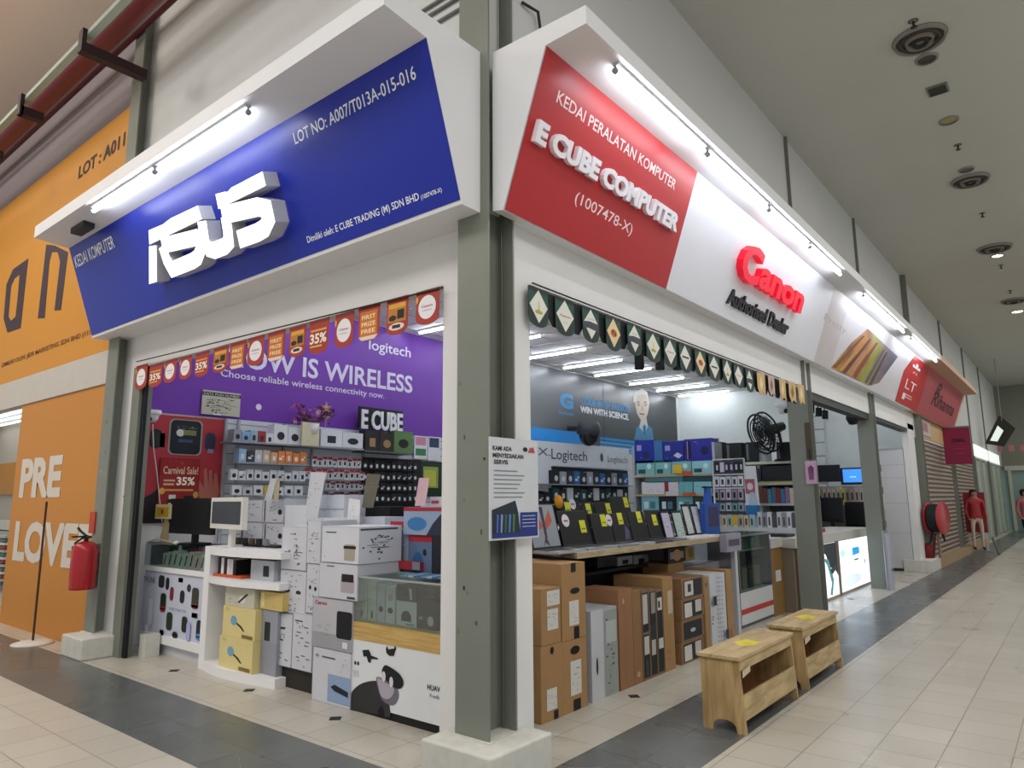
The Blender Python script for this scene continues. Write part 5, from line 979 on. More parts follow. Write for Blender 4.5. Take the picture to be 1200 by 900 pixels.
# sloping trays of packs
wrow(840, 885, 603, 618, 7, ['#a8a49c', '#c4b090', '#8fb0b4', '#c8c8c4'], 'small pack on the sloping tray over the glass showcase', Y=10.6, ic='#4a5058')
wrow(888, 940, 600, 620, 9, ['#c0c3c8', '#8a8f96', '#d0d2d4', '#4a4e54'], 'upright pack in the tray over the tan cabinet', Y=10.6, ic='#4a4f56')
u0, v0, u1, v1 = rect_on(FY(10.6), 838, 618, 942, 624); thing(M().box((u0, 10.55, v0-.0), (u1, 10.9, v1), '#b0b4b4'), 'tray_shelf', 'pale shelf of small packs behind the striped glass showcase', 'shelf'); thing(M().box((u0+.05, 10.6, 0), (min(u1-.05, -3.76), 10.9, v0-.003), '#84888a'), 'cabinet', 'grey cabinet under the pale shelf of small packs', 'cabinet')
tagp(858, 604, 864, 616, '#c8a030', 'yellow tag between packs on the sloping tray', Y=10.5)
# white standee with a blue box
st_ = root('standee', (FY(11.5).on(882, 600)[0], 11.5, 0), 'tall white standee with a blue box clipped on, beside the wire rack', 'standee'); F_ = FY(11.5)
m = M(); m.ext(F_, [F_.on(873, 546), F_.on(885, 546), F_.on(891, 605), F_.on(876, 605)], -.03, 0, '#cfd2d4'); u, v = F_.on(879, 570); m.rect(F_, u-.08, v-.12, u+.08, v+.12, '#a4606c', .002); m.ell(F_, u, v, .05, .06, '#d8c8cc', .004); m.build('panel', st_)
m = M(); u0, v0, u1, v1 = rect_on(F_, 876, 595, 891, 604); m.fbox(F_, u0, v0, u1, v1+.04, .0, .08, '#28669c'); m.ext(F_, [(u0+.03, v1+.04), (u1-.03, v1+.04), ((u0+u1)/2+.03, v1+.25), ((u0+u1)/2-.03, v1+.25)], 0, .03, '#a9bccc'); m.build('blue_box', st_)
M().box((u0, 11.48, 0), (u1, 11.52, v0+.05), '#9aa0a4').build('post', st_)
# high shelf with cabinets, monitors and the fan
F9 = FY(13.4); hs = root('high_shelf', (-4.8, 13.6, 0), 'long pale shelf carrying black computer cases in front of the rear wall', 'shelf')
uL, uR = F9.on(836, 542)[0], F9.on(940, 542)[0]; zH = F9.on(880, 541.5)[1]
M().box((uL, 13.4, zH-.05), (uR, 13.9, zH), '#c8ccb8').build('shelf_board', hs); [M().box((u, 13.45, 0), (u+.05, 13.85, zH-.05), '#9aa09c').build('upright', hs) for u in (uL, (uL+uR)/2, uR-.05)]
M().box((uL, 13.85, .4), (uR, 13.9, zH-.05), '#4c5055').build('back_panel', hs); z5 = F9.on(900, 566)[1]; z6 = F9.on(900, 590)[1]
M().box((uL, 13.4, z5-.04), (uR, 13.85, z5), '#b4b49c').build('shelf_board', hs); M().box((uL, 13.4, z6-.04), (uR, 13.85, z6), '#b4b8b8').build('shelf_board', hs)
for l, t, r, b, c, lab in ((836.5, 518, 845, 541, '#191b1e', 'black computer case partly behind the big blue box'), (851, 519, 869, 541, '#1c2423', 'black computer case with a silver end, second on the high shelf'), (874, 518, 889, 541, '#181d1d', 'black computer case, third on the high shelf'), (890, 524, 898, 541, '#a4abb0', 'silver machine between the black case and the fan'), (910, 518, 930, 541, '#1d2024', 'large black case on the high shelf behind the fan')):
    sb(l, t, r, b, zH+.002, c, lab, [('r', .05, .1, .2, .9, '#6a7074'), ('r', .25, .05, .28, .95, '#33383a')], Y=13.42, nm='computer_case')
for l, t, r, b, z_, c, lab in ((893, 546, 931, 562, z5, '#1d2026', 'wide black screen under the high shelf'), (886, 549, 892, 565, z5, '#2c2e30', 'dark small box beside the wide black screen')): sb(l, t, r, b, z_+.03, c, lab, Y=13.42, nm='flat_screen', dep=.08)
sb(889, 563, 930, 566, z5+.001, '#a9ac6a', 'long olive yellow box on the shelf under the black screen', Y=13.43)
cs = ['#6a5448', '#7a4040', '#5088a0', '#4a6a80', '#8a3438', '#3f78a0', '#8c6a88', '#c0b8b4']
for k, c in enumerate(cs): sb(889+k*5.2, 571+(k % 3), 893.6+k*5.2, 589, z6+.002, c, ['brown pack at the standee end of the coloured shelf', 'dull red pack next to the brown one on the coloured shelf', 'sky blue pack on the coloured shelf', 'slate blue pack on the coloured shelf', 'crimson pack on the coloured shelf', 'bright blue pack on the coloured shelf', 'mauve pack on the coloured shelf', 'pale pack at the column end of the coloured shelf'][k], Y=13.42)
fn = root('pedestal_fan', tuple(FY(13.2).pt(*FY(13.2).on(898, 541))), 'black round fan tilted upward on the high shelf', 'fan')
ctr = FY(13.15).pt(*FY(13.15).on(896, 507)); axd = Vector((-.6, -.74, -.32)).normalized(); rad = (FY(13.15).on(896, 484)[1]-FY(13.15).on(896, 531)[1])/2*1.02
a_ = axd.cross(Vector((0, 0, 1))).normalized(); b_ = axd.cross(a_)
m = M()
for rr in (1, .8, .6, .4, .2):
    for s_ in (0, .14): m.tube([ctr+axd*(.09-s_*(1 if rr > .9 else .6)*1)+(a_*math.cos(t)+b_*math.sin(t))*rad*rr for t in [2*math.pi*k/24 for k in range(25)]], .012 if rr < 1 else .02, '#191c1e', 5, False)
for k in range(20):
    t = 2*math.pi*k/20; d = a_*math.cos(t)+b_*math.sin(t); m.tube([ctr+axd*.1, ctr+axd*.05+d*rad*.7, ctr+d*rad, ctr-axd*.1+d*rad*.6, ctr-axd*.12], .007, '#22262a', 4, False)
m.build('cage', fn)
m = M()
for k in range(3):
    t = 2*math.pi*k/3; pts = []
    for dt, rr in ((-.35, .15), (-.55, .6), (-.3, .88), (.15, .9), (.35, .6), (.3, .15)): d = a_*math.cos(t+dt)+b_*math.sin(t+dt); pts.append(ctr+d*rad*rr+axd*dt*.09)
    m.raw(pts+[p_-axd*.008 for p_ in pts], [(0, 1, 2, 3, 4, 5), (11, 10, 9, 8, 7, 6)], '#8d9498')
m.build('blades', fn); m = M(); m.tube([ctr-axd*.05, ctr-axd*.42], [.11, .08], '#141618', 14); m.build('motor', fn)
m = M(); e_ = ctr-axd*.3; m.tube([e_, (e_.x+.05, e_.y+.1, zH+.02)], .03, '#15171a', 8); m.lathe((e_.x+.05, e_.y+.12, zH+.002), [(.2, 0), (.18, .03), (.03, .05), (0, .05)], '#15171a', 18); m.build('stand', fn)
# ceiling camera, ladder, spotlights, rear screens
q_ = FY(12).pt(*FY(12).on(918, 478)); dome(tuple(q_), 'white ceiling dome camera above the black fan', 1.7); thing(M().tube([(q_.x, q_.y, q_.z+.08), (q_.x, q_.y, 4.1)], .02, '#d0d0d0', 8), 'camera_pole', 'thin white drop pole above the dome camera and the fan', 'pole')
ld = root('ladder', tuple(FY(16.6).pt(FY(16.6).on(962, 545)[0], 0, 0)), 'white ladder leaning against the pale rear wall', 'ladder'); FL9 = FY(16.6)
(u1_, v1_), (u2_, v2_) = FL9.on(951, 482), FL9.on(954, 560); (u3_, v3_), (u4_, v4_) = FL9.on(967, 480), FL9.on(973, 560)
def ladp(u, v): return FL9.pt(u, v, .45*(1-v/4))
sl = (u2_-u1_)/(v2_-v1_); sr = (u4_-u3_)/(v4_-v3_)
LL = lambda v: u1_+sl*(v-v1_); LR = lambda v: u3_+sr*(v-v3_)
for g_ in (LL, LR): M().tube([ladp(g_(0), 0), ladp(g_(v1_), v1_)], .025, '#b5bdc0', 8).build('rail', ld)
k = .3
while k < v1_-.05: M().tube([ladp(LL(k), k), ladp(LR(k), k)], .018, '#9aa2a6', 6).build('rung', ld); k += .3
for k, (l, t, r, b) in enumerate(((948, 474, 953, 484), (957, 478, 961, 488), (964, 481, 969, 491))):
    F_ = FY(11.2); u0, v0, u1, v1 = rect_on(F_, l, t, r, b); rt = root('spotlight', F_.pt((u0+u1)/2, v1), ['black track spotlight, first past the column with the pink card', 'black track spotlight, middle of three', 'black track spotlight, last of three towards the lit counter'][k], 'spotlight')
    um = (u0+u1)/2; M().tube([(um, 11.2, v0), (um+.01, 11.2, v1)], .045, '#15171a', 12).build('housing', rt); M().tube([(um, 11.2, v1), (um, 11.2, 4.1)], .008, '#15171a', 6).build('rod', rt)
q_ = FY(12.7).pt(*FY(12.7).on(999, 491)); r_ = root('security_camera', tuple(q_), 'small black camera hanging near the end column of the lit counter', 'security camera')
M().lathe(q_, [(0, .06), (.1, .05), (.1, 0), (.06, -.09), (0, -.1)], '#1b1d20', 14).build('housing', r_); M().tube([(q_.x, q_.y, q_.z+.05), (q_.x, q_.y, 4.1)], .012, '#2a2c2e', 6).build('rod', r_)
F8 = FY(15.8)
sb(948, 545, 984, 564, 0.02+F8.on(960, 566)[1], '#1f222a', 'large switched off black screen on the rear counter', Y=15.8, nm='flat_screen', dep=.06)
rt = root('flat_screen', F8.pt(*F8.on(1000, 568)), 'screen glowing blue on the rear counter beside the end column', 'screen'); u0, v0, u1, v1 = rect_on(F8, 985, 548, 1014, 568)
M().fbox(F8, u0, v0, u1, v1, -.05, 0, '#1c2434').build('frame', rt); m = M(); m.rect(F8, u0+.05, v0+.05, u1-.03, v1-.03, mat('#3f86e0', emit=1.1), .003); m.rect(F8, u0+.3, v0+.15, u1-.3, v0+.17, mat('#8ac0ff', emit=1.2), .004); m.build('screen', rt)
zb9 = F8.on(980, 569)[1]
m = M(); m.box((F8.on(940, 600)[0], 15.6, 0), (F8.on(1014, 600)[0], 16.0, zb9-.02), '#8a8d88'); thing(m, 'rear_counter', 'grey counter under the big screens along the rear wall', 'counter')
q = random.Random(11)
for k in range(12):
    F_ = FY(15.3); l = 948+k*5.4; c = ['#b8b0a0', '#c4bc6a', '#8a8684', '#a89c94', '#c4a8a0', '#b8b4b0'][k % 6]
    u0, v0, u1, v1 = rect_on(F_, l, 570+q.random()*5, l+4.6, 592); m = M(); m.fbox(F_, u0, v0, u1, v1, -.2, 0, c); m.rect(F_, u0+.02, v0+.1, u1-.02, v0+.25, '#3a3836', .002)
    thing(m, 'boxed_product', 'small mixed box in the crowded row below the rear screens', 'boxed product', 'crowded row of boxes below the rear screens')
u0, v0, u1, v1 = rect_on(FY(15.3), 946, 592, 1014, 597); thing(M().box((u0, 15.28, 0), (u1, 15.55, v1), '#5a5c5c'), 'low_cabinet', 'dark grey low cabinet holding the crowded row of boxes', 'cabinet')
def tagc(l, t, r, b, c, lab, Y): tagp(l, t, r, b, c, lab, Y=Y)
tagc(953, 572, 961, 581, '#c8cc30', 'bright yellow tag on the crowded rear row', 15.05)
# chairs and till behind the counter
for k, (l, t, r, b, Y, lab) in enumerate(((962, 583, 988, 612, 14.1, 'black office chair with arms behind the lit counter'), (990, 588, 1014, 618, 14.75, 'large black office chair at the far end behind the lit counter'))):
    F_ = FY(Y); u0, v0, u1, v1 = rect_on(F_, l, t, r, b); u0, u1 = u0-.0, min(u1, -3.8 if False else u1); rt = root('office_chair', ((u0+u1)/2, Y, 0), lab, 'chair')
    M().fbox(F_, u0, v0, u1, v1, -.08, 0, '#16181c').build('backrest', rt, .03); M().box((u0, Y+.08, .45), (u1, Y+.5, .55), '#16181c').build('seat', rt, .02); um = (u0+u1)/2
    M().tube([(um, Y+.3, .05), (um, Y+.3, .45)], .03, '#2a2c30', 8).build('pole', rt); M().box((um-.04, Y+.0, .5), (um+.04, Y+.1, v0+.05), '#16181c').build('back_support', rt)
    for j in range(5): a = 2*math.pi*j/5; M().tube([(um, Y+.3, .1), (um+.28*math.cos(a), Y+.3+.28*math.sin(a), .04)], .022, '#2a2c30', 6).build('leg', rt)
    if k == 0: [M().tube([(u, Y+.1, .5), (u, Y+.1, .75), (u, Y-.15, .75)], .02, '#16181c', 6).build('armrest', rt) for u in (u0-.04, u1+.04)]
F_ = FX(-3.3); u0, v0, u1, v1 = rect_on(F_, 961, 604, 988, 616)
thing(M().box((-3.66, 11.0, .961), (-3.62, 11.9, 1.28), '#8f929c'), 'counter_screen', 'grey low screen standing on the lit counter', 'screen')
thing(M().box((-3.5, 11.05, .962), (-3.2, 11.75, 1.02), '#8c2f34'), 'box', 'flat dark red box on the lit counter', 'box')
thing(M().box((-3.42, 9.9, .962), (-3.2, 10.25, 1.0), '#2a2c30'), 'receipt_printer', 'small black machine on the worktop at the tan cabinet end', 'machine')
thing(M().box((-3.5, 10.35, .962), (-3.25, 10.8, .99), '#b4b8bc'), 'keyboard', 'pale keyboard on the worktop near the column with the pink card', 'keyboard')
# ---- narrow bay: pale panel, small goods, silver guide
FN = FY(16.33)
m = M(); u0 = FN.on(1036, 600)[0]; vt = FN.on(1050, 527)[1]; m.box((u0, 16.35, .06), (-2.81, 16.5, vt), mat('#c9c9cc', .5, name='pale_panel_door')); m.box((u0-.02, 16.34, vt), (-2.81, 16.5, vt+.04), '#a9acb0'); m.box((u0, 16.36, 0), (-2.81, 16.5, .05), '#3a3a3a')
for t in (545, 560, 590, 625): v = FN.on(1050, t)[1]; m.rect(FY(16.35), u0, v, -2.81, v+.01, '#b0a8b0', .002)
thing(m, 'panel_door', 'tall pale panel door closing the narrow bay at the end of the shop', 'door panel')
F_ = FY(14.2); rt = root('narrow_rack', F_.pt(F_.on(1027, 640)[0], 0, 0), 'narrow rack of small goods beside the pale panel door', 'rack')
uu = F_.on(1028, 600)[0]; uv = F_.on(1036, 600)[0]; M().box((uu, 14.2, 0), (uu+.03, 14.23, 2.2), '#a5a8a4').build('post', rt); M().box((uv-.03, 14.2, 0), (uv, 14.23, 2.2), '#a5a8a4').build('post', rt)
for k in range(9):
    v = .35+k*.2; m = M(); m.box((uu-.02, 14.1, v), (uv+.02, 14.2, v+.12), ['#c8ccb8', '#3a3a38', '#a8a49c', '#6a4a40', '#8a8f94'][k % 5]); thing(m, 'small_pack', ['lowest small pack', 'second small pack from the bottom', 'third small pack from the bottom', 'fourth small pack from the bottom', 'middle small pack', 'fourth small pack from the top', 'third small pack from the top', 'second small pack from the top', 'topmost small pack'][k]+' hanging on the narrow rack', 'pack')
m = M(); m.box((-2.62, 12.93, 0), (-2.56, 13.12, .9), '#a5a8b4'); m.box((-2.635, 12.9, .0), (-2.62, 13.24, .95), CHROME); m.box((-2.57, 13.0, .3), (-2.55, 13.03, .34), '#222'); thing(m, 'door_guide', 'silver sliding door guide fixed low on the column at the end of the lit counter', 'rail')
# ---- poster on the corner column, card on the next column
po = root('poster', (-2.6, 3.25, 1.27), 'white service poster with a laptop picture tied across the corner column', 'poster'); FQ = FX(-2.61)
(a0, b0), (a1, b1) = FQ.on(575, 634), FQ.on(630, 518); a0, a1 = 3.03, 3.49; b0, b1 = 1.27, 1.855
m = M(); m.fbox(FQ, a0, b0, a1, b1, -.006, 0, '#c6cacf'); m.build('sheet', po); F_ = FQ; W, H = a1-a0, b1-b0
m = M(); m.text(F_, 'KAMI ADA', a0+W*.06, b0+H*.87, W*.38, H*.045, '#1e2024', .002, 0, .03); m.text(F_, 'MENYEDIAKAN', a0+W*.06, b0+H*.80, W*.62, H*.045, '#1e2024', .002, 0, .03); m.text(F_, 'SERVIS', a0+W*.08, b0+H*.735, W*.28, H*.045, '#1e2024', .002, 0, .03); m.build('lettering', po)
m = M()
for k in range(7): m.rect(F_, a0+W*.08, b0+H*(.665-.043*k), a0+W*(.55+.15*((k*3) % 4)/3), b0+H*(.677-.043*k), '#7d838c', .002)
m.ell(F_, a0+W*.72, b0+H*.9, W*.05, H*.025, '#20222a', .002, 10); m.poly(F_, [(a0+W*.78, b0+H*.87), (a0+W*.93, b0+H*.87), (a0+W*.9, b0+H*.93), (a0+W*.82, b0+H*.92)], '#a84a54', .002)
m.poly(F_, [(a0+W*.04, b0+H*.05), (a0+W*.04, b0+H*.29), (a0+W*.5, b0+H*.38), (a0+W*.56, b0+H*.26), (a0+W*.6, b0+H*.05)], '#27323c', .003); m.rect(F_, a0+W*.6, b0+H*.04, a0+W*.97, b0+H*.26, '#23377c', .003); m.rect(F_, a0+W*.04, b0+H*.02, a0+W*.97, b0+H*.06, '#23377c', .0035)
for k in range(5): m.poly(F_, [(a0+W*(.12+.08*k), b0+H*.07), (a0+W*(.15+.08*k), b0+H*.07), (a0+W*(.17+.08*k), b0+H*.24), (a0+W*(.13+.08*k), b0+H*.25)], ['#4a64c0', '#8a90c8', '#3c6a50', '#5a7cc0', '#4f7a58'][k], .004)
for k in range(4): m.rect(F_, a0+W*.64, b0+H*(.22-.035*k), a0+W*.92, b0+H*(.228-.035*k), '#b0b8d8', .004)
m.build('printed_picture', po)
F_ = FY(9.25); rt = root('hanging_card', tuple(F_.pt(*F_.on(951, 567))), 'pink card with a purple shape hanging on the column behind the benches', 'card')
u0, v0, u1, v1 = rect_on(F_, 944, 540, 957, 567); m = M(); m.fbox(F_, u0, v0, u1, v1, -.01, 0, '#b49aae'); m.poly(F_, [(u0+.04, v0+.05), (u1-.04, v0+.05), (u1-.03, v0+.2), (u1-.07, v1-.05), (u0+.07, v1-.05), (u0+.03, v0+.2)], '#7a4470', .002); m.build('card', rt)
m = M(); m.tube([F_.pt((u0+u1)/2, v1, 0), F_.pt((u0+u1)/2, v1+.15, 0)], .008, '#202020', 5); m.build('string', rt)
u0, v0, u1, v1 = rect_on(FY(9.27), 944, 495, 951, 538); thing(M().fbox(FY(9.27), u0, v0, u1, v1, -.02, 0, '#4a4438'), 'wall_strip', 'narrow dark brown strip hanging above the pink card on the column', 'strip')
# ---- green pennants
FBr = FX(XW+.06)
rights = [(620, 335, 643, 341, 383, 'g'), (652, 347, 674, 353, 393, 'c'), (683, 358, 702, 364, 401, 'k'), (710, 369, 727, 374, 411, 'o'), (735, 377, 751, 382, 416, 'k'), (757, 387, 773, 392, 424, 'g'), (778, 395, 792, 399, 430, 'c'), (797, 401, 810, 405, 436, 'p'), (815, 408, 827, 412, 441, 'o'), (831, 414, 843, 418, 446, 'p'),
          (847, 419, 857, 423, 450, 'g'), (861, 426, 871, 429, 454, 'c'), (875, 431, 883, 434, 459, 'k')]
m = M(); a, b = FBr.off(-.02).on(621, 350)[0], FBr.on(936, 450)[0]; CA, CB = a, b
m.fbox(FBr.off(-.03), a, 2.70, b, 2.86, -.004, 0, mat('#24282a', .8, name='dark_valance'))
N_ = 26
for k in range(N_): u = a+(b-a)*(k+.5)/N_; r2 = (b-a)/N_/2; m.ext(FBr.off(-.03), [(u-r2*1.0, 2.70), (u-r2*.5, 2.64), (u+r2*.5, 2.64), (u+r2*1.0, 2.70)], -.004, 0, 'dark_valance')
thing(m, 'valance', 'dark scalloped strip hanging behind the green pennants', 'valance')
kn2 = {'g': 'with a golden mark on its diamond', 'c': 'with red script on its diamond', 'k': 'with a grey camera print', 'o': 'with an orange food print', 'p': 'with a black mark on its diamond'}
for k, (l, tl, r, tr, b, kd) in enumerate(rights):
    pennant(FBr, l, tl, r, tr, b, kd, 'dark green pennant %s, %s from the corner column' % (kn2[kd], ('first' if k == 0 else ORD[k+1])), grp='green pennants', green=True)
for k, (l, r, t, b) in enumerate(((887, 896, 436, 463), (899, 906, 439, 464), (911, 918, 443, 469), (921, 929, 447, 472), (931, 938, 450, 474))):
    (ua, va), (ub, vb) = FBr.on(l, t), FBr.on(r, t+2); vm = FBr.on((l+r)/2, b)[1]; W, H = ub-ua, va-vm; FF = FBr.off(.01*k)
    m = M(); m.ext(FF, [(ua, va), (ua, vm+H*.3), (ua+W*.3, vm), (ua+W*.6, vm+H*.15), (ub, vm+H*.05), (ub, vb)], -.003, 0, '#c9a873' if k != 1 else '#c0a8a0'); m.poly(FF, [(ua+W*.4, vm+H*.2), (ua+W*.7, vm+H*.5), (ua+W*.5, va-H*.1), (ua+W*.25, vm+H*.5)], '#8a5a30' if k % 2 else '#e0cfa0', .001)
    thing(m, 'pennant', 'folded pale orange pennant near the column with the pink card, %s of five' % ['first', 'second', 'third', 'fourth', 'last'][k], 'pennant', 'orange pennants')
thing(M().tube([FBr.pt(CA, 2.875), FBr.pt(CB, 2.875)], .006, '#2a2420', 5), 'bunting_cord', 'dark cord holding the green pennants along the long opening', 'cord')
for k, px in enumerate((749, 773, 793)):
    F_ = FY(5.5+k*.5); p_ = ray(px, 425); X_ = -2.9; q1 = onx(px, 418, X_); q2 = onx(px-1, 433, X_); thing(M().box((X_-.03, q1.y-.03, q2.z), (X_+.03, q1.y+.03, 2.89), '#1d2022'), 'spotlight', 'black spotlight hanging behind the green pennants, %s from the corner column' % ['first', 'second', 'third'][k], 'spotlight')
# ================================================================== OUTSIDE: orange shop, benches, corridor
ORN = mat('#c98a2e', .5, name='orange_vinyl', noise=.06, nscale=.7); ORN2 = mat('#c0823a', .55, name='orange_window_film', noise=.06, nscale=.7)
FO = FY(3.10)
o = root('orange_shopfront', (-12, 3.1, 0), 'orange signboard and film of the neighbouring shop beyond the steel column', 'shopfront')
M().box((-30, 3.1, 3.155), (-8.075, 3.2, 6.09), ORN).build('signboard', o)
M().box((-30, 3.08, 2.78), (-8.075, 3.2, 3.155), '#bdb9b2').build('beam', o)
xg0, xg1 = FO.on(26, 478)[0], FO.on(27, 478)[0]
M().box((xg0, 3.1, 0), (-8.075, 3.2, 2.78), ORN2).build('window_film', o)
lt(FO, 'LOT : A011', (92, 208), (146, 173), (92, 194), '#2a1c1c', par=o, w=.004, bold=.03)
lt(FO, 'DIMILIKI OLEH: JIDR MARKETING SDN BHD (1112345-X)', (2, 432), (128, 386), (1, 426), '#6a3e20', par=o, w=.004, bold=.01)
lt(FO, 'PRE', (22, 584), (70, 582), (26, 539), '#cfc9c0', par=o, w=.004, bold=.045); lt(FO, 'LOVED', (14, 660), (116, 668), (18, 613), '#cfc9c0', par=o, w=.004, bold=.045)
m = M(); DK = '#3a2c38'
def PO(pts): return [FO.on(x/4.5, 240+y/4.5) for x, y in pts]
for ps in ([(20, 600), (35, 420), (70, 340), (150, 283), (128, 480), (110, 650), (40, 675)],): m.poly(FO, PO(ps), DK, .003)
m.poly(FO, PO([(48, 590), (62, 430), (80, 390), (105, 370), (96, 480), (84, 590), (60, 612)]), ORN, .005)
m.poly(FO, PO([(200, 600), (245, 210), (290, 215), (310, 225), (360, 250), (350, 330), (322, 555), (288, 558), (318, 300), (305, 250), (275, 250), (262, 300), (236, 597)]), DK, .003)
m.build('lettering', o)
# inside of that shop behind the gap at its film
m = M(); m.box((-30, 5.6, 0), (-8.2, 5.7, 3.4), '#c9c2b4'); m.box((-30, 3.18, 6.09), (-8.08, 3.3, 7.9), mat('#958c90', .8, name='dim_upper_wall')); struct(m, 'wall_neighbour'); m = M(); m.box((-30, 3.2, 3.4), (-8.13, 5.7, 3.45), '#dcdcda'); struct(m, 'ceiling_neighbour')
for k in range(7): y = 3.5+.3*k; M_ = M(); M_.tube([(-10.5, y, 3.33), (-21, y, 3.33)], .025, mat('#f4f8ff', emit=2.5, name='neighbour_tube'), 6); thing(M_, 'ceiling_tube', 'bright ceiling tube inside the orange fronted shop', 'light', 'tubes of the orange fronted shop')
Fq = FY(5.5); u0, v0, u1, v1 = rect_on(Fq, -40, 545, 17, 580); thing(M().fbox(Fq, u0, v0, u1, v1, -.05, 0, ORN), 'inner_sign', 'orange sign on the rear wall inside the neighbouring shop', 'sign', )
Fq = FY(4.2); u0, v0, u1, v1 = rect_on(Fq, -40, 610, 11, 652); thing(M().fbox(Fq, u0, 1.02, u1, v1, -.3, 0, '#b9bcb4'), 'goods_display', 'pale display panel inside the neighbouring shop beside the orange film', 'display')
Fq = FY(4.15); u0, _, u1, _ = rect_on(Fq, -40, 652, 8, 730); thing(M().box((u0, 4.15, 0), (u1, 4.5, 1.0), '#9aa09a'), 'display_plinth', 'grey base under the pale display panel in the neighbouring shop', 'display')
for k in range(14): m = M(); z = .12+k*.06; m.box((u1-.5, 4.05, z), (u1-.02, 4.14, z+.045), ['#4a6a70', '#a8a8a0', '#8a3c34', '#c4c4bc'][k % 4]); thing(m, 'book', 'thin item in the flat pile inside the neighbouring shop', 'book', 'flat pile inside the neighbouring shop')
# fire extinguisher on the left column
ex = root('fire_extinguisher', (-8.03, 2.9, .62), 'red fire extinguisher with black handle hanging on the column beside the orange film', 'fire extinguisher')
FE_ = FY(2.91); u0, v0, u1, v1 = rect_on(FE_, 84, 634, 113, 691); cx, rr = FE_.on(98.5, 660)[0], .118; z0_, z1_ = v0, v1
REDX = mat('#a31620', .22, name='extinguisher_red', noise=.03)
cy = 2.91
M().lathe((cx, cy, z0_), [(0, 0), (rr*.96, 0), (rr, .02), (rr, (z1_-z0_)-.09), (rr*.9, (z1_-z0_)-.045), (rr*.6, (z1_-z0_)-.012), (rr*.25, z1_-z0_), (0, z1_-z0_)], REDX, 28).build('cylinder', ex)
m = M(); zt_ = z1_; m.tube([(cx, cy, zt_-.01), (cx, cy, zt_+.05)], .022, '#1a1a1c', 10); m.box((cx-.02, cy-.13, zt_+.04), (cx+.02, cy+.02, zt_+.055), '#17181a'); m.tube([(cx, cy, zt_+.05), (cx-.08, cy-.03, zt_+.10), (cx-.12, cy-.04, zt_+.13)], .012, '#17181a', 8); m.tube([(cx-.1, cy, zt_+.03), (cx+.11, cy, zt_+.045)], .012, '#17181a', 8); m.build('handle', ex)
m = M(); m.tube([(cx-.03, cy-.02, zt_+.035), (cx-rr*.9, cy-.06, zt_-.02), (cx-rr*1.05, cy-.03, zt_-.15), (cx-rr*1.06, cy, z0_+.12)], .011, '#1c1c1e', 8); m.build('hose', ex)
m = M()
for (a0_, a1_, za_, zb_2, c_) in ((200, 250, .40, .56, '#d5d5d2'), (218, 232, .45, .51, '#2a4a4c'), (205, 262, .12, .36, '#b03540')):
    n_ = 6; rad_ = rr*1.006 if c_ != '#2a4a4c' else rr*1.012; Hh = z1_-z0_
    vs_ = [(cx+rad_*math.cos(math.radians(a0_+(a1_-a0_)*k/n_)), cy+rad_*math.sin(math.radians(a0_+(a1_-a0_)*k/n_)), z0_+z*Hh/.62) for k in range(n_+1) for z in (za_, zb_2)]
    m.raw(vs_, [(2*k, 2*k+2, 2*k+3, 2*k+1) for k in range(n_)], c_)
m.build('label', ex); M().box((cx-.04, cy+rr*.9, z1_-.12), (cx+.04, 3.034, z1_-.03), '#5a5c5c').build('bracket', ex)
u0, v0, u1, v1 = rect_on(FY(3.0), 102, 600, 108, 625); thing(M().fbox(FY(3.02), u0, v0, u1, v1, -.012, 0, '#b5452c'), 'safety_sign', 'small red extinguisher sign above the fire extinguisher', 'sign')
# queue pole with a white foot
bs_ = onz(38, 755, 0); tp = ony(51, 588, bs_.y); q = root('stanchion', (bs_.x, bs_.y, 0), 'thin dark pole on a round white foot in front of the orange film', 'pole')
M().lathe((bs_.x, bs_.y, 0), [(0, 0), (.2, 0), (.2, .015), (.15, .03), (.04, .04), (0, .04)], '#d2ccc4', 28).build('foot', q); M().tube([(bs_.x, bs_.y, .03), (bs_.x, bs_.y, tp.z)], .012, '#4a352c', 8).build('pole', q)
# ---- ceiling pipes over the left walkway
def line(px0, px1, Y): a, b = ony(*px0, Y), ony(*px1, Y); return (a.z+b.z)/2
MAR = mat('#6a2a2c', .4, name='maroon_pipe_paint', noise=.08)
zp = ony(110, 60, 2.75).z
for (Y, px, r, c, nm, lab) in ((2.55, (98, 68), .128, MAR, 'pipe', 'thick maroon pipe running high along the shopfronts'), (2.88, (125, 62), .035, mat('#8a8a84', .4), 'pipe', 'thin grey pipe between the maroon pipes'), (2.99, (133, 62), .05, mat('#5a1f26', .4), 'pipe', 'thinner dark maroon pipe closest to the wall')):
    p_ = ony(*px, Y); thing(M().tube([(-30, Y, p_.z), (4, Y, p_.z)], r, c, 14), nm, lab, 'pipe')
p_ = ony(100, 47, 2.25); zt2 = p_.z
TR = mat('#9aa59a', .5, name='galvanised_tray'); m = M(); m.box((-30, 2.22, zt2-.02), (4, 2.25, zt2+.03), TR); m.box((-30, 2.25, zt2-.02), (4, 2.29, zt2-.01), TR); thing(m, 'cable_tray', 'pale green metal cable tray beside the thick maroon pipe', 'cable tray')
for k, px in enumerate(((125, 34), (52, 97), (5, 145))):
    p_ = ony(*px, 2.4); rt = root('pipe_hanger', (p_.x, 2.6, p_.z), ['dark bracket crossing the pipes by the steel column', 'dark bracket crossing the pipes halfway along the orange shop', 'dark bracket crossing the pipes at the far end of the orange shop'][k], 'bracket')
    M().box((p_.x-.05, 2.2 if k else 2.22, zt2-.2), (p_.x+.05, 2.42 if k else 2.8, zt2-.10), '#2c1c1e').build('bar', rt); M().box((p_.x-.05, 2.18, zt2-.2), (p_.x+.05, 2.22, zt2+.04), '#2c1c1e').build('hook', rt)
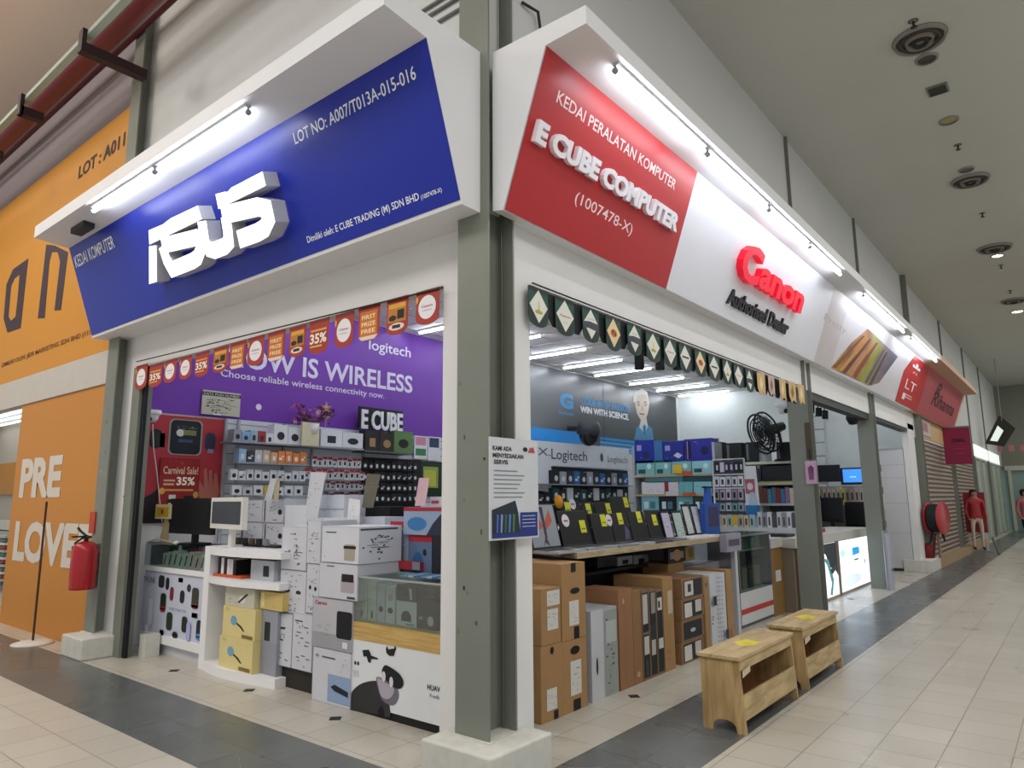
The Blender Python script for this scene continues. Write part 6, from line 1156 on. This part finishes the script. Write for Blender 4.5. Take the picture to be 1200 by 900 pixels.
# cables above the corner
for k, (x0_, y0_) in enumerate(((493, 14), (500, 20), (511, 27))):
    a, b = ony(x0_, y0_, YW-.015), ony(x0_+45, y0_-25, YW-.015); thing(M().tube([tuple(a), (-2.9, YW-.015, a.z)], .012, '#6f6f6c', 6), 'wall_cable', ['upper grey cable on the wall above the blue sign', 'middle grey cable on the wall above the blue sign', 'lower grey cable on the wall above the blue sign'][k], 'cable')
a, b = onx(612, 3, XW+.02), onx(643, 30, XW+.02); thing(M().tube([tuple(a), tuple((a+b)/2+Vector((.02, 0, .01))), (b.x, b.y, 4.32)], .012, '#33363a', 6), 'wall_cable', 'dark cable dropping onto the top of the red sign', 'cable')
# ---- benches
PINE = woodmat('pale_pine', '#9c855c', '#bea67a', (6, 1.2, 6)); PINE2 = woodmat('pale_pine_upright', '#93784e', '#b99d6c', (6, 6, 1)); PIN3 = woodmat('brown_board', '#7c5535', '#9a6d46', (6, 6, 1))
def bench(y0, y1, lab, nt):
    b = root('bench', (-1.98, (y0+y1)/2, 0), lab, 'bench'); ZB = .475; xb_, xf = -2.125, -1.855
    for k in range(3): w_ = (xf+.012-xb_+.015)/3; M().box((xb_-.015+k*w_, y0-.02, ZB-.022), (xb_-.015+(k+1)*w_-.003, y1+.02, ZB), PINE).build('top_board', b, .002)
    for ys, sgn in ((y0, 1), (y1-.02, 1)):
        F_ = Fr((0, ys+.02, 0), (1, 0, 0), (0, 0, 1)); arch = [(-2.06+.165*(1-math.cos(math.pi*k/8))/2*1.0, .0+.075*math.sin(math.pi*k/8)**.6) for k in range(9)]
        M().ext(F_, [(xb_, 0), (-2.06, 0)]+arch[1:-1]+[(-1.895, 0), (-1.832, 0), (xf-.008, ZB-.022), (xb_, ZB-.022)], 0, .02, PINE2).build('side_panel', b, .002)
    sl = lambda z: xf-.008+( -1.832-xf+.008)*(1-z/(ZB-.022))
    def front(z0, z1, nm, mt, yy0=y0, yy1=y1, off=.001):
        m = M(); p = [(sl(z0), z0), (sl(z1), z1)]
        v = [(p[0][0]-.014, yy0+.02, z0), (p[0][0]+off, yy0+.02, z0), (p[1][0]+off, yy0+.02, z1), (p[1][0]-.014, yy0+.02, z1)]; v += [(x, yy1-.02, z) for x, _, z in v]
        m.raw(v, [(3, 2, 1, 0), (4, 5, 6, 7), (0, 1, 5, 4), (1, 2, 6, 5), (2, 3, 7, 6), (3, 0, 4, 7)], mt); m.build(nm, b, .001)
    front(.385, ZB-.022, 'apron', PINE); front(.085, .235, 'front_rail', PINE)
    M().box((xb_+.005, y0+.02, .085), (xb_+.02, y1-.02, ZB-.022), PIN3).build('back_board', b); M().box((xb_+.02, y0+.02, .09), (-1.87, y1-.02, .104), PIN3).build('shelf_board', b)
    for xx in (-2.05, -1.98, -1.91): pass
    m = M(); F_ = FX(sl(.34)+.002); m.poly(F_, [(y0+.03, .34), (y0+.17, .36), (y0+.17, .40), (y0+.03, .385)], '#c4b79c', .003); m.build('paper_label', b)
    m = M(); F_ = FZ(ZB+.001); cy_ = y0+nt; m.poly(F_, [(-2.07, cy_-.02), (-1.98, cy_-.12), (-1.91, cy_-.03), (-1.92, cy_+.10), (-2.04, cy_+.13)], '#d2c832', 0); m.poly(F_, [(-2.0, cy_-.05), (-1.94, cy_-.01), (-1.97, cy_+.04)], '#c8a428', .0008)
    thing(m, 'paper_note', 'bright yellow paper lying on the %s bench' % ('wooden bench nearer the corner column,' if nt < .49 else 'second wooden'), 'paper'.replace('nearer', 'nearer'))
bench(4.635, 5.695, 'pale pine bench with an open front, nearer the corner column', .47); bench(5.965, 6.965, 'pale pine bench with an open front, further from the corner column', .52)
# ---- ceiling fixtures of the corridor
XC = -.85
def diffuser(y, r, lab):
    rt = root('air_diffuser', (XC, y, ZC), lab, 'air vent')
    m = M()
    for k, rr in enumerate((1, .78, .56, .34)): m.lathe((XC, y, ZC-.0), [(r*rr, 0), (r*(rr-.06), -.05-.01*k), (r*(rr-.13), -.015)], ['#8f8b84', '#4a4844', '#8a867e', '#3c3a38'][k], 28)
    m.lathe((XC, y, ZC), [(r*.2, -.03), (r*.15, -.05), (0, -.05)], '#77746c', 20); m.lathe((XC, y, ZC-.002), [(0, 0), (r*1.02, 0)], '#5a5752', 28); m.build('rings', rt)
diffuser(8.11, .26, 'round ringed air diffuser, first in the corridor ceiling row'); diffuser(12.5, .26, 'round ringed air diffuser, second in the corridor ceiling row'); diffuser(21.3, .28, 'round ringed air diffuser, furthest in the corridor ceiling row')
diffuser(16.4, .3, 'round ringed air diffuser beside the bright downlight')
def disc(y, r, c, lab, nm='downlight', cat='downlight', dep=.02, em=None):
    rt = root(nm, (XC, y, ZC), lab, cat); M().lathe((XC, y, ZC), [(r, 0), (r*.96, -dep), (r*.8, -dep)], '#8d8a84', 24).build('ring', rt); M().lathe((XC, y, ZC-.004), [(r*.8, 0), (0, 0)], em or c, 24).build('face', rt)
disc(8.56, .12, '#4a4845', 'round recessed speaker next to the first air diffuser', 'speaker', 'speaker'); disc(10.25, .12, '#a29a66', 'dull yellow unlit downlight after the square grille')
LIT = mat('#fff6e4', emit=18, name='lit_downlight'); disc(12.05, .11, '#6a6864', 'grey round plate just before the second air diffuser', 'ceiling_plate', 'plate')
disc(17.0, .12, '#fff', 'bright downlight near the fourth sprinkler', em=LIT); disc(22.7, .16, '#fff', 'bright downlight at the far end of the ceiling row', em=LIT); disc(28.5, .16, '#fff', 'bright downlight in the distance', em=LIT)
m = M(); m.box((XC-.11, 9.22, ZC-.02), (XC+.11, 9.45, ZC), '#767a72'); [m.box((XC-.09, 9.24+.03*k, ZC-.028), (XC+.09, 9.25+.03*k, ZC-.02), '#3f423e') for k in range(7)]; thing(m, 'vent_grille', 'small square grille in the corridor ceiling', 'vent')
for k, y in enumerate((7.75, 11.1, 14.2, 17.8, 20.2)):
    m = M(); m.tube([(XC, y, ZC), (XC, y, ZC-.07)], .012, '#3a3836', 8); m.lathe((XC, y, ZC-.07), [(0, .01), (.035, 0), (.0, -.012)], '#3a3836', 12); m.lathe((XC, y, ZC-.006), [(.05, .006), (.03, 0)], '#55524e', 12)
    thing(m, 'sprinkler', 'small dark ceiling sprinkler, %s along the corridor' % ['first', 'second', 'third', 'fourth', 'fifth'][k], 'sprinkler')
# ---- beyond the computer shop
SHUT, ntS, bS = new_mat('brown_roller_shutter'); tc = ntS.nodes.new('ShaderNodeNewGeometry'); wv = ntS.nodes.new('ShaderNodeTexWave'); wv.bands_direction = 'Z'; wv.inputs['Scale'].default_value = 3.0
ntS.links.new(tc.outputs['Position'], wv.inputs['Vector']); cr = ntS.nodes.new('ShaderNodeValToRGB'); cr.color_ramp.elements[0].color = lin('#5d5048'); cr.color_ramp.elements[1].color = lin('#9c8c7e'); ntS.links.new(wv.outputs['Fac'], cr.inputs[0]); ntS.links.new(cr.outputs[0], bS.inputs['Base Color'])
bp = ntS.nodes.new('ShaderNodeBump'); bp.inputs['Distance'].default_value = .03; ntS.links.new(wv.outputs['Fac'], bp.inputs['Height']); ntS.links.new(bp.outputs[0], bS.inputs['Normal']); bS.inputs['Roughness'].default_value = .5
for y0_, y1_, lab in ((17.5, 22.3, 'brown roller shutter behind the fire hose reel'), (22.7, 27.1, 'brown roller shutter past the dividing column')):
    thing(M().box((XW-.08, y0_, .15), (XW-.02, y1_, 2.8), SHUT), 'roller_shutter', lab, 'shutter')
m = M(); m.box((-2.9, 17.4, 0), (-2.5, 27.3, .15), mat('#a08a6a', .6, name='tan_kerb')); struct(m, 'trim_2')
yf = M(); yf.box((XW-.02, 17.5, 2.8), (XW+.02, 22.3, 3.24), '#c8a878'); thing(yf, 'header_panel', 'pale orange header panel above the first roller shutter', 'panel')
F_ = FX(XW+.03); u0, v0, u1, v1 = rect_on(F_, 1076, 492, 1087, 507); m = M(); m.fbox(F_, 17.6, 2.86, 19.0, 3.22, -.01, .01, '#c4b4b4'); m.rect(F_, 17.75, 2.95, 18.6, 3.15, '#a87a80', .012); thing(m, 'notice', 'small white notice with a red print on the orange header panel', 'notice')
# maroon hanging banner with lettering
F_ = FR((ony(1105, 500, 21.0).x, 21.0, 0), 12); rt = root('hanging_banner', tuple(ony(1120, 543, 21.0)), 'maroon hanging banner with dark lettering over the corridor', 'banner')
u0, v0, u1, v1 = rect_on(F_, 1106, 501, 1138, 544); m = M(); m.fbox(F_, u0, v0, u1, v1, -.015, 0, mat('#8c2246', .6, name='maroon_cloth')); m.build('cloth', rt); m = M(); m.text(F_, 'DIAL', u0+(u1-u0)*.32, v0+(v1-v0)*.6, (u1-u0)*.5, (v1-v0)*.1, '#1c1420', .003, 0, .04); m.rect(F_, u0+(u1-u0)*.35, v0+(v1-v0)*.28, u0+(u1-u0)*.7, v0+(v1-v0)*.29, '#b04a6c', .003); m.rect(F_, u0+(u1-u0)*.3, v0+(v1-v0)*.42, u0+(u1-u0)*.75, v0+(v1-v0)*.43, '#b04a6c', .003); m.build('lettering', rt)
m = M(); m.tube([F_.pt(u0, v1+.02), F_.pt(u1, v1+.02)], .02, '#8a8a86', 6); m.tube([F_.pt(u0+.1, v1+.02), (XW, F_.pt(u0+.1, 0).y, v1+.02)], .015, '#8a8a86', 6); m.build('rod', rt)
# hose reel
hc = ony(1097, 607, 17.05); hr = root('fire_hose_reel', (hc.x, 17.05, .0), 'red fire hose reel with coiled black hose on a stand beside the column', 'fire hose reel')
rR = .33; ax = Vector((1, -.25, 0)).normalized()
m = M()
for s_, nm in ((-.11, 'disc'), (.13, 'disc')):
    c_ = hc+ax*s_; M().lathe(c_, [(0, -.012), (rR, -.012), (rR+.015, 0), (rR, .012), (0, .012)], REDX, 28, ax=ax).build(nm, hr)
M().lathe(hc, [(rR*.35, -.10), (rR*.88, -.095), (rR*.9, -.06), (rR*.84, -.03), (rR*.9, 0), (rR*.84, .04), (rR*.9, .08), (rR*.88, .11), (rR*.35, .115)], mat('#1f2a2c', .6, name='black_hose'), 24, ax=ax).build('hose', hr)
m = M(); m.tube([hc-ax*.1+Vector((0, 0, -rR*.9)), (hc.x-.12, 17.0, .62), (hc.x-.22, 16.98, .42), (hc.x-.15, 17.0, .32)], .022, 'black_hose', 8); m.tube([hc+ax*.1+Vector((0, 0, -rR*.8)), (hc.x+.12, 17.0, .6), (hc.x+.08, 17.0, .72)], .022, 'black_hose', 8); m.build('hose_end', hr)
m = M(); m.tube([hc, (hc.x, 17.1, .24)], .028, '#8a7a6c', 8); m.tube([(hc.x-.12, 17.1, .24), (hc.x-.05, 17.1, .75)], .02, '#7a2a28', 8); m.tube([hc, (-2.6, 17.2, hc.z)], .025, '#8a2a2c', 8); m.build('stand', hr)
thing(M().lathe((hc.x-.2, 17.0, .24), [(0, 0), (.09, 0), (.09, .22), (.05, .3), (0, .3)], '#7c2028', 12), 'valve_box', 'dark red valve standing on the white block under the hose reel', 'valve')
# ---- people: red clothed figure and a passer-by (skinned bodies)
def body(name, base, h, face, cloth, legs, skin, hair, lab, pose=0, parts=()):
    k = h/1.7; B = Vector(base); f = math.radians(face)
    def W(x, y, z): return B+Vector((x*math.cos(f)-y*math.sin(f), x*math.sin(f)+y*math.cos(f), z))*k
    V = [(0, 0, .92), (0, 0, 1.1), (0, 0, 1.3), (0, .0, 1.42), (0, -.01, 1.5), (0, -.02, 1.6), (0, -.01, 1.68),
         (.1, 0, .86), (.11, -.02*pose, .48), (.11, .06*pose, .08), (.11, -.12+.06*pose, .03), (-.1, 0, .86), (-.11, -.12*pose, .48), (-.11, .02-.2*pose, .08), (-.11, -.12-.2*pose, .03),
         (.19, 0, 1.38), (.24, .03, 1.12), (.22, -.16, .95), (.2, -.24, .9), (-.19, 0, 1.38), (-.24, .03, 1.12), (-.22, -.12, .92), (-.2, -.2, .86)]
    E_ = [(0, 1), (1, 2), (2, 3), (3, 4), (4, 5), (5, 6), (0, 7), (7, 8), (8, 9), (9, 10), (0, 11), (11, 12), (12, 13), (13, 14), (3, 15), (15, 16), (16, 17), (17, 18), (3, 19), (19, 20), (20, 21), (21, 22)]
    rad = [.15, .13, .15, .12, .055, .095, .08, .09, .06, .04, .035, .09, .06, .04, .035, .065, .045, .032, .03, .065, .045, .032, .03]
    me = bpy.data.meshes.new(name); me.from_pydata([W(*v) for v in V], E_, []); o_ = bpy.data.objects.new(name, me); COL.objects.link(o_)
    s_ = o_.modifiers.new('s', 'SKIN'); me.skin_vertices  if False else None
    sk = me.skin_vertices[0].data if me.skin_vertices else None
    if sk is None:
        bpy.context.view_layer.objects.active = o_; bm_ = bmesh.new(); bm_.from_mesh(me); L_ = bm_.verts.layers.skin.verify(); bm_.verts.ensure_lookup_table()
        for i, v in enumerate(bm_.verts): v[L_].radius = (rad[i]*k, rad[i]*k*.8); v[L_].use_root = (i == 0)
        bm_.to_mesh(me); bm_.free()
    else:
        for i, d in enumerate(sk): d.radius = (rad[i]*k, rad[i]*k*.8); d.use_root = (i == 0)
    sd = o_.modifiers.new('u', 'SUBSURF'); sd.levels = 2; sd.render_levels = 2
    dg = bpy.context.evaluated_depsgraph_get(); dg.update(); nm = bpy.data.meshes.new_from_object(o_.evaluated_get(dg)); bpy.data.objects.remove(o_)
    vs_ = [tuple(v.co) for v in nm.vertices]; fs_ = [tuple(p.vertices) for p in nm.polygons]
    rt = root(name, tuple(B), lab, 'person' if name == 'person' else 'mannequin')
    m = M()
    for fc_ in fs_:
        z = sum(vs_[i][2] for i in fc_)/len(fc_)/1; z = (z-B.z)/k
        c_ = legs if .1 < z < .88 else (cloth if .88 <= z < 1.46 else (skin if z >= 1.46 else '#2a2624'))
        m.m.append(m.mi(c_)); m.f.append(fc_); m.sm.append(True)
    m.v = vs_; m.build('body', rt)
    hm = M(); hm.lathe(W(0, .028, 1.61), [(.085*k, -.08*k), (.10*k, -.02*k), (.104*k, .04*k), (.09*k, .085*k), (.05*k, .115*k), (0, .12*k)], hair, 16); hm.build('hair', rt)
    fm_ = M(); 
    for sx in (-.035, .035): fm_.lathe(W(sx, -.105, 1.6), [(0, .008), (.012, 0), (0, -.008)], '#1c1a1a', 8)
    fm_.lathe(W(0, -.125, 1.57), [(0, .03), (.014, 0), (0, -.01)], skin, 8); fm_.lathe(W(0, -.108, 1.535), [(0, .006), (.022, 0), (0, -.006)], '#8a4a44', 8); fm_.build('face', rt)
    return rt
pm = onz(1148, 643, 0)
body('mannequin', (-2.36, 23.2, .04), 1.62, 18, '#a8383c', '#c9b8ac', '#b07868', '#1c1a1c', 'red clothed figure with dark hair standing beside the second roller shutter')
rt = root('red_booth', (-2.55, 23.6, .0), 'red display board behind the red clothed figure', 'display'); M().box((-2.66, 23.55, .5), (-2.15, 23.62, 1.6), '#8c3034').build('board', rt); M().box((-2.62, 23.56, 0), (-2.58, 23.6, .5), '#d0c4b8').build('leg', rt); M().box((-2.22, 23.56, 0), (-2.18, 23.6, .5), '#d0c4b8').build('leg', rt)
m = M(); a = onz(1152, 633, 0); m.tube([(-2.05, 23.4, .35), (-1.85, 22.3, .02)], .03, '#6a6460', 6); thing(m, 'easel_leg', 'thin leaning rod on the floor beside the red clothed figure', 'rod')
pp_ = onz(1199, 640, 0); body('person', (-1.28, 24.4, 0), 1.66, 30, '#b0646c', '#241e28', '#a87866', '#1a1618', 'person in dark trousers and a pinkish top walking at the far end of the corridor', 1)
# row of far shops with pale frames
FRM = mat('#a9b0a2', .4, .2, name='pale_green_frame'); GG = mat('#8fa8a2', .25, name='far_shop_glass')
for k, y in enumerate((27.8, 29.6, 33.2, 35.0)):
    rt = root('shop_door', (XW, y+.7, 0), ['glazed shop front with pale green frames, first past the shutters', 'glazed shop front with pale green frames, second past the shutters', 'glazed shop front with pale green frames past the far column', 'glazed shop front with pale green frames, last before the end wall'][k], 'shop front')
    M().box((XW-.08, y, 0), (XW+.02, y+.12, 2.75), FRM).build('post', rt); M().box((XW-.08, y+1.5, 0), (XW+.02, y+1.62, 2.75), FRM).build('post', rt); M().box((XW-.05, y+.12, .05), (XW-.03, y+1.5, 2.7), mat('#b9c4bc', .15, name='bright_glazing', emit=0)).build('glazing', rt)
m = M(); m.box((XW-.1, 27.3, 0), (XW-.06, 38, 2.75), '#8d948c'); struct(m, 'wall_far_left')
m = M(); m.box((-6, 38.2, 0), (9, 38.4, 2.75), GG); m.box((-6, 38.15, 2.75), (9, 38.4, ZC), mat('#8a8c80', .8, name='far_grey_wall')); struct(m, 'wall_end')
rt = root('shop_door', (-1.9, 38.1, 0), 'pale framed glass doorway in the end wall of the corridor', 'door')
for x in (-2.5, -1.15): M().box((x, 38.0, 0), (x+.12, 38.14, 2.6), '#c4c8b8').build('post', rt)
M().box((-2.6, 37.98, 2.6), (2, 38.14, 2.8), '#c4c8b8').build('lintel', rt)
thing(M().box((-1.9, 37.6, 0), (-1.0, 37.7, 1.9), '#17181c'), 'display_stand', 'dark tall stand in the end doorway', 'stand')
mm = M(); F_ = FX(XW+.04); mm.fbox(F_, 27.3, 2.8, 36.5, 3.2, -.02, 0, mat('#dfe6e0', emit=.9, name='lit_fascia')); thing(mm, 'lit_fascia', 'glowing white fascia above the glazed far shops', 'sign')
for k in range(5):
    F_ = FY(36.8-0.0*k, 0, 0); u0, v0, u1, v1 = rect_on(F_, 1139+k*14.2, 521, 1146+k*14.2, 529); thing(M().fbox(F_, u0, v0, u1, v1, -.02, 0, '#b8747c'), 'lantern', 'small pink square hanging in the far corridor', 'decoration', 'pink squares over the far corridor')
ts = root('hanging_screen', tuple(onx(1170, 520, -2.2)), 'dark framed hanging information screen near the far end', 'screen')
F_ = Fr(tuple(ony(1155, 518, 30.0)), (1, .3, 0), (.15, 0, 1)); p4 = [F_.on(1155, 520), F_.on(1166, 488), F_.on(1188, 506), F_.on(1178, 526)]
M().ext(F_, p4, -.1, 0, '#26261f').build('frame', ts); M().poly(F_, [F_.on(1160, 517), F_.on(1166, 500), F_.on(1174, 507), F_.on(1169, 519)], mat('#c8d4cc', emit=.9), .004).build('screen', ts)
M().tube([F_.pt(*F_.on(1170, 495)), (F_.pt(*F_.on(1170, 495)).x, F_.pt(*F_.on(1170, 495)).y, ZC)], .012, '#8f9088', 8).build('rod', ts)
# ================================================================== LIGHT
def area(name, loc, rot, sx, sy, power, col=(1, 1, .99)):
    L = bpy.data.lights.new(name, 'AREA'); L.shape = 'RECTANGLE'; L.size = sx; L.size_y = sy; L.energy = power; L.color = col
    o = bpy.data.objects.new(name, L); COL.objects.link(o); o.location = loc; o.rotation_euler = rot; return o
area('walkway_fill', (-2, -2.5, 7.6), (0, 0, 0), 8, 3, 330)  # unseen area lights added to brighten the walkway and shopfronts
area('walkway_fill', (-13, -1.0, 7.6), (0, 0, 0), 8, 3, 340, (1, .95, .88))  # warm fill added out of view for the orange front
area('walkway_fill', (3.5, 1.5, 6.2), (0, 0, 0), 3, 5, 280)
for y in (9, 15, 21, 27, 33): area('corridor_fill', (1.8, y, 6.25), (0, 0, 0), 2, 2, 120, (1, .97, .93))  # fill row added out of view to lift the corridor
L = bpy.data.lights.new('ceiling_fill', 'POINT'); L.energy = 190; L.shadow_soft_size = .4; L.color = (1, .93, .86); po_ = bpy.data.objects.new('ceiling_fill', L); COL.objects.link(po_); po_.location = (-9, -1.5, 6.6)  # unseen point fill added to brighten the walkway ceiling, no real pendant
vs.exposure = 0.0
